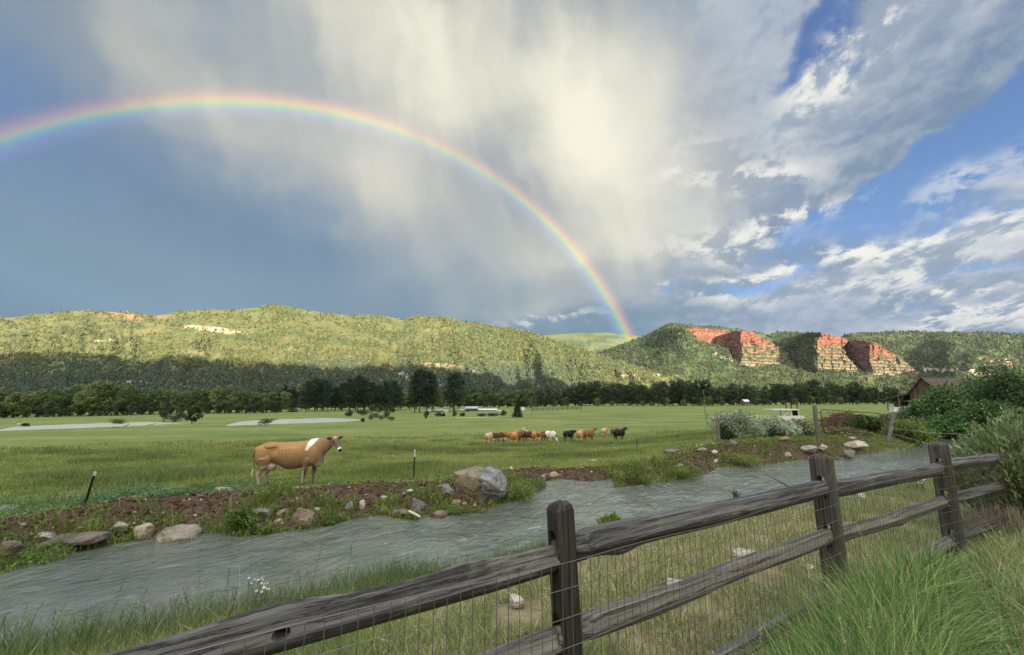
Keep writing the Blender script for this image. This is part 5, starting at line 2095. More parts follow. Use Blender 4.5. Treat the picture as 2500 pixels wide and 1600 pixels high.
def build_grass():
    r = np.random.default_rng(31)
    # meadow
    N = 420000
    x, y = polar(N, 9.5, 75, -54, 48, r, .85)
    z, d, far, _ = ground_info(x, y)
    n2 = fbm(x * .4 + 9, y * .4, o=4)
    nn = fbm(x * 1.3, y * 1.3 + 4, o=4)
    nb = fbm(x * .16 + 2, y * .16, o=3)
    lim = 2.3 + 0.7 * n2 + 0.7 * sm(x, -9, -2) * sm(x, 3, 0)
    pr = sm(d + nn * 1.2, lim - .2, lim + 1.0)
    tram = np.exp(-(((x + 9.5) / 4.0) ** 2 + ((y - 11.6) / 1.0) ** 2))
    keep = (far > .5) & (d > .6) & (r.uniform(0, 1, N) < np.clip(pr * (1 - tram * .9), 0, 1) * sm(np.hypot(x, y), 76, 38))
    x, y, z, d, n2, nb = x[keep], y[keep], z[keep], d[keep], n2[keep], nb[keep]
    n = len(x)
    tall = sm(nb + .5 * n2, .0, .35) * sm(d, 3, 7)
    h = (r.uniform(.05, .15, n) + .26 * tall * r.uniform(.5, 1.1, n)) * (1 + .3 * (np.hypot(x, y) > 30))
    rr = np.hypot(x, y)
    w = .006 + rr * .00055
    base = mixc(C_MEADOW * 1.35, C_MEADOW2 * 1.6, sm(n2 + 1.2 * fbm(x * .07 + 7, y * .16, o=3) + r.normal(0, .25, n), -.4, .5))
    base = mixc(base, np.array([.085, .140, .040]), tall * .6)
    weeds = np.exp(-(((x + 9.0) / 2.8) ** 2 + ((y - 11.0 - .05 * x) / 1.3) ** 2))
    base = mixc(base, np.array([.085, .17, .07]), np.clip(weeds, 0, .7))
    cols = base * r.normal(1, .22, (n, 1)).clip(.4, 1.7)
    V, Fq, cc = blades(np.stack([x, y, z], 1), h, w, r.uniform(.1, .7, n), cols, r)
    o = link("meadow_grass", mesh_np(V, Fq, cc, False, name="meadow_grass"), M_GRASS)
    tag(o, "short green pasture grass of the valley meadow", "grass", kind="stuff")
    # taller tussocks in the meadow, and broad leaved weeds
    mb = MB()
    N = 26000
    x = r.normal(-9.0, 1.7, N)
    y = 11.0 + .05 * x + r.normal(0, 1.0, N) + .8 * np.abs(r.normal(0, 1, N))
    z, d, far, _ = ground_info(x, y)
    wn = fbm(x * .9, y * .9 + 3, o=3)
    k = (far > .5) & (d > 1.9) & (wn + r.normal(0, .12, N) > -.02)
    q = np.stack([x, y, z + r.uniform(.01, .12, N)], 1)[k]
    mb.leaves(q, .045, vary((.12, .205, .085), len(q), .25, r), r, .8, 0.0)
    o = mb.build("weeds", M_LEAF)
    tag(o, "low blue-green broad-leaved weeds beside the leaning metal post", "weeds", kind="stuff")

    # green growth along the far water's edge
    N = 330000
    x, y = polar(N, 7.0, 42, -53, 46, r, .9)
    z, d, far, _ = ground_info(x, y)
    nn = fbm(x * .75 + 3, y * .75, o=3)
    n3 = fbm(x * 2.4, y * 2.4 + 8, o=3)
    right = sm(x, 6.5, 10)
    lx = sm(x, -5.6, -6.4)
    mask = sm(d + .35 * n3, .45 + .7 * nn + .7 * lx, .10 + .4 * nn + .3 * lx) * sm(nn + .5 * n3, -.20, .05) * .8 * (1 - right)
    mask = np.maximum(mask, right * sm(d, 5.5, 3.0) * sm(nn * .8 + .4 * n3, -.55, -.15))
    # the islet of growth at the boulder, and the mossy clump right of the inlet
    for (bx, by, sx, sy) in [(1250, 1200, 90, 34), (1560, 1160, 80, 26), (1640, 1160, 90, 22), (1020, 1240, 50, 22), (620, 1268, 70, 34), (760, 1258, 60, 16), (830, 1262, 50, 16), (960, 1225, 50, 18), (1110, 1262, 50, 16), (60, 1372, 110, 34), (250, 1335, 90, 26),
                             (1800, 1120, 110, 20), (2130, 1090, 130, 16)]:
        Yc = Yat(bx, by, 5, 60)
        cx = P(bx, by, Yc)[0]
        kx, ky = sx * Yc / F, sy * Yc * Yc / F / 2.7
        mask = np.maximum(mask, 1.2 * np.exp(-(((x - cx) / kx) ** 2 + ((y - Yc) / ky) ** 2)) * sm(n3, -.5, -.1))
    keep = (far > .5) & (d > -.06) & (d < 7) & (r.uniform(0, 1, N) < mask * .95)
    x, y, z, d, nn, n3 = x[keep], y[keep], z[keep], d[keep], nn[keep], n3[keep]
    n = len(x)
    rr = np.hypot(x, y)
    lump = np.clip(.18 + .55 * n3 + .4 * nn, .03, .5)
    big = sm(x, -3, -7) * .5 + .75
    h = np.clip(lump * r.uniform(.5, 1.1, n) * big, .03, .42)
    h = np.where(x > 7, h * .6, h)
    y2 = y - .10 * r.uniform(0, 1, n) * (d < .25)
    cols = mixc(np.array([.185, .235, .050]), np.array([.110, .165, .040]), r.uniform(0, 1, n))
    cols = mixc(cols, np.array([.24, .245, .065]), sm(n3, .1, .5) * .7)
    cols = cols * r.normal(1, .2, (n, 1)).clip(.4, 1.6)
    V, Fq, cc = blades(np.stack([x, y2, z - .01], 1), h, .008 + rr * .0009, r.uniform(.2, 1.0, n), cols, r, 1.4)
    o = link("bank_grass", mesh_np(V, Fq, cc, False, name="bank_grass"), M_GRASS)
    tag(o, "bright yellow-green grass clumps along the far water's edge", "grass", kind="stuff")
    mb = MB()
    k = r.uniform(0, 1, n) < .55
    q = np.stack([x, y2, z + h * r.uniform(.2, .75, n)], 1)[k]
    mb.leaves(q, .022 + .0028 * rr[k], cols[k], r, .6)
    o = mb.build("bank_plants", M_LEAF)
    tag(o, "mossy leafy growth on the far bank between the rocks", "plants", kind="stuff")

    # near bank, behind the fence: straw and green
    N = 420000
    x, y = polar(N, 1.1, 16, -54, 50, r, .8)
    z, d, far, _ = ground_info(x, y)
    s = fence_side(x, y)
    n2 = fbm(x * .5 + 20, y * .5, o=3)
    nn = fbm(x * 1.8 + 9, y * 1.8, o=3)
    reed = sm(d, 1.4, .5) * sm(x, 8, 4)
    left = sm(x, -.6, -1.8)
    bare = sm(nn - .35 * n2, .10, .38) * sm(d, 1.6, 2.6) * (1 - left)
    keep = (far < .5) & (d > .02) & (s < .25) & (r.uniform(0, 1, N) > bare * .80)
    for rx, ry, ry_ in [(1668, 1402, 4.0), (1262, 1424, 3.9), (1826, 1354, 4.6), (2090, 1246, 8.0)]:
        q = P(rx, ry, ry_)
        keep &= (np.abs(x - q[0]) > .20) | (y > ry_ + .15) | (y < ry_ - .45)
    x, y, z, d, s, n2, nn, reed, left = [q[keep] for q in (x, y, z, d, s, n2, nn, reed, left)]
    n = len(x)
    dry = np.clip(.46 + .6 * n2 + .3 * nn - .8 * reed - .35 * left - .4 * sm(x, 3.5, 6), 0.04, .92)
    isdry = r.uniform(0, 1, n) < dry
    h = r.uniform(.03, .13, n) * (1 + .5 * sm(n2, 0, .5)) + reed * r.uniform(.06, .30, n) + left * r.uniform(0, .36, n) * sm(d, 4, .8)
    h = np.where(isdry, h * r.uniform(.6, 1.3, n), h)
    cols = np.where(isdry[:, None], mixc(np.array([.60, .51, .30]), np.array([.43, .37, .21]), r.uniform(0, 1, n)), mixc(np.array([.18, .25, .075]), np.array([.27, .32, .11]), r.uniform(0, 1, n)))
    cols = mixc(cols, np.array([.055, .095, .028]), reed * .65 * (~isdry))
    cols = cols * r.normal(1, .22, (n, 1)).clip(.4, 1.7)
    rr = np.hypot(x, y)
    V, Fq, cc = blades(np.stack([x, y, z - .01], 1), h, .0032 + rr * .00045, np.where(isdry, r.uniform(.3, 1.3, n), r.uniform(.1, .6, n)), cols, r)
    o = link("dry_grass", mesh_np(V, Fq, cc, False, name="dry_grass"), M_GRASS)
    tag(o, "straw-coloured and green grass between the stream and the rail fence", "grass", kind="stuff")

    # tall lush grass on the viewer's side at lower right
    N = 120000
    x, y = polar(N, 1.15, 7.5, 8, 52, r, .75)
    z, d, far, _ = ground_info(x, y)
    s = fence_side(x, y)
    n2 = fbm(x * .8 + 20, y * .8, o=3)
    px = 1250 + F * x / np.maximum(y, .3) * 1.0
    edge = sm(px, 1480, 1760)
    clump = np.exp(-(((px - 2120) / 160) ** 2)) * np.exp(-((s - .3) / .55) ** 2)
    ok = (far < .5) & (s > .12) & (r.uniform(0, 1, N) < np.clip(edge * (.65 + .5 * n2) + clump, .05, 1))
    x, y, z, s, n2, px, clump = [q[ok] for q in (x, y, z, s, n2, px, clump)]
    n = len(x)
    rr = np.hypot(x, y)
    hb = .20 + .24 * sm(px, 1500, 1900) + .20 * clump + .10 * n2
    hb = hb * (1 - .45 * np.exp(-((px - 2270) / 60) ** 2)) * np.where(px > 2250, .80, 1.0) * np.where(s > 1.6, .8, 1.0)
    h = np.clip(hb * r.uniform(.45, 1.15, n), .05, .75)
    straw = r.uniform(0, 1, n) < (.14 + .22 * sm(px, 2200, 2500) + .15 * sm(s, .8, 2.0))
    cols = mixc(np.array([.115, .205, .050]), np.array([.18, .285, .085]), r.uniform(0, 1, n))
    cols = mixc(cols, np.array([.25, .29, .12]), sm(n2 + .5 * sm(px, 2250, 2500), .0, .5) * .8)
    cols = np.where(straw[:, None], mixc(np.array([.46, .39, .22]), np.array([.34, .28, .14]), r.uniform(0, 1, n)), cols)
    cols = np.where((r.uniform(0, 1, n) < .14)[:, None], np.array([.30, .41, .16]), cols)
    cols = cols * r.normal(1.05, .30, (n, 1)).clip(.35, 1.9)
    V, Fq, cc = blades(np.stack([x, y, z - .02], 1), h, .0050 + rr * .0007 + .0055 * r.uniform(0, 1, n) ** 2, r.uniform(.05, .95, n), cols, r, 1.25)
    o = link("tall_grass", mesh_np(V, Fq, cc, False, name="tall_grass"), M_GRASS)
    tag(o, "tall lush green grass in front of the fence at lower right", "grass", kind="stuff")

    # seed stalks over the water at left and before the fence
    mb = MB()
    for k in range(150):
        if k < 105:
            px, Y = r.uniform(-60, 900), r.uniform(2.6, 5.6)
            py0 = 1500
            x0 = (px - 1250) / F * Y
            if ground_info(np.array([x0]), np.array([Y]))[1][0] < .05:
                continue
            hh = r.uniform(.35, .75)
            c = np.array([.10, .12, .05]) if r.uniform() < .6 else np.array([.30, .25, .14])
        else:
            px, Y = r.uniform(1250, 2400), r.uniform(1.6, 3.4)
            x0 = (px - 1250) / F * Y
            if fence_side(np.array([x0]), np.array([Y]))[0] < .1:
                continue
            hh = r.uniform(.35, .8)
            c = np.array([.24, .25, .13]) if r.uniform() < .6 else np.array([.40, .34, .21])
        z0 = gz(x0, Y)
        if fence_side(np.array([x0]), np.array([Y]))[0] > -.1 and k < 105:
            continue
        l = r.normal(0, .16, 2) * hh
        pts = [[x0, Y, z0], [x0 + l[0] * .3, Y + l[1] * .3, z0 + hh * .5], [x0 + l[0], Y + l[1], z0 + hh]]
        mb.tube(pts, [.0022, .0018, .0012], c, 4, False)
        e = np.array(pts[2])
        dirv = (e - np.array(pts[1])) / np.linalg.norm(e - np.array(pts[1]))
        m_ = 14
        q = e - dirv * np.linspace(0, .10, m_)[:, None] + r.normal(0, .003, (m_, 3))
        mb.leaves(q, .014, vary(c * 1.25, m_, .2, r), r, .5)
    o = mb.build("seed_stalks", M_GRASS)
    tag(o, "thin grass stalks with seed heads over the stream and fence", "grass stalks", kind="stuff")


build_grass()


def build_clods():
    r = np.random.default_rng(88)
    N = 60000
    x, y = polar(N, 7.5, 32, -53, 32, r, .9)
    z, d, far, _ = ground_info(x, y)
    n2 = fbm(x * .4 + 9, y * .4, o=4)
    nn = fbm(x * 1.3, y * 1.3 + 4, o=4)
    lim = 2.3 + 0.7 * n2 + 0.7 * sm(x, -9, -2) * sm(x, 3, 0)
    k = (far > .5) & (d > .1) & (r.uniform(0, 1, N) < sm(d + nn * 1.2, lim + .6, lim - .5)) & (r.uniform(0, 1, N) < .2 + sm(nn, -.3, .3)) & (x < 22)
    x, y, z = x[k], y[k], z[k]
    n = len(x)
    base = np.array([[1, 0, 0], [-.5, .87, 0], [-.5, -.87, 0], [.25, .43, .62], [-.5, 0, .7], [.25, -.43, .55], [0, 0, -.5]], float)
    f = np.array([[0, 1, 3], [1, 4, 3], [1, 2, 4], [2, 5, 4], [2, 0, 5], [0, 3, 5], [3, 4, 5]])
    sz = r.uniform(.012, .05, n) * (1 + .02 * np.hypot(x, y)) * r.uniform(.5, 1.3, n)
    V = base[None] * (1 + r.normal(0, .25, (n, 7, 3))) * sz[:, None, None]
    a = r.uniform(0, 6.28, n)
    c, s_ = np.cos(a)[:, None], np.sin(a)[:, None]
    V = np.stack([V[:, :, 0] * c - V[:, :, 1] * s_, V[:, :, 0] * s_ + V[:, :, 1] * c, V[:, :, 2]], 2) + np.stack([x, y, z], 1)[:, None]
    Fq = (f[None] + (np.arange(n) * 7)[:, None, None]).reshape(-1, 3)
    cols = np.array([.070, .044, .030]) * r.uniform(.45, 1.6, (n, 1))
    pale = r.uniform(0, 1, n) < .03
    cols = np.where(pale[:, None], np.array([.30, .27, .22]), cols)
    o = link("dirt_clods", mesh_np(V.reshape(-1, 3), Fq, np.repeat(cols, 7, 0), False, name="dirt_clods"), M_GROUND2)
    tag(o, "loose brown clods of earth on the far bank", "dirt", kind="stuff")


M_GROUND2 = attr_mat("loose_earth", 0.95, 0.1)
build_clods()
#@@MORE2
# ------------------------------------------------------------------ cattle
M_COW = attr_mat("cow_hide", 0.7, 0.2, 14.0, 0.10, 0.25, 60.0)
M_EYE = plain_mat("eye", (.01, .008, .006), 0.15, 0, 0.5)


def loft(mb, rings, n=18, closed=True):
    """rings: (centre, axis u, axis v) with the half-axes as vectors"""
    th = np.linspace(0, 2 * np.pi, n, endpoint=False)
    V = np.concatenate([np.array(c) + np.cos(th)[:, None] * np.array(u) + np.sin(th)[:, None] * np.array(v) for c, u, v in rings])
    m = len(rings)
    mb.add(V, grid_faces_ring(m, n), (0, 0, 0))
    for e, rev in ((0, True), (m - 1, False)):
        VC = np.concatenate([V[e * n:(e + 1) * n], [np.array(rings[e][0])]])
        k = np.arange(n)
        f = np.stack([k, (k + 1) % n, np.full(n, n)], 1)
        mb.add(VC, f[:, ::-1] if rev else f, (0, 0, 0))


def ball(mb, c, rx, ry, rz, n=12):
    rings = []
    for t in np.linspace(-.97, .97, 9):
        k = math.sqrt(1 - t * t)
        rings.append(((c[0], c[1], c[2] + rz * t), (rx * k, 0, 0), (0, ry * k, 0)))
    loft(mb, rings, n)


def rotm(yaw, pitch):
    """head frame: x forward along the muzzle, z up out of the forehead"""
    return np.array(Euler((0, pitch, yaw)).to_matrix())


def cow_shape(voxel, pose, step=0.0, udder=True):
    """one closed surface; the animal faces +X, its right side is -Y"""
    mb = MB()
    T = [(-.86, 1.12, .95, .07), (-.82, 1.17, .84, .13), (-.72, 1.235, .72, .19), (-.58, 1.285, .67, .215), (-.45, 1.325, .69, .235), (-.28, 1.31, .69, .20), (-.08, 1.30, .575, .245), (.08, 1.30, .495, .28), (.30, 1.31, .49, .27), (.53, 1.335, .55, .225),
         (.74, 1.365, .57, .255), (.88, 1.35, .545, .225), (1.0, 1.29, .54, .17), (1.07, 1.18, .60, .11), (1.10, 1.05, .70, .05)]
    rings = []
    for x, zt, zb, hw in T:
        rings.append(((x, 0, (zt + zb) / 2), (0, hw, 0), (0, 0, (zt - zb) / 2)))
    loft(mb, rings, 24)
    # hook and pin bones, shoulder
    for sy in (-1, 1):
        ball(mb, (-.44, sy * .125, 1.20), .17, .115, .10)
        ball(mb, (-.80, sy * .10, 1.10), .06, .045, .06)
        ball(mb, (.80, sy * .17, .90), .17, .10, .30)
        ball(mb, (-.60, sy * .175, .90), .21, .10, .30)
        ball(mb, (-.47, sy * .20, .80), .11, .085, .17)
    # head position by pose
    if pose == 'look':
        hp, yaw, pit = np.array([1.40, -.05, 1.37]), R(-48), R(33)
    elif pose == 'graze':
        hp, yaw, pit = np.array([1.36, 0.0, .48]), R(0), R(62)
    elif pose == 'up':
        hp, yaw, pit = np.array([1.44, .03, 1.42]), R(8), R(22)
    else:
        hp, yaw, pit = np.array([1.45, -.04, 1.20]), R(-15), R(35)
    Mh = rotm(yaw, pit)

    def H(x, y, z):
        return hp + Mh @ np.array([x, y, z])
    # neck
    n0, n1 = np.array([.80, 0, 1.08]), hp + Mh @ np.array([-.02, 0, -.05])
    for t in (0,):
        mid = (n0 + n1) / 2 + (np.array([0, 0, -.02]) if pose != 'graze' else np.array([.10, 0, .06]))
        pts = [n0, (n0 * .55 + mid * .45), mid, (mid * .45 + n1 * .55), n1]
        rad = [(.20, .32), (.17, .30), (.13, .245), (.105, .185), (.09, .13)]
        rg = []
        for i, p in enumerate(pts):
            d = pts[min(i + 1, 4)] - pts[max(i - 1, 0)]
            d = d / np.linalg.norm(d)
            s_ = np.cross(d, [0, 0, 1.0])
            s_ /= np.linalg.norm(s_)
            u = np.cross(s_, d)
            rg.append((p, s_ * rad[i][0], u * rad[i][1]))
        loft(mb, rg, 18)
        if pose != 'graze':           # brisket
            loft(mb, [((.86, 0, .70), (0, .13, 0), (.0, 0, .16)), ((1.02, 0, .70), (0, .11, 0), (0, 0, .16)), ((1.12, 0, .76), (0, .05, 0), (0, 0, .11))], 14)
    # head: poll to muzzle
    hr = [(-.06, .065, .075, .00), (.0, .098, .10, -.015), (.09, .108, .115, -.03), (.19, .092, .112, -.045), (.29, .068, .09, -.055), (.38, .060, .068, -.055), (.44, .066, .062, -.055), (.485, .062, .055, -.055), (.50, .045, .040, -.055)]
    loft(mb, [(H(x, 0, zc), Mh @ np.array([0, w, 0]), Mh @ np.array([0, 0, h])) for x, w, h, zc in hr], 18)
    loft(mb, [(H(x, 0, -.105), Mh @ np.array([0, w, 0]), Mh @ np.array([0, 0, h])) for x, w, h in [(.10, .07, .05), (.22, .055, .045), (.34, .045, .035), (.42, .04, .025)]], 12)
    ball(mb, H(-.03, 0, .075), .05, .055, .045)
    # ears
    for sy in (-1, 1):
        rg = []
        for t, w in [(0, .026), (.045, .052), (.10, .074), (.15, .068), (.20, .036), (.22, .014)]:
            c = H(.0 - .12 * t, sy * (.085 + t * .93), .035 + .10 * t)
            rg.append((c, Mh @ np.array([w * .45, sy * .12 * w, w * .0 + .0]) * .55 + Mh @ np.array([0, 0, 0]), Mh @ np.array([-.18 * w, 0, w])))
        loft(mb, rg, 12)
    # legs
    def leg(pts, rad):
        mb.tube(pts, rad, (0, 0, 0), 14)
    f = step
    for sy, dx in ((-1, -.02), (1, .17)):
        y = sy * .155
        leg([[.72 + dx * .4, y, .82], [.66 + dx, y, .60], [.645 + dx, y * .98, .47], [.625 + dx, y * .96, .37], [.615 + dx, y * .96, .30], [.612 + dx, y * .95, .16], [.610 + dx, y * .95, .11], [.630 + dx, y * .95, .06], [.645 + dx, y * .95, .0]],
            [.12, .085, .066, .058, .047, .040, .049, .050, .058])
    for sy, dx in ((-1, .0), (1, .10)):
        y = sy * .17
        leg([[-.55, y, .86], [-.52 + dx * .3, y, .72], [-.55 + dx, y * 1.0, .58], [-.62 + dx, y, .46], [-.665 + dx, y, .385], [-.655 + dx, y, .30], [-.625 + dx, y, .17], [-.61 + dx, y, .11], [-.585 + dx, y, .06], [-.57 + dx, y, .0]],
            [.17, .145, .105, .072, .060, .047, .042, .050, .050, .058])
    # udder
    if udder:
        ball(mb, (-.40, 0, .60), .18, .15, .15)
        for ux, uy in ((-.46, .07), (-.46, -.07), (-.33, .06), (-.33, -.06)):
            mb.tube([[ux, uy, .50], [ux, uy, .415]], [.022, .014], (0, 0, 0), 8)
    # tail
    mb.tube([[-.80, 0, 1.16], [-.87, 0, 1.10], [-.895, 0, .98], [-.88, .01, .78], [-.865, .015, .60], [-.885, .015, .48], [-.90, .015, .36], [-.885, .015, .27]], [.045, .038, .027, .022, .022, .026, .035, .008], (0, 0, 0), 8)
    raw = mb.mesh("cow_raw", False)
    o = bpy.data.objects.new("cow_raw", raw)
    C.objects.link(o)
    bm = bmesh.new()
    bm.from_mesh(raw)
    bmesh.ops.remove_doubles(bm, verts=bm.verts, dist=1e-5)
    bmesh.ops.recalc_face_normals(bm, faces=bm.faces)
    bm.to_mesh(raw)
    bm.free()
    md = o.modifiers.new("remesh", 'REMESH')
    md.mode = 'VOXEL'
    md.voxel_size = voxel
    sm_ = o.modifiers.new("smooth", 'SMOOTH')
    sm_.factor = 0.5
    sm_.iterations = 9 if voxel < .025 else 2
    me = modifier_mesh(o)
    bpy.data.objects.remove(o)
    V = np.zeros(len(me.vertices) * 3, np.float32)
    me.vertices.foreach_get("co", V)
    V = V.reshape(-1, 3).astype(float)
    fs = np.zeros(len(me.loops), np.int32)
    me.loops.foreach_get("vertex_index", fs)
    tot = np.zeros(len(me.polygons), np.int32)
    me.polygons.foreach_get("loop_total", tot)
    st = np.concatenate([[0], np.cumsum(tot)[:-1]])
    F4 = np.stack([fs[st[tot == 4] + k] for k in range(4)], 1)
    # ribs, flank hollow, spine
    body = sm(V[:, 2], .58, .70) * sm(np.abs(V[:, 1]), .08, .17)
    rb_ = V[:, 0] + .34 * (V[:, 2] - 1.0) + .012 * perlin(V[:, 0] * 9, V[:, 2] * 4)
    rib = np.sin(rb_ * 2 * np.pi / .092) * (.55 + .8 * perlin(V[:, 0] * 5 + 3, V[:, 2] * 3)) * sm(V[:, 0], -.30, -.18) * sm(V[:, 0], .45, .22) * sm(V[:, 2], .72, .90) * sm(V[:, 2], 1.24, 1.12)
    hollow = np.exp(-(((V[:, 0] + .25) / .11) ** 2 + ((V[:, 2] - 1.10) / .13) ** 2)) * .075
    V[:, 1] += np.sign(V[:, 1]) * body * (rib * .016 - hollow)
    V[:, 2] -= sm(V[:, 2], 1.10, 1.28) * np.clip(np.abs(V[:, 1]) - .02, 0, .2) * .40 * sm(V[:, 0], .6, .3) * sm(V[:, 0], -.75, -.1)
    hl = (V - hp) @ Mh                                   # head-frame coordinates
    return V, F4, hl, (hp, Mh)


def coat(V, hl, main, legs=None, belly=None, patches=None, face=None, jersey=False, seed=0.0):
    n = fbm(V[:, 0] * 3 + seed, V[:, 1] * 3, V[:, 2] * 3, o=3)
    c = np.tile(np.array(main), (len(V), 1)) * (1 + .12 * n[:, None])
    x, y, z = V.T
    onhead = (x > 1.0) & (((hl[:, 0] > -.02) & (np.abs(hl[:, 1]) < .14) & (np.abs(hl[:, 2] + .03) < .17)) | ((np.abs(hl[:, 1]) > .105) & (np.abs(hl[:, 1]) < .36) & (np.abs(hl[:, 0]) < .11) & (np.abs(hl[:, 2] - .04) < .12)) | ((hl[:, 2] > .05) & (hl[:, 0] > -.10) & (np.abs(hl[:, 1]) < .1)))
    if jersey:
        c = mixc(c, np.array([.20, .128, .072]), sm(z, 1.20, .60) * .9)  # body shading put into the coat: darker down the sides
        c = mixc(c, np.array([.20, .14, .09]), sm(x, .80, 1.15) * (~onhead) * .75)
        c = mixc(c, np.array([.42, .36, .30]), sm(z + .12 * n, .72, .60) * sm(x, .72, .86) * (~onhead) * .8)
        lg = sm(z, .56, .44) * 1.0
        c = mixc(c, np.array([.36, .31, .26]), lg * .9)
        front = (x > .3)
        c = mixc(c, np.array([.055, .045, .040]), np.clip(sm(z, .58, .48) * front * sm(x - np.where(y < 0, .615, .79), -.02, .02), 0, 1) * .9)
        c = mixc(c, np.array([.10, .075, .06]), np.clip(sm(z, .45, .36) * (~front) * sm(x - np.where(y < 0, -.62, -.52), -.01, .03), 0, 1) * .55)
        c = mixc(c, np.array([.05, .042, .038]), sm(z, .14, .07))
        c = mixc(c, np.array([.13, .075, .045]), sm(z + .4 * np.abs(x - .70), .80, .72) * sm(x, .52, .60) * sm(z, .55, .62) * sm(x, .95, .85) * .6)
        c = mixc(c, np.array([.45, .34, .27]), np.exp(-(((x + .40) / .17) ** 2 + ((z - .56) / .13) ** 2)) * (np.abs(y) < .19) * 1.0)
        c = mixc(c, np.array([.55, .50, .43]), np.exp(-((z - .66 + .35 * np.abs(x + .36)) / .03) ** 2) * (np.abs(x + .33) < .24) * .8)
        # white patch behind the shoulder
        u = (z - 1.08)
        pw = .045 + .055 * sm(z, 1.05, 1.34)
        patch = sm(np.abs(x - (.66 + .62 * (z - 1.12)) + .03 * n), pw + .012, pw - .012) * sm(z + .05 * n + .25 * (x - .62), 1.045, 1.085)
        c = mixc(c, np.array([.66, .62, .56]), patch * (y < .12))
        tail = (x < -.84) & (z < 1.05)
        c = mixc(c, np.array([.07, .05, .04]), tail * sm(z, .82, .9) * .8)
        c = mixc(c, np.array([.55, .48, .36]), tail * sm(z, .62, .5))
    else:
        if legs is not None:
            c = mixc(c, np.array(legs), sm(z, .55, .42))
        if belly is not None:
            c = mixc(c, np.array(belly), sm(z + .1 * n, .68, .56))
        if patches is not None:
            pn = fbm(x * 1.1 + seed * 3, y * 1.1, z * 1.1, o=2)
            c = mixc(c, np.array(patches), sm(pn, -.10, -.04) if patches[0] < .3 else sm(pn, .08, .14))
        c = mixc(c, np.array([.03, .028, .025]), sm(z, .08, .05))
    if onhead.any():
        h0, h1, h2 = hl.T
        if jersey:
            cf = np.tile(np.array([.13, .085, .055]), (len(V), 1))
            cf = mixc(cf, np.array([.36, .25, .16]), sm(h2, -.03, -.09))
            cf = mixc(cf, np.array([.24, .14, .075]), sm(h0, .10, .0) * .8)
            cf = mixc(cf, np.array([.035, .028, .024]), np.exp(-(((h0 - .15) / .05) ** 2 + ((np.abs(h1) - .085) / .035) ** 2 + ((h2 + .01) / .05) ** 2)))
            cf = mixc(cf, np.array([.62, .54, .42]), np.exp(-(((h0 - .02) / .032) ** 2 + ((h1) / .045) ** 2)) * (h2 > .03))
            cf = mixc(cf, np.array([.62, .58, .54]), sm(h0, .385, .41))
            cf = mixc(cf, np.array([.022, .020, .021]), sm(h0, .455, .47) * (h2 > -.105))
            ear = (np.abs(h1) > .115) & (h0 < .1)
            cf = np.where(ear[:, None], mixc(np.array([.30, .19, .11]), np.array([.10, .06, .045]), sm(h0, -.03, 0.005)), cf)
        else:
            fc = np.array(face if face is not None else main)
            cf = np.tile(fc, (len(V), 1))
            cf = mixc(cf, np.array([.05, .04, .035]), sm(h0, .43, .47))
            ear = (np.abs(h1) > .115) & (h0 < .1)
            cf = np.where(ear[:, None], np.array(main) * .9, cf)
        wh = onhead * np.where((np.abs(h1) > .105) | (h2 > .05), 1.0, sm(h0, -.02, .06))
        c = mixc(c, cf, wh)
    return c


def build_main_cow():
    V, F4, hl, (hp, Mh) = cow_shape(.0165, 'look')
    col = coat(V, hl, (.33, .185, .072), jersey=True, seed=2.0)
    # stand it on the bank: fore hooves further away than the hind ones
    Yc = 12.7
    c0 = P(690, 1192, Yc)
    root = empty("cow", (c0[0], Yc, gz(c0[0], Yc) + .03), R(10))
    tag(root, "tan dairy cow with white shoulder patch standing alone on the dirt bank", "cow")
    root.scale = (.955, .955, .955)
    body = link("body", mesh_np(V, F4, col, True, name="cow_body"), M_COW, root)
    for sy in (-1, 1):
        e = MB()
        ball(e, hp + Mh @ np.array([.145, sy * .092, -.005]), .022, .018, .022, 10)
        e.build("eye", M_EYE, body, True)
    # a yellow ear tag
    t = MB()
    t.box((-.028, -.003, -.035), (.028, .003, .02), (.6, .58, .5))
    o = t.build("ear_tag", plain_mat("tag_plastic", (.62, .58, .45), .5), body)
    o.location = hp + Mh @ np.array([.01, .20, -.02])
    o.rotation_euler = Euler((0, R(20), R(-48)))
    return root


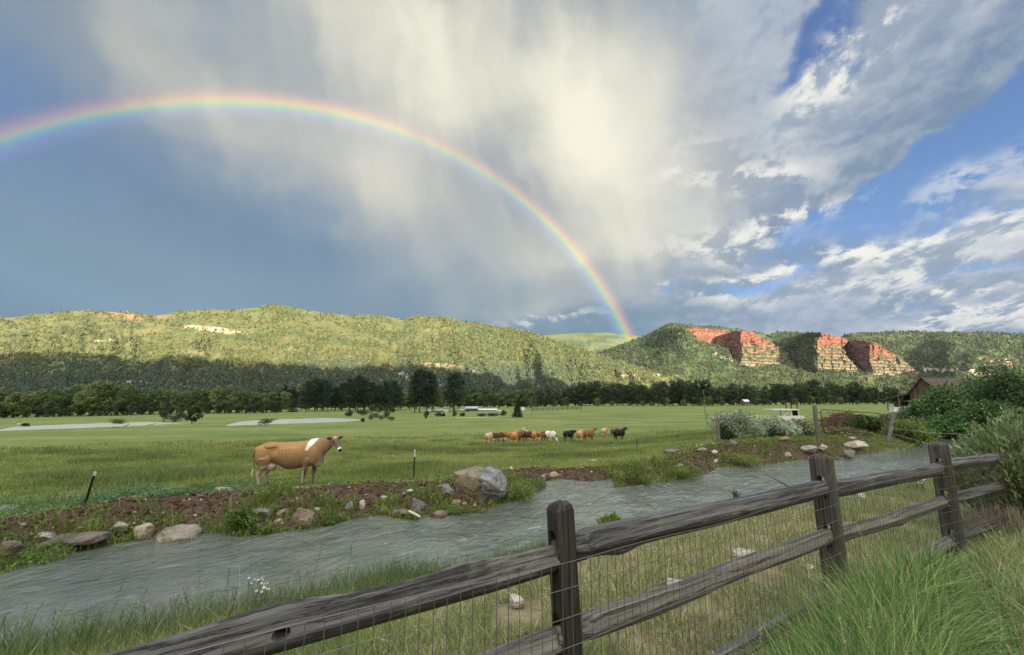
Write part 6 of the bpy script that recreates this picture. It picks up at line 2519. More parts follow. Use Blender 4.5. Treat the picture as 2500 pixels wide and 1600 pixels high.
def build_herd():
    shapes = {}
    for k, pose in (('stand', 'stand'), ('up', 'up'), ('graze', 'graze')):
        shapes[k] = cow_shape(.034, pose)
    OR, TN, BR, BK, PT, DB = (.34, .165, .060), (.40, .265, .14), (.19, .085, .040), (.013, .013, .014), (.46, .34, .21), (.085, .035, .022)
    W = (.62, .58, .52)
    L = [
        # centre px, feet py, heading (deg, 0 = facing right in the picture, 90 = facing away), shape, coat, label
        (1193, 1083.0, 76, 'graze', dict(main=PT, patches=(.40, .22, .10), seed=1.1), "pale patchy cow's rump at the far left of the herd", 1.0, -.6),
        (1212, 1082.0, 35, 'graze', dict(main=DB, face=W, belly=W, seed=2.0), "dark red-brown cow with white face grazing, leftmost of the herd", .92, .5),
        (1247, 1081.0, 128, 'graze', dict(main=OR, legs=W, seed=3.0), "tan cow with a white hind leg, left end of the tight bunch", 1.0, 1.2),
        (1256, 1084.0, 82, 'graze', dict(main=(.44, .21, .075), legs=(.48, .30, .16), seed=4.0), "large orange cow seen from behind, nearest in the tight bunch", 1.12, -1.0),
        (1270, 1080.0, 58, 'graze', dict(main=BR, seed=5.0), "brown cow partly hidden behind the large orange one", 1.05, 1.6),
        (1283, 1078.0, 100, 'up', dict(main=PT, face=(.62, .52, .38), seed=6.0), "cream cow raising its pale head above the tight bunch", 1.0, 3.2),
        (1290, 1079.0, 138, 'graze', dict(main=DB, legs=W, seed=7.0), "dark brown cow with white legs in the middle of the bunch", .98, .8),
        (1304, 1080.0, 88, 'graze', dict(main=(.40, .18, .075), legs=(.40, .25, .15), seed=8.0), "reddish-orange cow seen from behind beside the dark brown one", 1.05, -.3),
        (1321, 1079.0, 55, 'graze', dict(main=(.30, .135, .055), belly=W, seed=9.0), "chestnut cow behind the white-marked grazer", .98, 1.5),
        (1336, 1079.5, -42, 'graze', dict(main=W, patches=(.20, .10, .05), face=W, seed=10.3), "white cow with brown patches grazing at the bunch's right end", 1.05, 0.0),
        (1387, 1077.0, 46, 'stand', dict(main=BK, seed=11.0), "black cow with pink udder facing right, left of the tan pair", 1.0, .3),
        (1416, 1080.0, 70, 'stand', dict(main=(.42, .25, .13), legs=(.55, .42, .28), seed=12.0), "light tan cow showing its rump left of the brown one", 1.06, -.4),
        (1436, 1078.0, 44, 'up', dict(main=(.23, .105, .045), legs=(.05, .035, .028), face=(.20, .10, .05), seed=13.0), "chestnut brown cow with raised head in the tan pair", 1.08, .6),
        (1474, 1070.0, 62, 'stand', dict(main=(.50, .36, .20), legs=(.52, .42, .30), seed=14.0), "small cream cow facing away near the right end of the herd", .92, 3.0),
        (1499, 1070.0, 55, 'stand', dict(main=(.20, .10, .05), seed=15.0), "brown cow almost hidden behind the rightmost black one", .95, 3.6),
        (1511, 1075.0, 38, 'up', dict(main=BK, seed=16.0), "black cow with head held high, rightmost of the herd", 1.02, 1.0),
    ]
    for i, (px, py, hd, k, ct, lab, sc, dY) in enumerate(L):
        V, F4, hl, _ = shapes[k]
        col = coat(V, hl, **ct)
        if i == 10:
            col = mixc(col, np.array([.42, .25, .20]), np.exp(-(((V[:, 0] + .42) / .16) ** 2 + ((V[:, 2] - .58) / .13) ** 2)) * (V[:, 2] < .8))
        Y = Yat(px, py, 20, 80) + dY
        x = P(px, py, Y)[0]
        root = empty("cow", (x, Y, gz(x, Y) - .05), R(hd))
        tag(root, lab, "cow", "cattle herd on the meadow")
        root.scale = (.92 * sc, .92 * sc, .92 * sc)
        link("body", mesh_np(V, F4, col, True, name="herd_cow"), M_COW, root)


build_main_cow()
build_herd()


# ------------------------------------------------------------------ posts, gate, wire
def post_simple(name, label, px, py, Y, top_py, w, mat, lean=(0, 0), cat="post", group=None, n=8, cap=None):
    p = P(px, py, Y)
    z0 = gz(p[0], Y)
    h = P(px, top_py, Y)[2] - z0
    r = np.random.default_rng(int(px * 3 + py))
    mb = MB()
    pts, rad = [], []
    for k in range(8):
        t = k / 7
        z = -.25 + (h + .25) * t
        pts.append([lean[0] * z + r.normal(0, w * .05), lean[1] * z + r.normal(0, w * .05), z])
        rad.append(w * .5 * (1.1 - .15 * t) * r.uniform(.92, 1.08))
    mb.tube(pts, rad, (.2, .2, .2), n)
    o = mb.build(name, mat)
    o.location = (p[0], Y, z0)
    tag(o, label, cat, group)
    return o, h


def t_post(label, px, py, top_py, Y=None, lean=(0, 0), tipw=.12):
    Y = Y or Yat(px, py, 3, 80)
    p = P(px, py, Y)
    z0 = gz(p[0], Y)
    h = P(px, top_py, Y)[2] - z0
    root = empty("metal_post", (p[0], Y, z0))
    root.rotation_euler = (lean[1], lean[0], R(20))
    mb = MB()
    mb.box((-.006, -.025, -.3), (.006, .025, h * (1 - tipw)), (.02, .02, .02))
    mb.box((.006, -.005, -.3), (.034, .005, h * (1 - tipw)), (.02, .02, .02))
    for z in np.arange(.1, h * (1 - tipw), .06):
        mb.box((-.014, -.009, z), (-.006, .009, z + .02), (.02, .02, .02))
    mb.build("shaft", M_BLACK, root)
    tb = MB()
    tb.box((-.006, -.025, h * (1 - tipw)), (.006, .025, h), (.8, .8, .8))
    tb.box((.006, -.005, h * (1 - tipw)), (.034, .005, h), (.8, .8, .8))
    tb.build("painted_tip", M_WHITE, root)
    tag(root, label, "fence post")
    return np.array([p[0] + math.sin(lean[0]) * h * .9, Y, z0 + h * .9])


def build_posts():
    a = t_post("leaning black metal post with white tip at the left", 205, 1236, 1152, lean=(R(7.5), 0))
    b = t_post("upright black metal post with white tip right of the cow", 1009, 1172, 1098, tipw=.25)
    c = t_post("short black metal post on the meadow edge right of the herd", 1555, 1094, 1072, tipw=.02)
    mb = MB()
    pts = [a + [-9, -2.2, .1], a, (a + b) / 2 + [0, 0, -.05], b, (b + c) / 2 + [0, 0, -.1], c]
    mb.tube(pts, .0022, (.3, .3, .28), 4)
    tag(mb.build("fence_wire", M_WIRE), "thin single wire strung between the black metal posts", "wire")
    # old post bound with dead sticks
    o, h = post_simple("old_post", "grey weathered post with dead sticks tied at its top", 1756, 1088, 21.2, 1022, .16, M_OLDPOST, (0.02, 0))
    sb = MB()
    for pts in ([[0, 0, h * .86], [.35, .05, h * 1.0], [.62, .1, h * .97]], [[0, 0, h * .9], [.25, .0, h * 1.04], [.45, .1, h * 1.09]], [[.1, 0, h * .96], [-.2, .1, h * .93], [-.32, 0, h * 1.0]], [[.02, 0, h * .9], [.02, 0, h * 1.15]], [[0, -.05, .25], [.35, -.2, .02]]):
        sb.tube(pts, [.03, .02, .012][:len(pts)], (.14, .12, .10), 5)
    s_ = sb.build("dead_sticks", M_BARK, o)
    # gate post and gate
    Yg = 24.2
    post_simple("gate_post", "square weathered gate post at the left end of the gate", 1998, 1066, Yg, 991, .22, M_OLDPOST, n=6)
    A, B = P(2011, 1062, Yg + .0), P(2160, 1062, Yg + .9)
    zA = P(2011, 1051, Yg)[2]
    root = empty("field_gate", (A[0], A[1], 0))
    tag(root, "rusty tube field gate with one middle upright between its posts", "gate")
    ux = (B - A)[:2]
    Lg = np.linalg.norm(ux)
    ux = ux / Lg
    top_a, top_b = P(2011, 1000, Yg)[2], P(2160, 1010, Yg + .9)[2]
    bot_a, bot_b = P(2011, 1050, Yg)[2], P(2160, 1061, Yg + .9)[2]

    def gp(s_, t):
        za = bot_a + (top_a - bot_a) * t
        zb = bot_b + (top_b - bot_b) * t
        return [ux[0] * Lg * s_, ux[1] * Lg * s_, za + (zb - za) * s_]
    fb = MB()
    loop = [gp(.03, 0), gp(.97, 0), gp(.99, .03), gp(1, .10), gp(1, .88), gp(.99, .96), gp(.965, 1), gp(.035, 1), gp(.01, .96), gp(0, .88), gp(0, .10), gp(.01, .03), gp(.03, 0)]
    fb.tube(loop, .024, (.1, .08, .07), 8, False)
    fb.build("frame", M_RUST, root)
    mb = MB()
    mb.tube([gp(.49, 0), gp(.49, 1)], .016, (.1, .08, .07), 6)
    mb.build("upright", M_RUST, root)
    hb = MB()
    for t in (.12, .85):
        q = gp(0, t)
        hb.tube([[q[0] - .18, q[1], q[2]], q], .018, (.1, .08, .07), 6)
        root_h = None
    hb.build("hinge", M_RUST, root)
    wb = MB()
    for t in np.linspace(.12, .88, 7):
        wb.tube([gp(0, t), gp(.5, t), gp(1, t)], .0016, (.1, .1, .1), 3, False)
    for s_ in np.linspace(.04, .96, 24):
        wb.tube([gp(s_, 0), gp(s_, 1)], .0012, (.1, .1, .1), 3, False)
    wb.build("wire_infill", M_RUST, root)
    # leaning post to the right of the gate, with wires to the bushes
    o, h = post_simple("leaning_post", "leaning weathered post at the right end of the gate", 2168, 1068, Yg + 1.0, 1007, .20, M_OLDPOST, (.42, .05), n=7)
    p0 = np.array(o.location) + [.10, -.1, h * .45]
    q = P(2390, 1063, 21.0)
    wb = MB()
    wb.tube([p0, (p0 + q) / 2 + [0, 0, -.08], q], .006, (.5, .5, .4), 4)
    wb.tube([p0 + [0, 0, -.3], P(2300, 1092, 23.0)], .005, (.5, .5, .4), 4)
    tag(wb.build("fence_wire", plain_mat("pale_wire", (.42, .42, .36), .5)), "pale wires running right from the leaning gate-side post", "wire")
    # small stakes before the sage bush
    post_simple("stake", "pale wooden stake in front of the sage bush, leftmost of three", 1814, 1086, 22.2, 1052, .05, M_OLDPOST, group="stakes before the sage bush")
    post_simple("stake", "dark green metal stake in front of the sage bush", 1844, 1084, 22.4, 1046, .055, plain_mat("green_steel", (.03, .045, .03), .6), group="stakes before the sage bush")
    post_simple("stake", "pale leaning stake in front of the sage bush, rightmost of three", 1874, 1082, 22.6, 1050, .05, M_OLDPOST, (.08, 0), group="stakes before the sage bush")
    # dead limb over the stream
    lb = MB()
    z = -0.75
    a1, b1 = P(1864, 1156, 15.5), P(1932, 1192, 13.0)
    lb.tube([b1 + [.3, -.2, -.35], b1, (a1 + b1) / 2 + [0, 0, .01], a1], [.028, .022, .016, .006], (.05, .045, .04), 6)
    tag(lb.build("branch", M_BARK), "thin dead branch sticking out over the stream", "branch")
    lb = MB()
    Yl = Yat(1005, 1256, 5, 40)
    a1 = P(998, 1248, Yl - .3)
    b1 = P(1026, 1262, Yl - .5)
    lb.tube([a1, (a1 + b1) / 2, b1], [.025, .028, .022], (.50, .47, .40), 6)
    tag(lb.build("driftwood_stick", M_BARK), "short pale stick lying against the pointed grey rock", "stick")
    # utility poles
    for px, py, tp, Y, w, lab in [(1723, 1023, 953, 150, .26, "tall bare utility pole on the meadow right of the herd"), (1297, 1028, 968, 150, .16, "thin utility pole behind the middle of the herd"), (1053, 1020, 986, 215, .22, "short pole standing at the farm's left side")]:
        post_simple("utility_pole", lab, px, py, Y, tp, w, M_OLDPOST, cat="pole")
    post_simple("stump_post", "short wooden post beside the tall utility pole", 1727, 1023, 150, 1010, .3, M_OLDPOST)
    for px, tp, lab in [(1921, 985, "rusty post behind the white vehicle, leftmost of three"), (1934, 984, "rusty post behind the white vehicle, middle of three"), (1948, 986, "rusty post behind the white vehicle, rightmost of three")]:
        post_simple("corral_post", lab, px, 1012, 52, tp, .14, M_RUST, group="posts behind the white vehicle")
    # pale logs at the ponds
    for a2, b2, lab in [((272, 1044), (302, 1044), "long pale log floating below the bright pond bush"), ((300, 1044), (316, 1038), "pale log slanting up beside the bright pond bush"), ((358, 1040), (382, 1036), "pale driftwood log at the left pond's near shore"), ((43, 1037), (50, 1040), "short pale log at the left pond's left end"),
                        ((842, 1029), (850, 1034), "pair-like pale board on the pale pond's near shore")]:
        Yl = Yat(*a2, 60, 300)
        mb = MB()
        q0, q1 = P(*a2, Yl), P(*b2, Yl)
        q0[2] += .25
        q1[2] += .25
        mb.tube([q0, (q0 + q1) / 2 + [0, 0, .05], q1], [.22, .26, .16], (.42, .40, .35), 6)
        tag(mb.build("log", M_BARK), lab, "log")


build_posts()


# ------------------------------------------------------------------ buildings and the white vehicle
def board_mat(name, a, b, sc=3.0):
    m = bpy.data.materials.new(name)
    m.use_nodes = True
    g = G(m.node_tree)
    bs = g.n['Principled BSDF']
    tc = g.n.new('ShaderNodeTexCoord').outputs['Object']
    x, y, z = g.sep(tc)[:3]
    xy = g.m('ADD', x, y)
    bd = g.m('FLOOR', g.m('MULTIPLY', xy, sc))
    wn = g.n.new('ShaderNodeTexWhiteNoise')
    wn.noise_dimensions = '1D'
    g.l.new(bd, wn.inputs['W'])
    gap = g.ss(g.m('FRACT', g.m('MULTIPLY', xy, sc)), 0.03, 0.09)
    grain = g.noise(g.vm('MULTIPLY', tc, (18, 18, 1.2)), 1.0, 4.0, 0.6)
    f = g.m('ADD', g.m('MULTIPLY', wn.outputs[0], 0.6), g.m('MULTIPLY', grain, 0.5))
    col = g.mix(g.ss(f, 0.15, 0.9), a, b)
    col = g.mix(gap, (.01, .009, .008, 1), col)
    g.l.new(col, bs.inputs['Base Color'])
    bs.inputs['Roughness'].default_value = .9
    bs.inputs['Specular IOR Level'].default_value = .1
    return m


M_BARN = board_mat("barn_boards", (.055, .043, .035, 1), (.125, .10, .082, 1), 4.0)
M_FARMB = board_mat("farm_boards", (.085, .082, .085, 1), (.16, .155, .16, 1), 2.0)
M_ROOF = plain_mat("old_shingle_roof", (.10, .078, .068), .9, 0, .1, 1.4, .3, .5)
M_TIN = plain_mat("pale_tin_roof", (.42, .42, .40), .55, .3, .4, .8, .15)
M_TINW = plain_mat("white_tin_roof", (.58, .58, .55), .5, .2, .4, .8, .12)
M_DARKIN = plain_mat("opening_shade", (.012, .010, .009), .95, 0, .05)  # near-black, painted shade for the inside of openings


def slab(mb, A, B, C_, D_, th, col=(0, 0, 0)):
    """a thick panel through four corners"""
    q = np.array([A, B, C_, D_], float)
    n = np.cross(q[1] - q[0], q[3] - q[0])
    n = n / np.linalg.norm(n) * th
    V = np.concatenate([q, q + n])
    mb.add(V, [[3, 2, 1, 0], [4, 5, 6, 7], [0, 1, 5, 4], [1, 2, 6, 5], [2, 3, 7, 6], [3, 0, 4, 7]], col)


def build_barn():
    Y = 74.0
    o0 = P(2228, 1003, Y)
    z0 = gz(o0[0], Y)
    s = Y / F * .73
    root = empty("barn", (o0[0], Y, z0), R(-70))
    tag(root, "old brown board barn with an open lean-to, half hidden by bushes", "barn")
    hw = 40 * s                                   # half width of the gable
    zr = P(2268, 925, Y)[2] - z0                   # ridge
    ze = P(2228, 960, Y)[2] - z0                   # eave
    L = 15.0
    wb = MB()
    # gable wall as a slab of real thickness, then the side wall
    gab = np.array([[0, 0, 0], [2 * hw, 0, 0], [2 * hw, 0, ze], [hw, 0, zr], [0, 0, ze]])
    Vb = gab + [0, .18, 0]
    V = np.concatenate([gab, Vb])
    wb.add(V, [[0, 1, 2, 4], [9, 7, 6, 5], [0, 5, 6, 1], [1, 6, 7, 2], [0, 4, 9, 5]], (0, 0, 0))
    wb.add(V, [[4, 2, 3], [9, 8, 7], [2, 7, 3], [3, 7, 8], [4, 3, 9], [3, 8, 9]], (0, 0, 0))
    wb.box((0, .181, 0), (.16, L, ze - .02), (0, 0, 0))
    wb.box((2 * hw - .16, .181, 0), (2 * hw, L, ze - .02), (0, 0, 0))
    barn_wall = wb.build("wall", M_BARN, root)
    bb = MB()
    k = 0
    for q in np.arange(.1, 2 * hw - .1, .42):
        bb.box((q, -.035, ze * .10), (q + .09, -.003, ze * .62), (0, 0, 0))
    bb.build("battens", M_BARN, barn_wall)
    rb = MB()
    ov = .5
    sl = (zr - ze) / hw
    slab(rb, (-.35, -ov, ze - .35 * sl + .05), (-.35, L, ze - .35 * sl + .05), (hw, L, zr + .05), (hw, -ov, zr + .05), -.12)
    slab(rb, (2 * hw + .6, L, ze - .6 * sl + .05), (2 * hw + .6, -ov, ze - .6 * sl + .05), (hw, -ov, zr + .05), (hw, L, zr + .05), -.12)
    rb.build("roof", M_ROOF, root)
    # lean-to on the left: roof, posts with braces, near-black panel at the back
    xl = (P(2144, 1003, Y)[0] - o0[0]) * .73
    zl = P(2144, 979, Y)[2] - z0
    lb = MB()
    slab(lb, (xl, -.3, zl), (xl, 9, zl), (-.02, 9, ze - .15), (-.02, -.3, ze - .15), -.14)
    lb.build("lean_to_roof", M_ROOF, root)
    db = MB()
    db.box((xl * .55, 7.0, 1.4), (-.02, 7.2, ze - .5), (0, 0, 0))
    db.build("lean_to_dark_panel", M_DARKIN, root)
    for i, f in enumerate((.82, .40)):
        pb = MB()
        px_ = xl * f
        pb.box((px_ - .09, -.1, 0), (px_ + .09, .1, zl + (ze - zl) * (1 - f) - .2), (0, 0, 0))
        pb.tube([[px_, 0, .75 * zl], [px_ + .75, 0, zl + .05 + (ze - zl) * (1 - f)]], .07, (0, 0, 0), 4)
        pb.build("lean_to_post", M_OLDPOST, root)
    ab = MB()
    for cx in (hw * 1.0, hw * 1.75):
        for sg in (-1, 1):
            pts = [[cx + sg * .10, -.08, ze * .72], [cx + sg * .55, -.16, ze * .78], [cx + sg * .72, -.10, ze * .98]]
            ab.tube(pts, [.035, .028, .012], (.45, .40, .33), 5)
    ab.build("antlers", M_BARK, barn_wall)
    # things stored under the lean-to
    hb = MB()
    hb.box((0, 0, 0), (2.6, 1.4, 1.6), (.20, .125, .06))
    V0 = hb.V[0]
    o = hb.build("hay_stack", M_BARK)
    o.location = (P(2201, 1003, Y + 4)[0], Y + 4, gz(P(2201, 1003, Y + 4)[0], Y + 4) - .02)
    tag(o, "tan hay stack under the barn's lean-to roof", "hay")
    fb = MB()
    for q in np.arange(0, 4.2, .5):
        fb.box((q, -.03, 0), (q + .28, .03, 1.0), (.7, .7, .7))
    fb.box((0, .031, .25), (4.4, .07, .37), (.7, .7, .7))
    fb.box((0, .031, .75), (4.4, .07, .87), (.7, .7, .7))
    o = fb.build("white_fence", M_WHITE)
    Yf = 66
    p = P(2222, 1006, Yf)
    o.location = (p[0], Yf, gz(p[0], Yf))
    tag(o, "white picket panel fence below the barn wall", "fence")
    tb = MB()
    tb.box((0, 0, .1), (2.2, .9, .75), (.7, .7, .7))
    tb.box((-.05, -.05, .751), (2.25, .95, .82), (.7, .7, .7))
    o = tb.build("white_trough", M_WHITE)
    p = P(2184, 1006, Yf)
    o.location = (p[0], Yf, gz(p[0], Yf))
    tag(o, "low white trough under the left end of the lean-to", "trough")


build_barn()


def house(name, label, px0, px1, py_base, py_eave, py_ridge, Y, depth, wall, roof, cat="building", windows=(), door=None, gable_front=False):
    a, b = P(px0, py_base, Y), P(px1, py_base, Y)
    z0 = min(gz(a[0], Y), gz(b[0], Y)) - .2
    W_ = b[0] - a[0]
    ze, zr = P(px0, py_eave, Y)[2] - z0, P(px0, py_ridge, Y)[2] - z0
    root = empty(name, (a[0], Y, z0))
    tag(root, label, cat)
    wb = MB()
    wb.box((0, 0, 0), (W_, .2, ze), (0, 0, 0))
    wb.box((0, depth - .2, 0), (W_, depth, ze), (0, 0, 0))
    wb.box((0, .201, 0), (.2, depth - .201, ze), (0, 0, 0))
    wb.box((W_ - .2, .201, 0), (W_, depth - .201, ze), (0, 0, 0))
    for xx in (0, W_ - .2):
        V = np.array([[xx, .0, ze], [xx, depth, ze], [xx, depth / 2, zr - .05], [xx + .2, 0, ze], [xx + .2, depth, ze], [xx + .2, depth / 2, zr - .05]])
        wb.add(V, [[0, 1, 2], [5, 4, 3]], (0, 0, 0))
        wb.add(V, [[0, 3, 4, 1], [1, 4, 5, 2], [2, 5, 3, 0]], (0, 0, 0))
    wall_o = wb.build("wall", wall, root)
    rb = MB()
    slab(rb, (-.3, -.4, ze - .05), (W_ + .3, -.4, ze - .05), (W_ + .3, depth / 2, zr), (-.3, depth / 2, zr), .14)
    slab(rb, (W_ + .3, depth + .4, ze - .05), (-.3, depth + .4, ze - .05), (-.3, depth / 2, zr), (W_ + .3, depth / 2, zr), .14)
    rb.build("roof", roof, root)
    for (f, w, zlo, zhi) in windows:
        ob = MB()
        ob.box((W_ * f, -.04, ze * zlo), (W_ * f + w, -.003, ze * zhi), (0, 0, 0))
        ob.build("window" if zlo > .25 else "door", M_DARKIN, wall_o)
    return root


def build_farm():
    house("farm_barn", "grey-brown two-storey board barn with pale tin roof, tallest on the farm", 1136, 1164, 1012, 998, 993.5, 240, 7, M_FARMB, M_TIN, windows=[(.12, 1.2, .0, .45), (.45, .7, .45, .75), (.72, .7, .45, .75)])
    house("shed", "small grey shed leaning against the farm barn's left side", 1121, 1134, 1011, 1003, 999, 243, 5, M_FARMB, M_TIN, windows=[(.3, 1.0, 0, .6)])
    house("long_shed", "long low open-fronted shed with white tin roof", 1166, 1212, 1010, 1002, 998.5, 246, 6, M_FARMB, M_TINW, windows=[(.04, 2.0, 0, .8), (.28, 2.0, 0, .8), (.52, 2.2, 0, .8), (.78, 2.0, 0, .8)])
    house("shed", "tiny pale-roofed shed right of the long shed", 1214, 1223, 1010, 1005.5, 1002.5, 247, 4, M_FARMB, M_TINW)
    house("shed", "dark open shed with pale roof under the tall pines", 1062, 1079, 1012, 1004, 998, 244, 5, M_BARN, M_TIN, windows=[(.1, 1.5, 0, .8), (.55, 1.4, 0, .8)])
    house("shed", "white-roofed shed between the tall pines and the grey barn", 1082, 1094, 1011, 1005, 1000, 246, 5, M_BARN, M_TINW, windows=[(.3, 1.0, 0, .7)])
    house("shed", "dark low shed behind the farm bushes at left", 1040, 1056, 1011, 1005, 1001, 250, 5, M_BARN, M_TIN)
    house("white_cottage", "small white-roofed cottage at the foot of the shadowed hill", 466, 474, 966, 964, 961.5, 640, 5, M_WHITE, M_TINW)
    house("white_cottage", "white-roofed cottage right of the smaller one below the hill", 484, 498, 965, 962.5, 959.5, 640, 6, M_WHITE, M_TINW)
    house("small_house", "small pale roof showing among the trees of the right belt", 1818, 1830, 988, 981, 976, 350, 5, M_FARMB, M_TINW)
    # white tank and parked trailer by the lone spruce
    mb = MB()
    mb.box((0, 0, .4), (2.2, 1.6, 2.0), (0, 0, 0))
    mb.box((-.05, -.05, 2.001), (2.25, 1.65, 2.1), (0, 0, 0))
    mb.box((.25, -.03, 1.1), (1.2, -.003, 1.7), (0, 0, 0))
    o = mb.build("camper_trailer", M_WHITE)
    p = P(1272, 1014, 240)
    o.location = (p[0], 240, gz(p[0], 240))
    tag(o, "small white trailer half hidden behind the lone spruce", "trailer")
    # rail fence far behind the herd
    root = empty("pasture_fence", (0, 0, 0))
    tag(root, "long low dark corral fence right of the lone spruce", "fence")
    A, B = P(1300, 1008, 235), P(1420, 1004, 250)
    z1, z2 = gz(A[0], 235), gz(B[0], 250)
    for k in range(3):
        rb = MB()
        zz = .5 + .45 * k
        rb.tube([[A[0], 235, z1 + zz], [(A[0] + B[0]) / 2, 242.5, (z1 + z2) / 2 + zz], [B[0], 250, z2 + zz]], .10, (.08, .07, .06), 5)
        rb.build("rail", M_BARK, root)
    for t in np.linspace(0, 1, 11):
        pb = MB()
        q = np.array([A[0], 235, z1]) * (1 - t) + np.array([B[0], 250, z2]) * t
        pb.tube([q + [0, 0, -.2], q + [0, 0, 1.7]], .13, (.08, .07, .06), 6)
        pb.build("post", M_BARK, root)
    # the white vehicle beyond the sage
    Y = 46.0
    p = P(1882, 1020, Y)
    z0 = gz(p[0], Y)
    s = Y / F
    zt = P(1920, 999.5, Y)[2] - z0
    root = empty("flatbed_truck", (p[0], Y, z0), R(6))
    tag(root, "old white truck with a long roof rack beyond the sage bush", "truck")
    Lr = 74 * s
    mb = MB()
    # cab: pillars and roof around real openings
    mb.box((.9, 0, .5), (Lr, 1.7, zt * .62), (0, 0, 0))
    mb.box((Lr * .72, .0, zt * .621), (Lr * .76, .08, zt - .121), (0, 0, 0))
    mb.box((Lr - .10, .0, zt * .621), (Lr - .02, .08, zt - .121), (0, 0, 0))
    mb.box((Lr * .72, 1.6, zt * .621), (Lr * .76, 1.68, zt - .121), (0, 0, 0))
    mb.box((Lr - .10, 1.6, zt * .621), (Lr - .02, 1.68, zt - .121), (0, 0, 0))
    mb.tube([[Lr * .50, .04, zt * .62], [Lr * .66, .04, zt - .12]], .05, (0, 0, 0), 6)
    mb.build("body", M_WHITE, root)
    rb = MB()
    rb.box((Lr * .14, -.1, zt - .12), (Lr, 1.8, zt), (0, 0, 0))
    rb.build("roof", M_WHITE, root)
    gb = MB()
    gb.box((Lr * .765, .03, zt * .622), (Lr - .105, .05, zt - .122), (0, 0, 0))
    gb.build("side_window", M_DARKIN, root)
    bb = MB()
    bb.box((Lr, .2, .55), (Lr + .75, 1.5, zt * .60), (0, 0, 0))
    bb.build("bonnet", M_WHITE, root)
    for q in (1.4, Lr - .1):
        for yy in (-.06, 1.5):
            w = MB()
            w.tube([[q, yy, .38], [q, yy + .24, .38]], .38, (.02, .02, .02), 14)
            wo = w.build("wheel", M_BLACK, root)
            hcap = MB()
            hcap.tube([[q, yy - .012, .38], [q, yy + .252, .38]], .17, (.5, .5, .5), 12)
            hcap.build("rim", M_WHITE, wo)


build_farm()


# ------------------------------------------------------------------ bushes and plants near the stream
def stick_pile():
    Y = 33.0
    p = P(2052, 1034, Y)
    z0 = gz(p[0], Y)
    r = np.random.default_rng(55)
    mb = MB()
    s = Y / F
    w, h = 118 * s, 44 * s
    for k in range(520):
        x = r.normal(0, .26) * w
        hh = h * max(.1, 1 - (abs(x - .05 * w) / (w * .55)) ** 2)
        zc = hh * r.uniform(.1, .95)
        l = r.uniform(.3, 1.1)
        a, b = r.uniform(0, np.pi), r.normal(.15, .45)
        d = np.array([math.cos(a) * math.cos(b), math.sin(a) * math.cos(b), math.sin(b)]) * l
        c = np.array([x, r.normal(0, .6), zc])
        col = np.array([.125, .068, .052]) * r.uniform(.5, 1.7)
        mb.tube([c - d / 2, c + r.normal(0, .05, 3), c + d / 2], [.022, .017, .008], col, 4, False)
    o = mb.build("brush_pile", M_BARK)
    o.location = (p[0], Y, z0)
    tag(o, "heap of reddish-brown cut branches behind the field gate", "brush pile")


stick_pile()


def spray_bush(name, label, px, py, Y, wpx, hpx, n, col, tipcol, seed, stem=.004, leaf=.035, lean=.35, cat="bush", dead=0.0, per=9, yoff=0.0):
    """a bush of many upright branching stems with narrow leaves"""
    r = np.random.default_rng(seed)
    w, h = wpx * Y / F, hpx * Y / F
    p = P(px, py, Y)
    root = empty(name, (p[0], Y + yoff, gz(p[0], Y + yoff) - .03))
    tag(root, label, cat)
    sb, lb = MB(), MB()
    Q, Cc = [], []
    for k in range(n):
        a = r.uniform(0, 2 * np.pi)
        rad = math.sqrt(r.uniform(0, 1))
        b0 = np.array([math.cos(a) * rad * w * .20, math.sin(a) * rad * w * .20, 0])
        hh = h * (1 - .45 * rad ** 2) * r.uniform(.75, 1.08)
        tip = np.array([math.cos(a) * rad * w * .52, math.sin(a) * rad * w * .52, hh])
        mid = (b0 + tip) / 2 + np.array([math.cos(a), math.sin(a), 0]) * w * .06 + r.normal(0, .02, 3) * w
        isd = r.uniform() < dead
        sc = np.array([.30, .25, .19]) if isd else np.array([.12, .11, .06])
        sb.tube([b0, mid, tip], [stem * 1.6, stem, stem * .5], sc * r.uniform(.7, 1.2), 3, False)
        if isd:
            continue
        t = r.uniform(.35, 1.03, (per, 1))
        q = np.where(t < .5, b0 + (mid - b0) * t * 2, mid + (tip - mid) * (t - .5) * 2) + r.normal(0, .022, (per, 3)) * w * .6
        Q.append(q)
        Cc.append(mixc(np.array(col), np.array(tipcol), t[:, 0] ** 2 * r.uniform(.4, 1)) * r.uniform(.7, 1.3))
    Q, Cc = np.concatenate(Q), np.concatenate(Cc)
    m = len(Q)
    # narrow leaves that point up and outwards
    d = Q * np.array([1, 1, 0]) / (w * .5) * .7 + r.normal(0, .35, (m, 3)) + np.array([0, 0, 1.0])
    d /= np.linalg.norm(d, axis=1)[:, None]
    s_ = np.cross(d, r.normal(size=(m, 3)))
    s_ /= np.linalg.norm(s_, axis=1)[:, None]
    L = leaf * r.uniform(.6, 1.4, (m, 1))
    V = np.stack([Q - d * L * .5, Q - s_ * L * .14, Q + d * L * .5, Q + s_ * L * .14], 1).reshape(-1, 3)
    lb.add(V, np.arange(m * 4).reshape(m, 4), np.repeat(Cc, 4, 0))
    sb.build("stems", M_BARK, root)
    lb.build("foliage", M_LEAF, root)
    return root


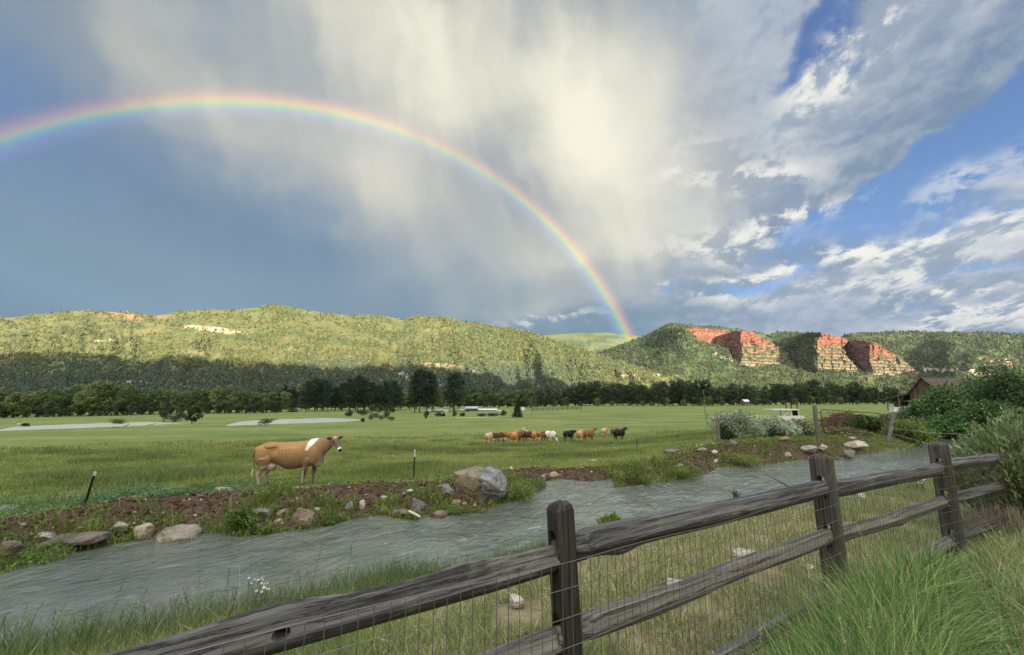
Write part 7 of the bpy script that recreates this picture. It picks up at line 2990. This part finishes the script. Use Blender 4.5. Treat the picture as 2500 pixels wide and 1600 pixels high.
def build_shrubs():
    # pale sage thicket left of the gate: three bushes
    bush_at(1800, 1080, 25.0, 130, 84, "sage_bush", "pale grey-green sage bush right of the stick-topped post", 401, 5200, (.33, .385, .25), size=.14, aspect=.55, amt=.24)
    bush_at(1885, 1078, 26.0, 140, 62, "sage_bush", "silvery sage bush in the middle, behind the stakes", 402, 5200, (.36, .41, .28), size=.14, aspect=.55, amt=.24)
    bush_at(1955, 1072, 26.0, 96, 44, "sage_bush", "smaller dull sage bush against the square gate post", 403, 2800, (.22, .25, .14), size=.14, aspect=.55, amt=.35)
    bush_at(1770, 1082, 22.5, 40, 46, "dark_bush", "dark twiggy bush tangled round the stick-topped post", 404, 1300, (.045, .06, .03), size=.10)
    bush_at(2115, 1058, 27.5, 90, 52, "dark_bush", "dark green bush behind the right half of the gate", 405, 2600, (.055, .085, .03), size=.14)
    bush_at(2060, 1060, 26.6, 130, 22, "weed_bush", "yellowish weeds behind the lower gate bars", 406, 1800, (.16, .15, .06), size=.12)
    # willows and leafy trees by the upstream water
    bush_at(2235, 1078, 26.0, 110, 70, "willow_bush", "bright yellow-green willow at the water behind the fence", 410, 5200, (.155, .215, .055), size=.14, aspect=.4)
    bush_at(2170, 1040, 33, 70, 40, "olive_bush", "pale olive bush just right of the leaning gate-side post", 411, 2400, (.12, .15, .09), size=.14, aspect=.5)
    bush_at(2222, 1030, 40, 80, 50, "olive_bush", "pale grey-green bush below the barn wall", 412, 2400, (.11, .145, .075), size=.17, aspect=.5)
    tr = [
        (2318, 1062, 34.0, 135, 134, "dark green leafy tree at the left of the riverside thicket", (.085, .150, .048), 9000, 421),
        (2405, 1062, 36.0, 140, 160, "tallest dark leafy tree in the riverside thicket", (.082, .145, .050), 11000, 422),
        (2495, 1060, 34.0, 150, 186, "dark leafy tree at the right picture edge above the shrub", (.080, .140, .055), 9000, 423),
        (2345, 1068, 31.0, 130, 90, "low spreading dark bush overhanging the water under the trees", (.075, .145, .042), 6500, 424),
        (2268, 1060, 36.0, 80, 76, "mid green leafy bush between the willow and the thicket", (.085, .150, .045), 6000, 425),
        (2440, 1062, 30.0, 150, 100, "low dark leafy bush behind the near shrub", (.068, .125, .040), 6000, 426),
    ]
    for px, py, Y, w, h, lab, c, n, sd in tr:
        bush_at(px, py, Y, w, h, "leafy_tree", lab, sd, n, c, size=.20, lumps=16, stems=48, aspect=.6, amt=.3)
    # the near shrub at the right edge, behind the fence
    spray_bush("rabbitbrush", "big bushy green shrub with fine upright stems at the right edge", 2545, 1300, 5.6, 280, 270, 1500, (.14, .20, .08), (.27, .33, .15), 431, .003, .075, per=20)
    spray_bush("dead_brush", "tangle of dry brown twigs at the shrub's lower left", 2460, 1290, 5.2, 150, 100, 420, (.25, .20, .13), (.30, .25, .17), 432, .003, .03, dead=.85)
    spray_bush("bright_tuft", "bright yellow-green tuft at the stream's near edge behind the fence", 1492, 1292, 9.6, 60, 44, 130, (.12, .19, .045), (.20, .28, .07), 433, .004, .16, per=7)
    spray_bush("leafy_weed", "single dark leafy weed standing against the water", 1796, 1218, 12.0, 26, 44, 40, (.05, .08, .03), (.07, .11, .04), 434, .003, .06)
    spray_bush("leafy_weed", "small upright weed by the water left of the big post", 1560, 1262, 11.0, 24, 20, 40, (.06, .09, .03), (.08, .12, .04), 435, .003, .06)
    # ferny clump on the far bank
    Y = Yat(600, 1296, 5, 30)
    bush_at(592, 1298, Y, 84, 56, "fern_clump", "bright green ferny clump at the water below the cow", 436, 1700, (.085, .15, .03), size=.085, aspect=.35, amt=.3)
    Y = Yat(660, 1304, 5, 30)
    bush_at(650, 1306, Y, 50, 26, "grass_tussock", "bright drooping tussock at the water right of the ferny clump", 437, 700, (.11, .17, .03), size=.07, aspect=.25)
    Y = Yat(810, 1282, 5, 30)
    bush_at(806, 1284, Y, 46, 26, "grass_tussock", "green drooping tussock at the water under the white stones", 438, 700, (.09, .15, .03), size=.07, aspect=.25)
    bush_at(1010, 1276, Yat(1010, 1268, 5, 30), 50, 26, "grass_tussock", "small islet tussock below the pointed grey rock", 439, 700, (.14, .20, .045), size=.06, aspect=.25)
    bush_at(1115, 1262, Yat(1115, 1256, 5, 30), 80, 30, "grass_tussock", "grass tussock in front of the big boulder's foot", 440, 1100, (.14, .20, .045), size=.06, aspect=.25)
    bush_at(1265, 1232, Yat(1265, 1226, 5, 30), 130, 56, "grass_tussock", "wide bright tussock mound right of the big boulder", 441, 2600, (.165, .22, .05), size=.065, aspect=.3)
    bush_at(1560, 1182, Yat(1560, 1178, 5, 30), 120, 56, "grass_tussock", "tall mossy tussock mound right of the little inlet", 442, 2600, (.15, .205, .045), size=.075, aspect=.3)
    bush_at(1660, 1172, Yat(1660, 1168, 5, 30), 110, 34, "grass_tussock", "low mossy tussock mound reaching into the stream", 443, 2000, (.16, .22, .05), size=.075, aspect=.3)
    bush_at(1810, 1138, Yat(1810, 1134, 5, 40), 130, 32, "grass_tussock", "flat mossy mound left of the second fence post", 444, 2000, (.165, .215, .05), size=.08, aspect=.3)
    bush_at(70, 1386, Yat(70, 1380, 5, 30), 150, 40, "grass_tussock", "bright grass mound at the left edge of the stream", 445, 1800, (.155, .22, .05), size=.06, aspect=.25)
    bush_at(490, 1222, Yat(520, 1196, 5, 30), 70, 22, "yellow_weed", "yellow-green weed patch left of the cow's hooves", 446, 900, (.14, .19, .04), size=.06, aspect=.3)


build_shrubs()


def daisies(label, px0, px1, py0, py1, n, Y0, Y1, seed, hgt=(.25, .45)):
    r = np.random.default_rng(seed)
    root = empty("daisy_clump", (P((px0 + px1) / 2, py1, (Y0 + Y1) / 2)[0], (Y0 + Y1) / 2, 0))
    base = np.array(root.location)
    root.location[2] = base[2] = gz(base[0], base[1])
    tag(root, label, "flowers")
    fb, sb = MB(), MB()
    for k in range(n):
        px, py = r.normal((px0 + px1) / 2, (px1 - px0) / 4), r.normal((py0 + py1) / 2, (py1 - py0) / 4)
        Y = Y0 + (Y1 - Y0) * np.clip((py1 - py) / (py1 - py0), 0, 1)
        q = P(px, py, Y)
        zg = gz(q[0], Y)
        q[2] = max(q[2], zg + .06)
        th = np.linspace(0, 2 * np.pi, 9)[:-1]
        t1 = np.array([r.normal(0, .3), -.55 + r.normal(0, .3), 1.0])
        t1 /= np.linalg.norm(t1)
        u = np.cross(t1, [0, 1, 0])
        u /= np.linalg.norm(u)
        v = np.cross(t1, u)
        rad = r.uniform(.7, 1.1) * min(.028, .0042 * Y ** .75)
        ringv = q + rad * (np.cos(th)[:, None] * u + np.sin(th)[:, None] * v)
        inner = q + rad * .3 * (np.cos(th)[:, None] * u + np.sin(th)[:, None] * v) + t1 * .006
        VV = np.concatenate([ringv, inner, [q + t1 * .010]]) - base
        kk = np.arange(8)
        fb.add(VV, np.stack([kk, (kk + 1) % 8, 8 + (kk + 1) % 8, 8 + kk], 1), (.72, .72, .68))
        fb.add(VV, np.stack([8 + kk, 8 + (kk + 1) % 8, np.full(8, 16)], 1), np.concatenate([np.tile([.72, .72, .68], (8, 1)), np.tile([.5, .34, .03], (9, 1))]))
        sb.tube([np.array([q[0], Y, zg - .02]) - base, q - base - t1 * .004], [.003, .002], (.08, .12, .035), 4, False)
    sb.build("stems", M_GRASS, root)
    f = fb.build("flower_heads", M_GRASS, root)
    f['kind'] = 'stuff'


daisies("white daisies over the top rail beside the third post", 2330, 2400, 1098, 1122, 34, 9.5, 14, 601)
daisies("white daisies in the grass below the rail left of the third post", 2200, 2270, 1150, 1180, 46, 7.5, 9.0, 602)
daisies("white daisies under the rail right of the third post", 2330, 2395, 1132, 1160, 34, 7.5, 9.0, 603)
daisies("few white daisies against the water above the near left rail", 610, 665, 1405, 1445, 18, 5.2, 5.6, 604)
daisies("white flowers on the meadow's edge left of the stick-topped post", 1690, 1750, 1072, 1098, 30, 20.5, 23.0, 605)
daisies("small white flower patch on the mossy bank below the gate", 2066, 2096, 1066, 1073, 18, 22.0, 22.6, 606)


# ------------------------------------------------------------------ the evening air
def build_haze():
    mb = MB()
    mb.box((-5600, -5200, -60), (5600, 7200, 2100), (1, 1, 1))
    m = bpy.data.materials.new("haze_air")
    m.use_nodes = True
    g = G(m.node_tree)
    g.n.remove(g.n['Principled BSDF'])
    v = g.n.new('ShaderNodeVolumePrincipled')
    v.inputs['Color'].default_value = (.80, .88, 1.0, 1)
    v.inputs['Density'].default_value = HAZE
    v.inputs['Anisotropy'].default_value = 0.0
    g.l.new(v.outputs[0], g.n['Material Output'].inputs['Volume'])
    o = mb.build("haze", m)
    tag(o, "thin bluish evening haze filling the valley", "haze", kind="stuff")


HAZE = 0.9e-5
build_haze()


# ------------------------------------------------------------------ the rainbow
def build_rainbow():
    ax = ANTI / np.linalg.norm(ANTI)
    up = np.array([0, 0, 1.0])
    u = np.cross(ax, up)
    u /= np.linalg.norm(u)
    v = np.cross(u, ax)
    dist = 3300.0
    # colours added to the sky, from the inner violet to the outer red: (angle from centre, r, g, b)
    ramp = [(39.9, 0, 0, 0), (40.35, .030, .022, .060), (40.75, .060, .040, .120), (41.0, .035, .095, .125), (41.25, .050, .175, .080), (41.5, .165, .215, .015), (41.72, .275, .200, .0), (42.0, .300, .115, .0), (42.35, .190, .045, .0), (42.75, .065, .012, .01), (43.2, 0, 0, 0)]
    ra = np.array(ramp)
    nb = 34
    tt = np.linspace(39.9, 43.2, nb)
    ps = np.radians(np.linspace(0, 360, 361)[:-1])
    V, Cc = [], []
    for i, p in enumerate(ps):
        w = np.interp(math.degrees(p), [0, 40, 60, 78, 90, 104, 122, 150, 180, 360], [1.10, 1.0, .70, .55, .95, 1.0, .75, .55, .4, .4])
        for t in tt:
            a = R(t)
            V.append(np.array([0, 0, CAMZ]) + dist * (math.cos(a) * ax + math.sin(a) * (math.cos(p) * u + math.sin(p) * v)))
            Cc.append([max(0, np.interp(t, ra[:, 0], ra[:, k])) * w for k in (1, 2, 3)])
    V, Cc = np.array(V), np.array(Cc)
    n = len(ps)
    f = grid_faces(n, nb, wrap=True)
    low = V[f].reshape(len(f), 4, 3)[:, :, 2].min(1) > -60
    me = mesh_np(V, f[low], Cc, True, name="rainbow")
    m = bpy.data.materials.new("rainbow_light")
    m.use_nodes = True
    g = G(m.node_tree)
    g.n.remove(g.n['Principled BSDF'])
    a = g.n.new('ShaderNodeAttribute')
    a.attribute_name = "Col"
    em = g.n.new('ShaderNodeEmission')
    g.l.new(a.outputs['Color'], em.inputs[0])
    em.inputs[1].default_value = RAINBOW / GAIN
    tr = g.n.new('ShaderNodeBsdfTransparent')
    ad = g.n.new('ShaderNodeAddShader')
    g.l.new(em.outputs[0], ad.inputs[0])
    g.l.new(tr.outputs[0], ad.inputs[1])
    g.l.new(ad.outputs[0], g.n['Material Output'].inputs[0])
    o = link("rainbow", me, m)
    tag(o, "bright rainbow arching from the left edge down to the distant hill", "rainbow")


RAINBOW = 1.15
build_rainbow()
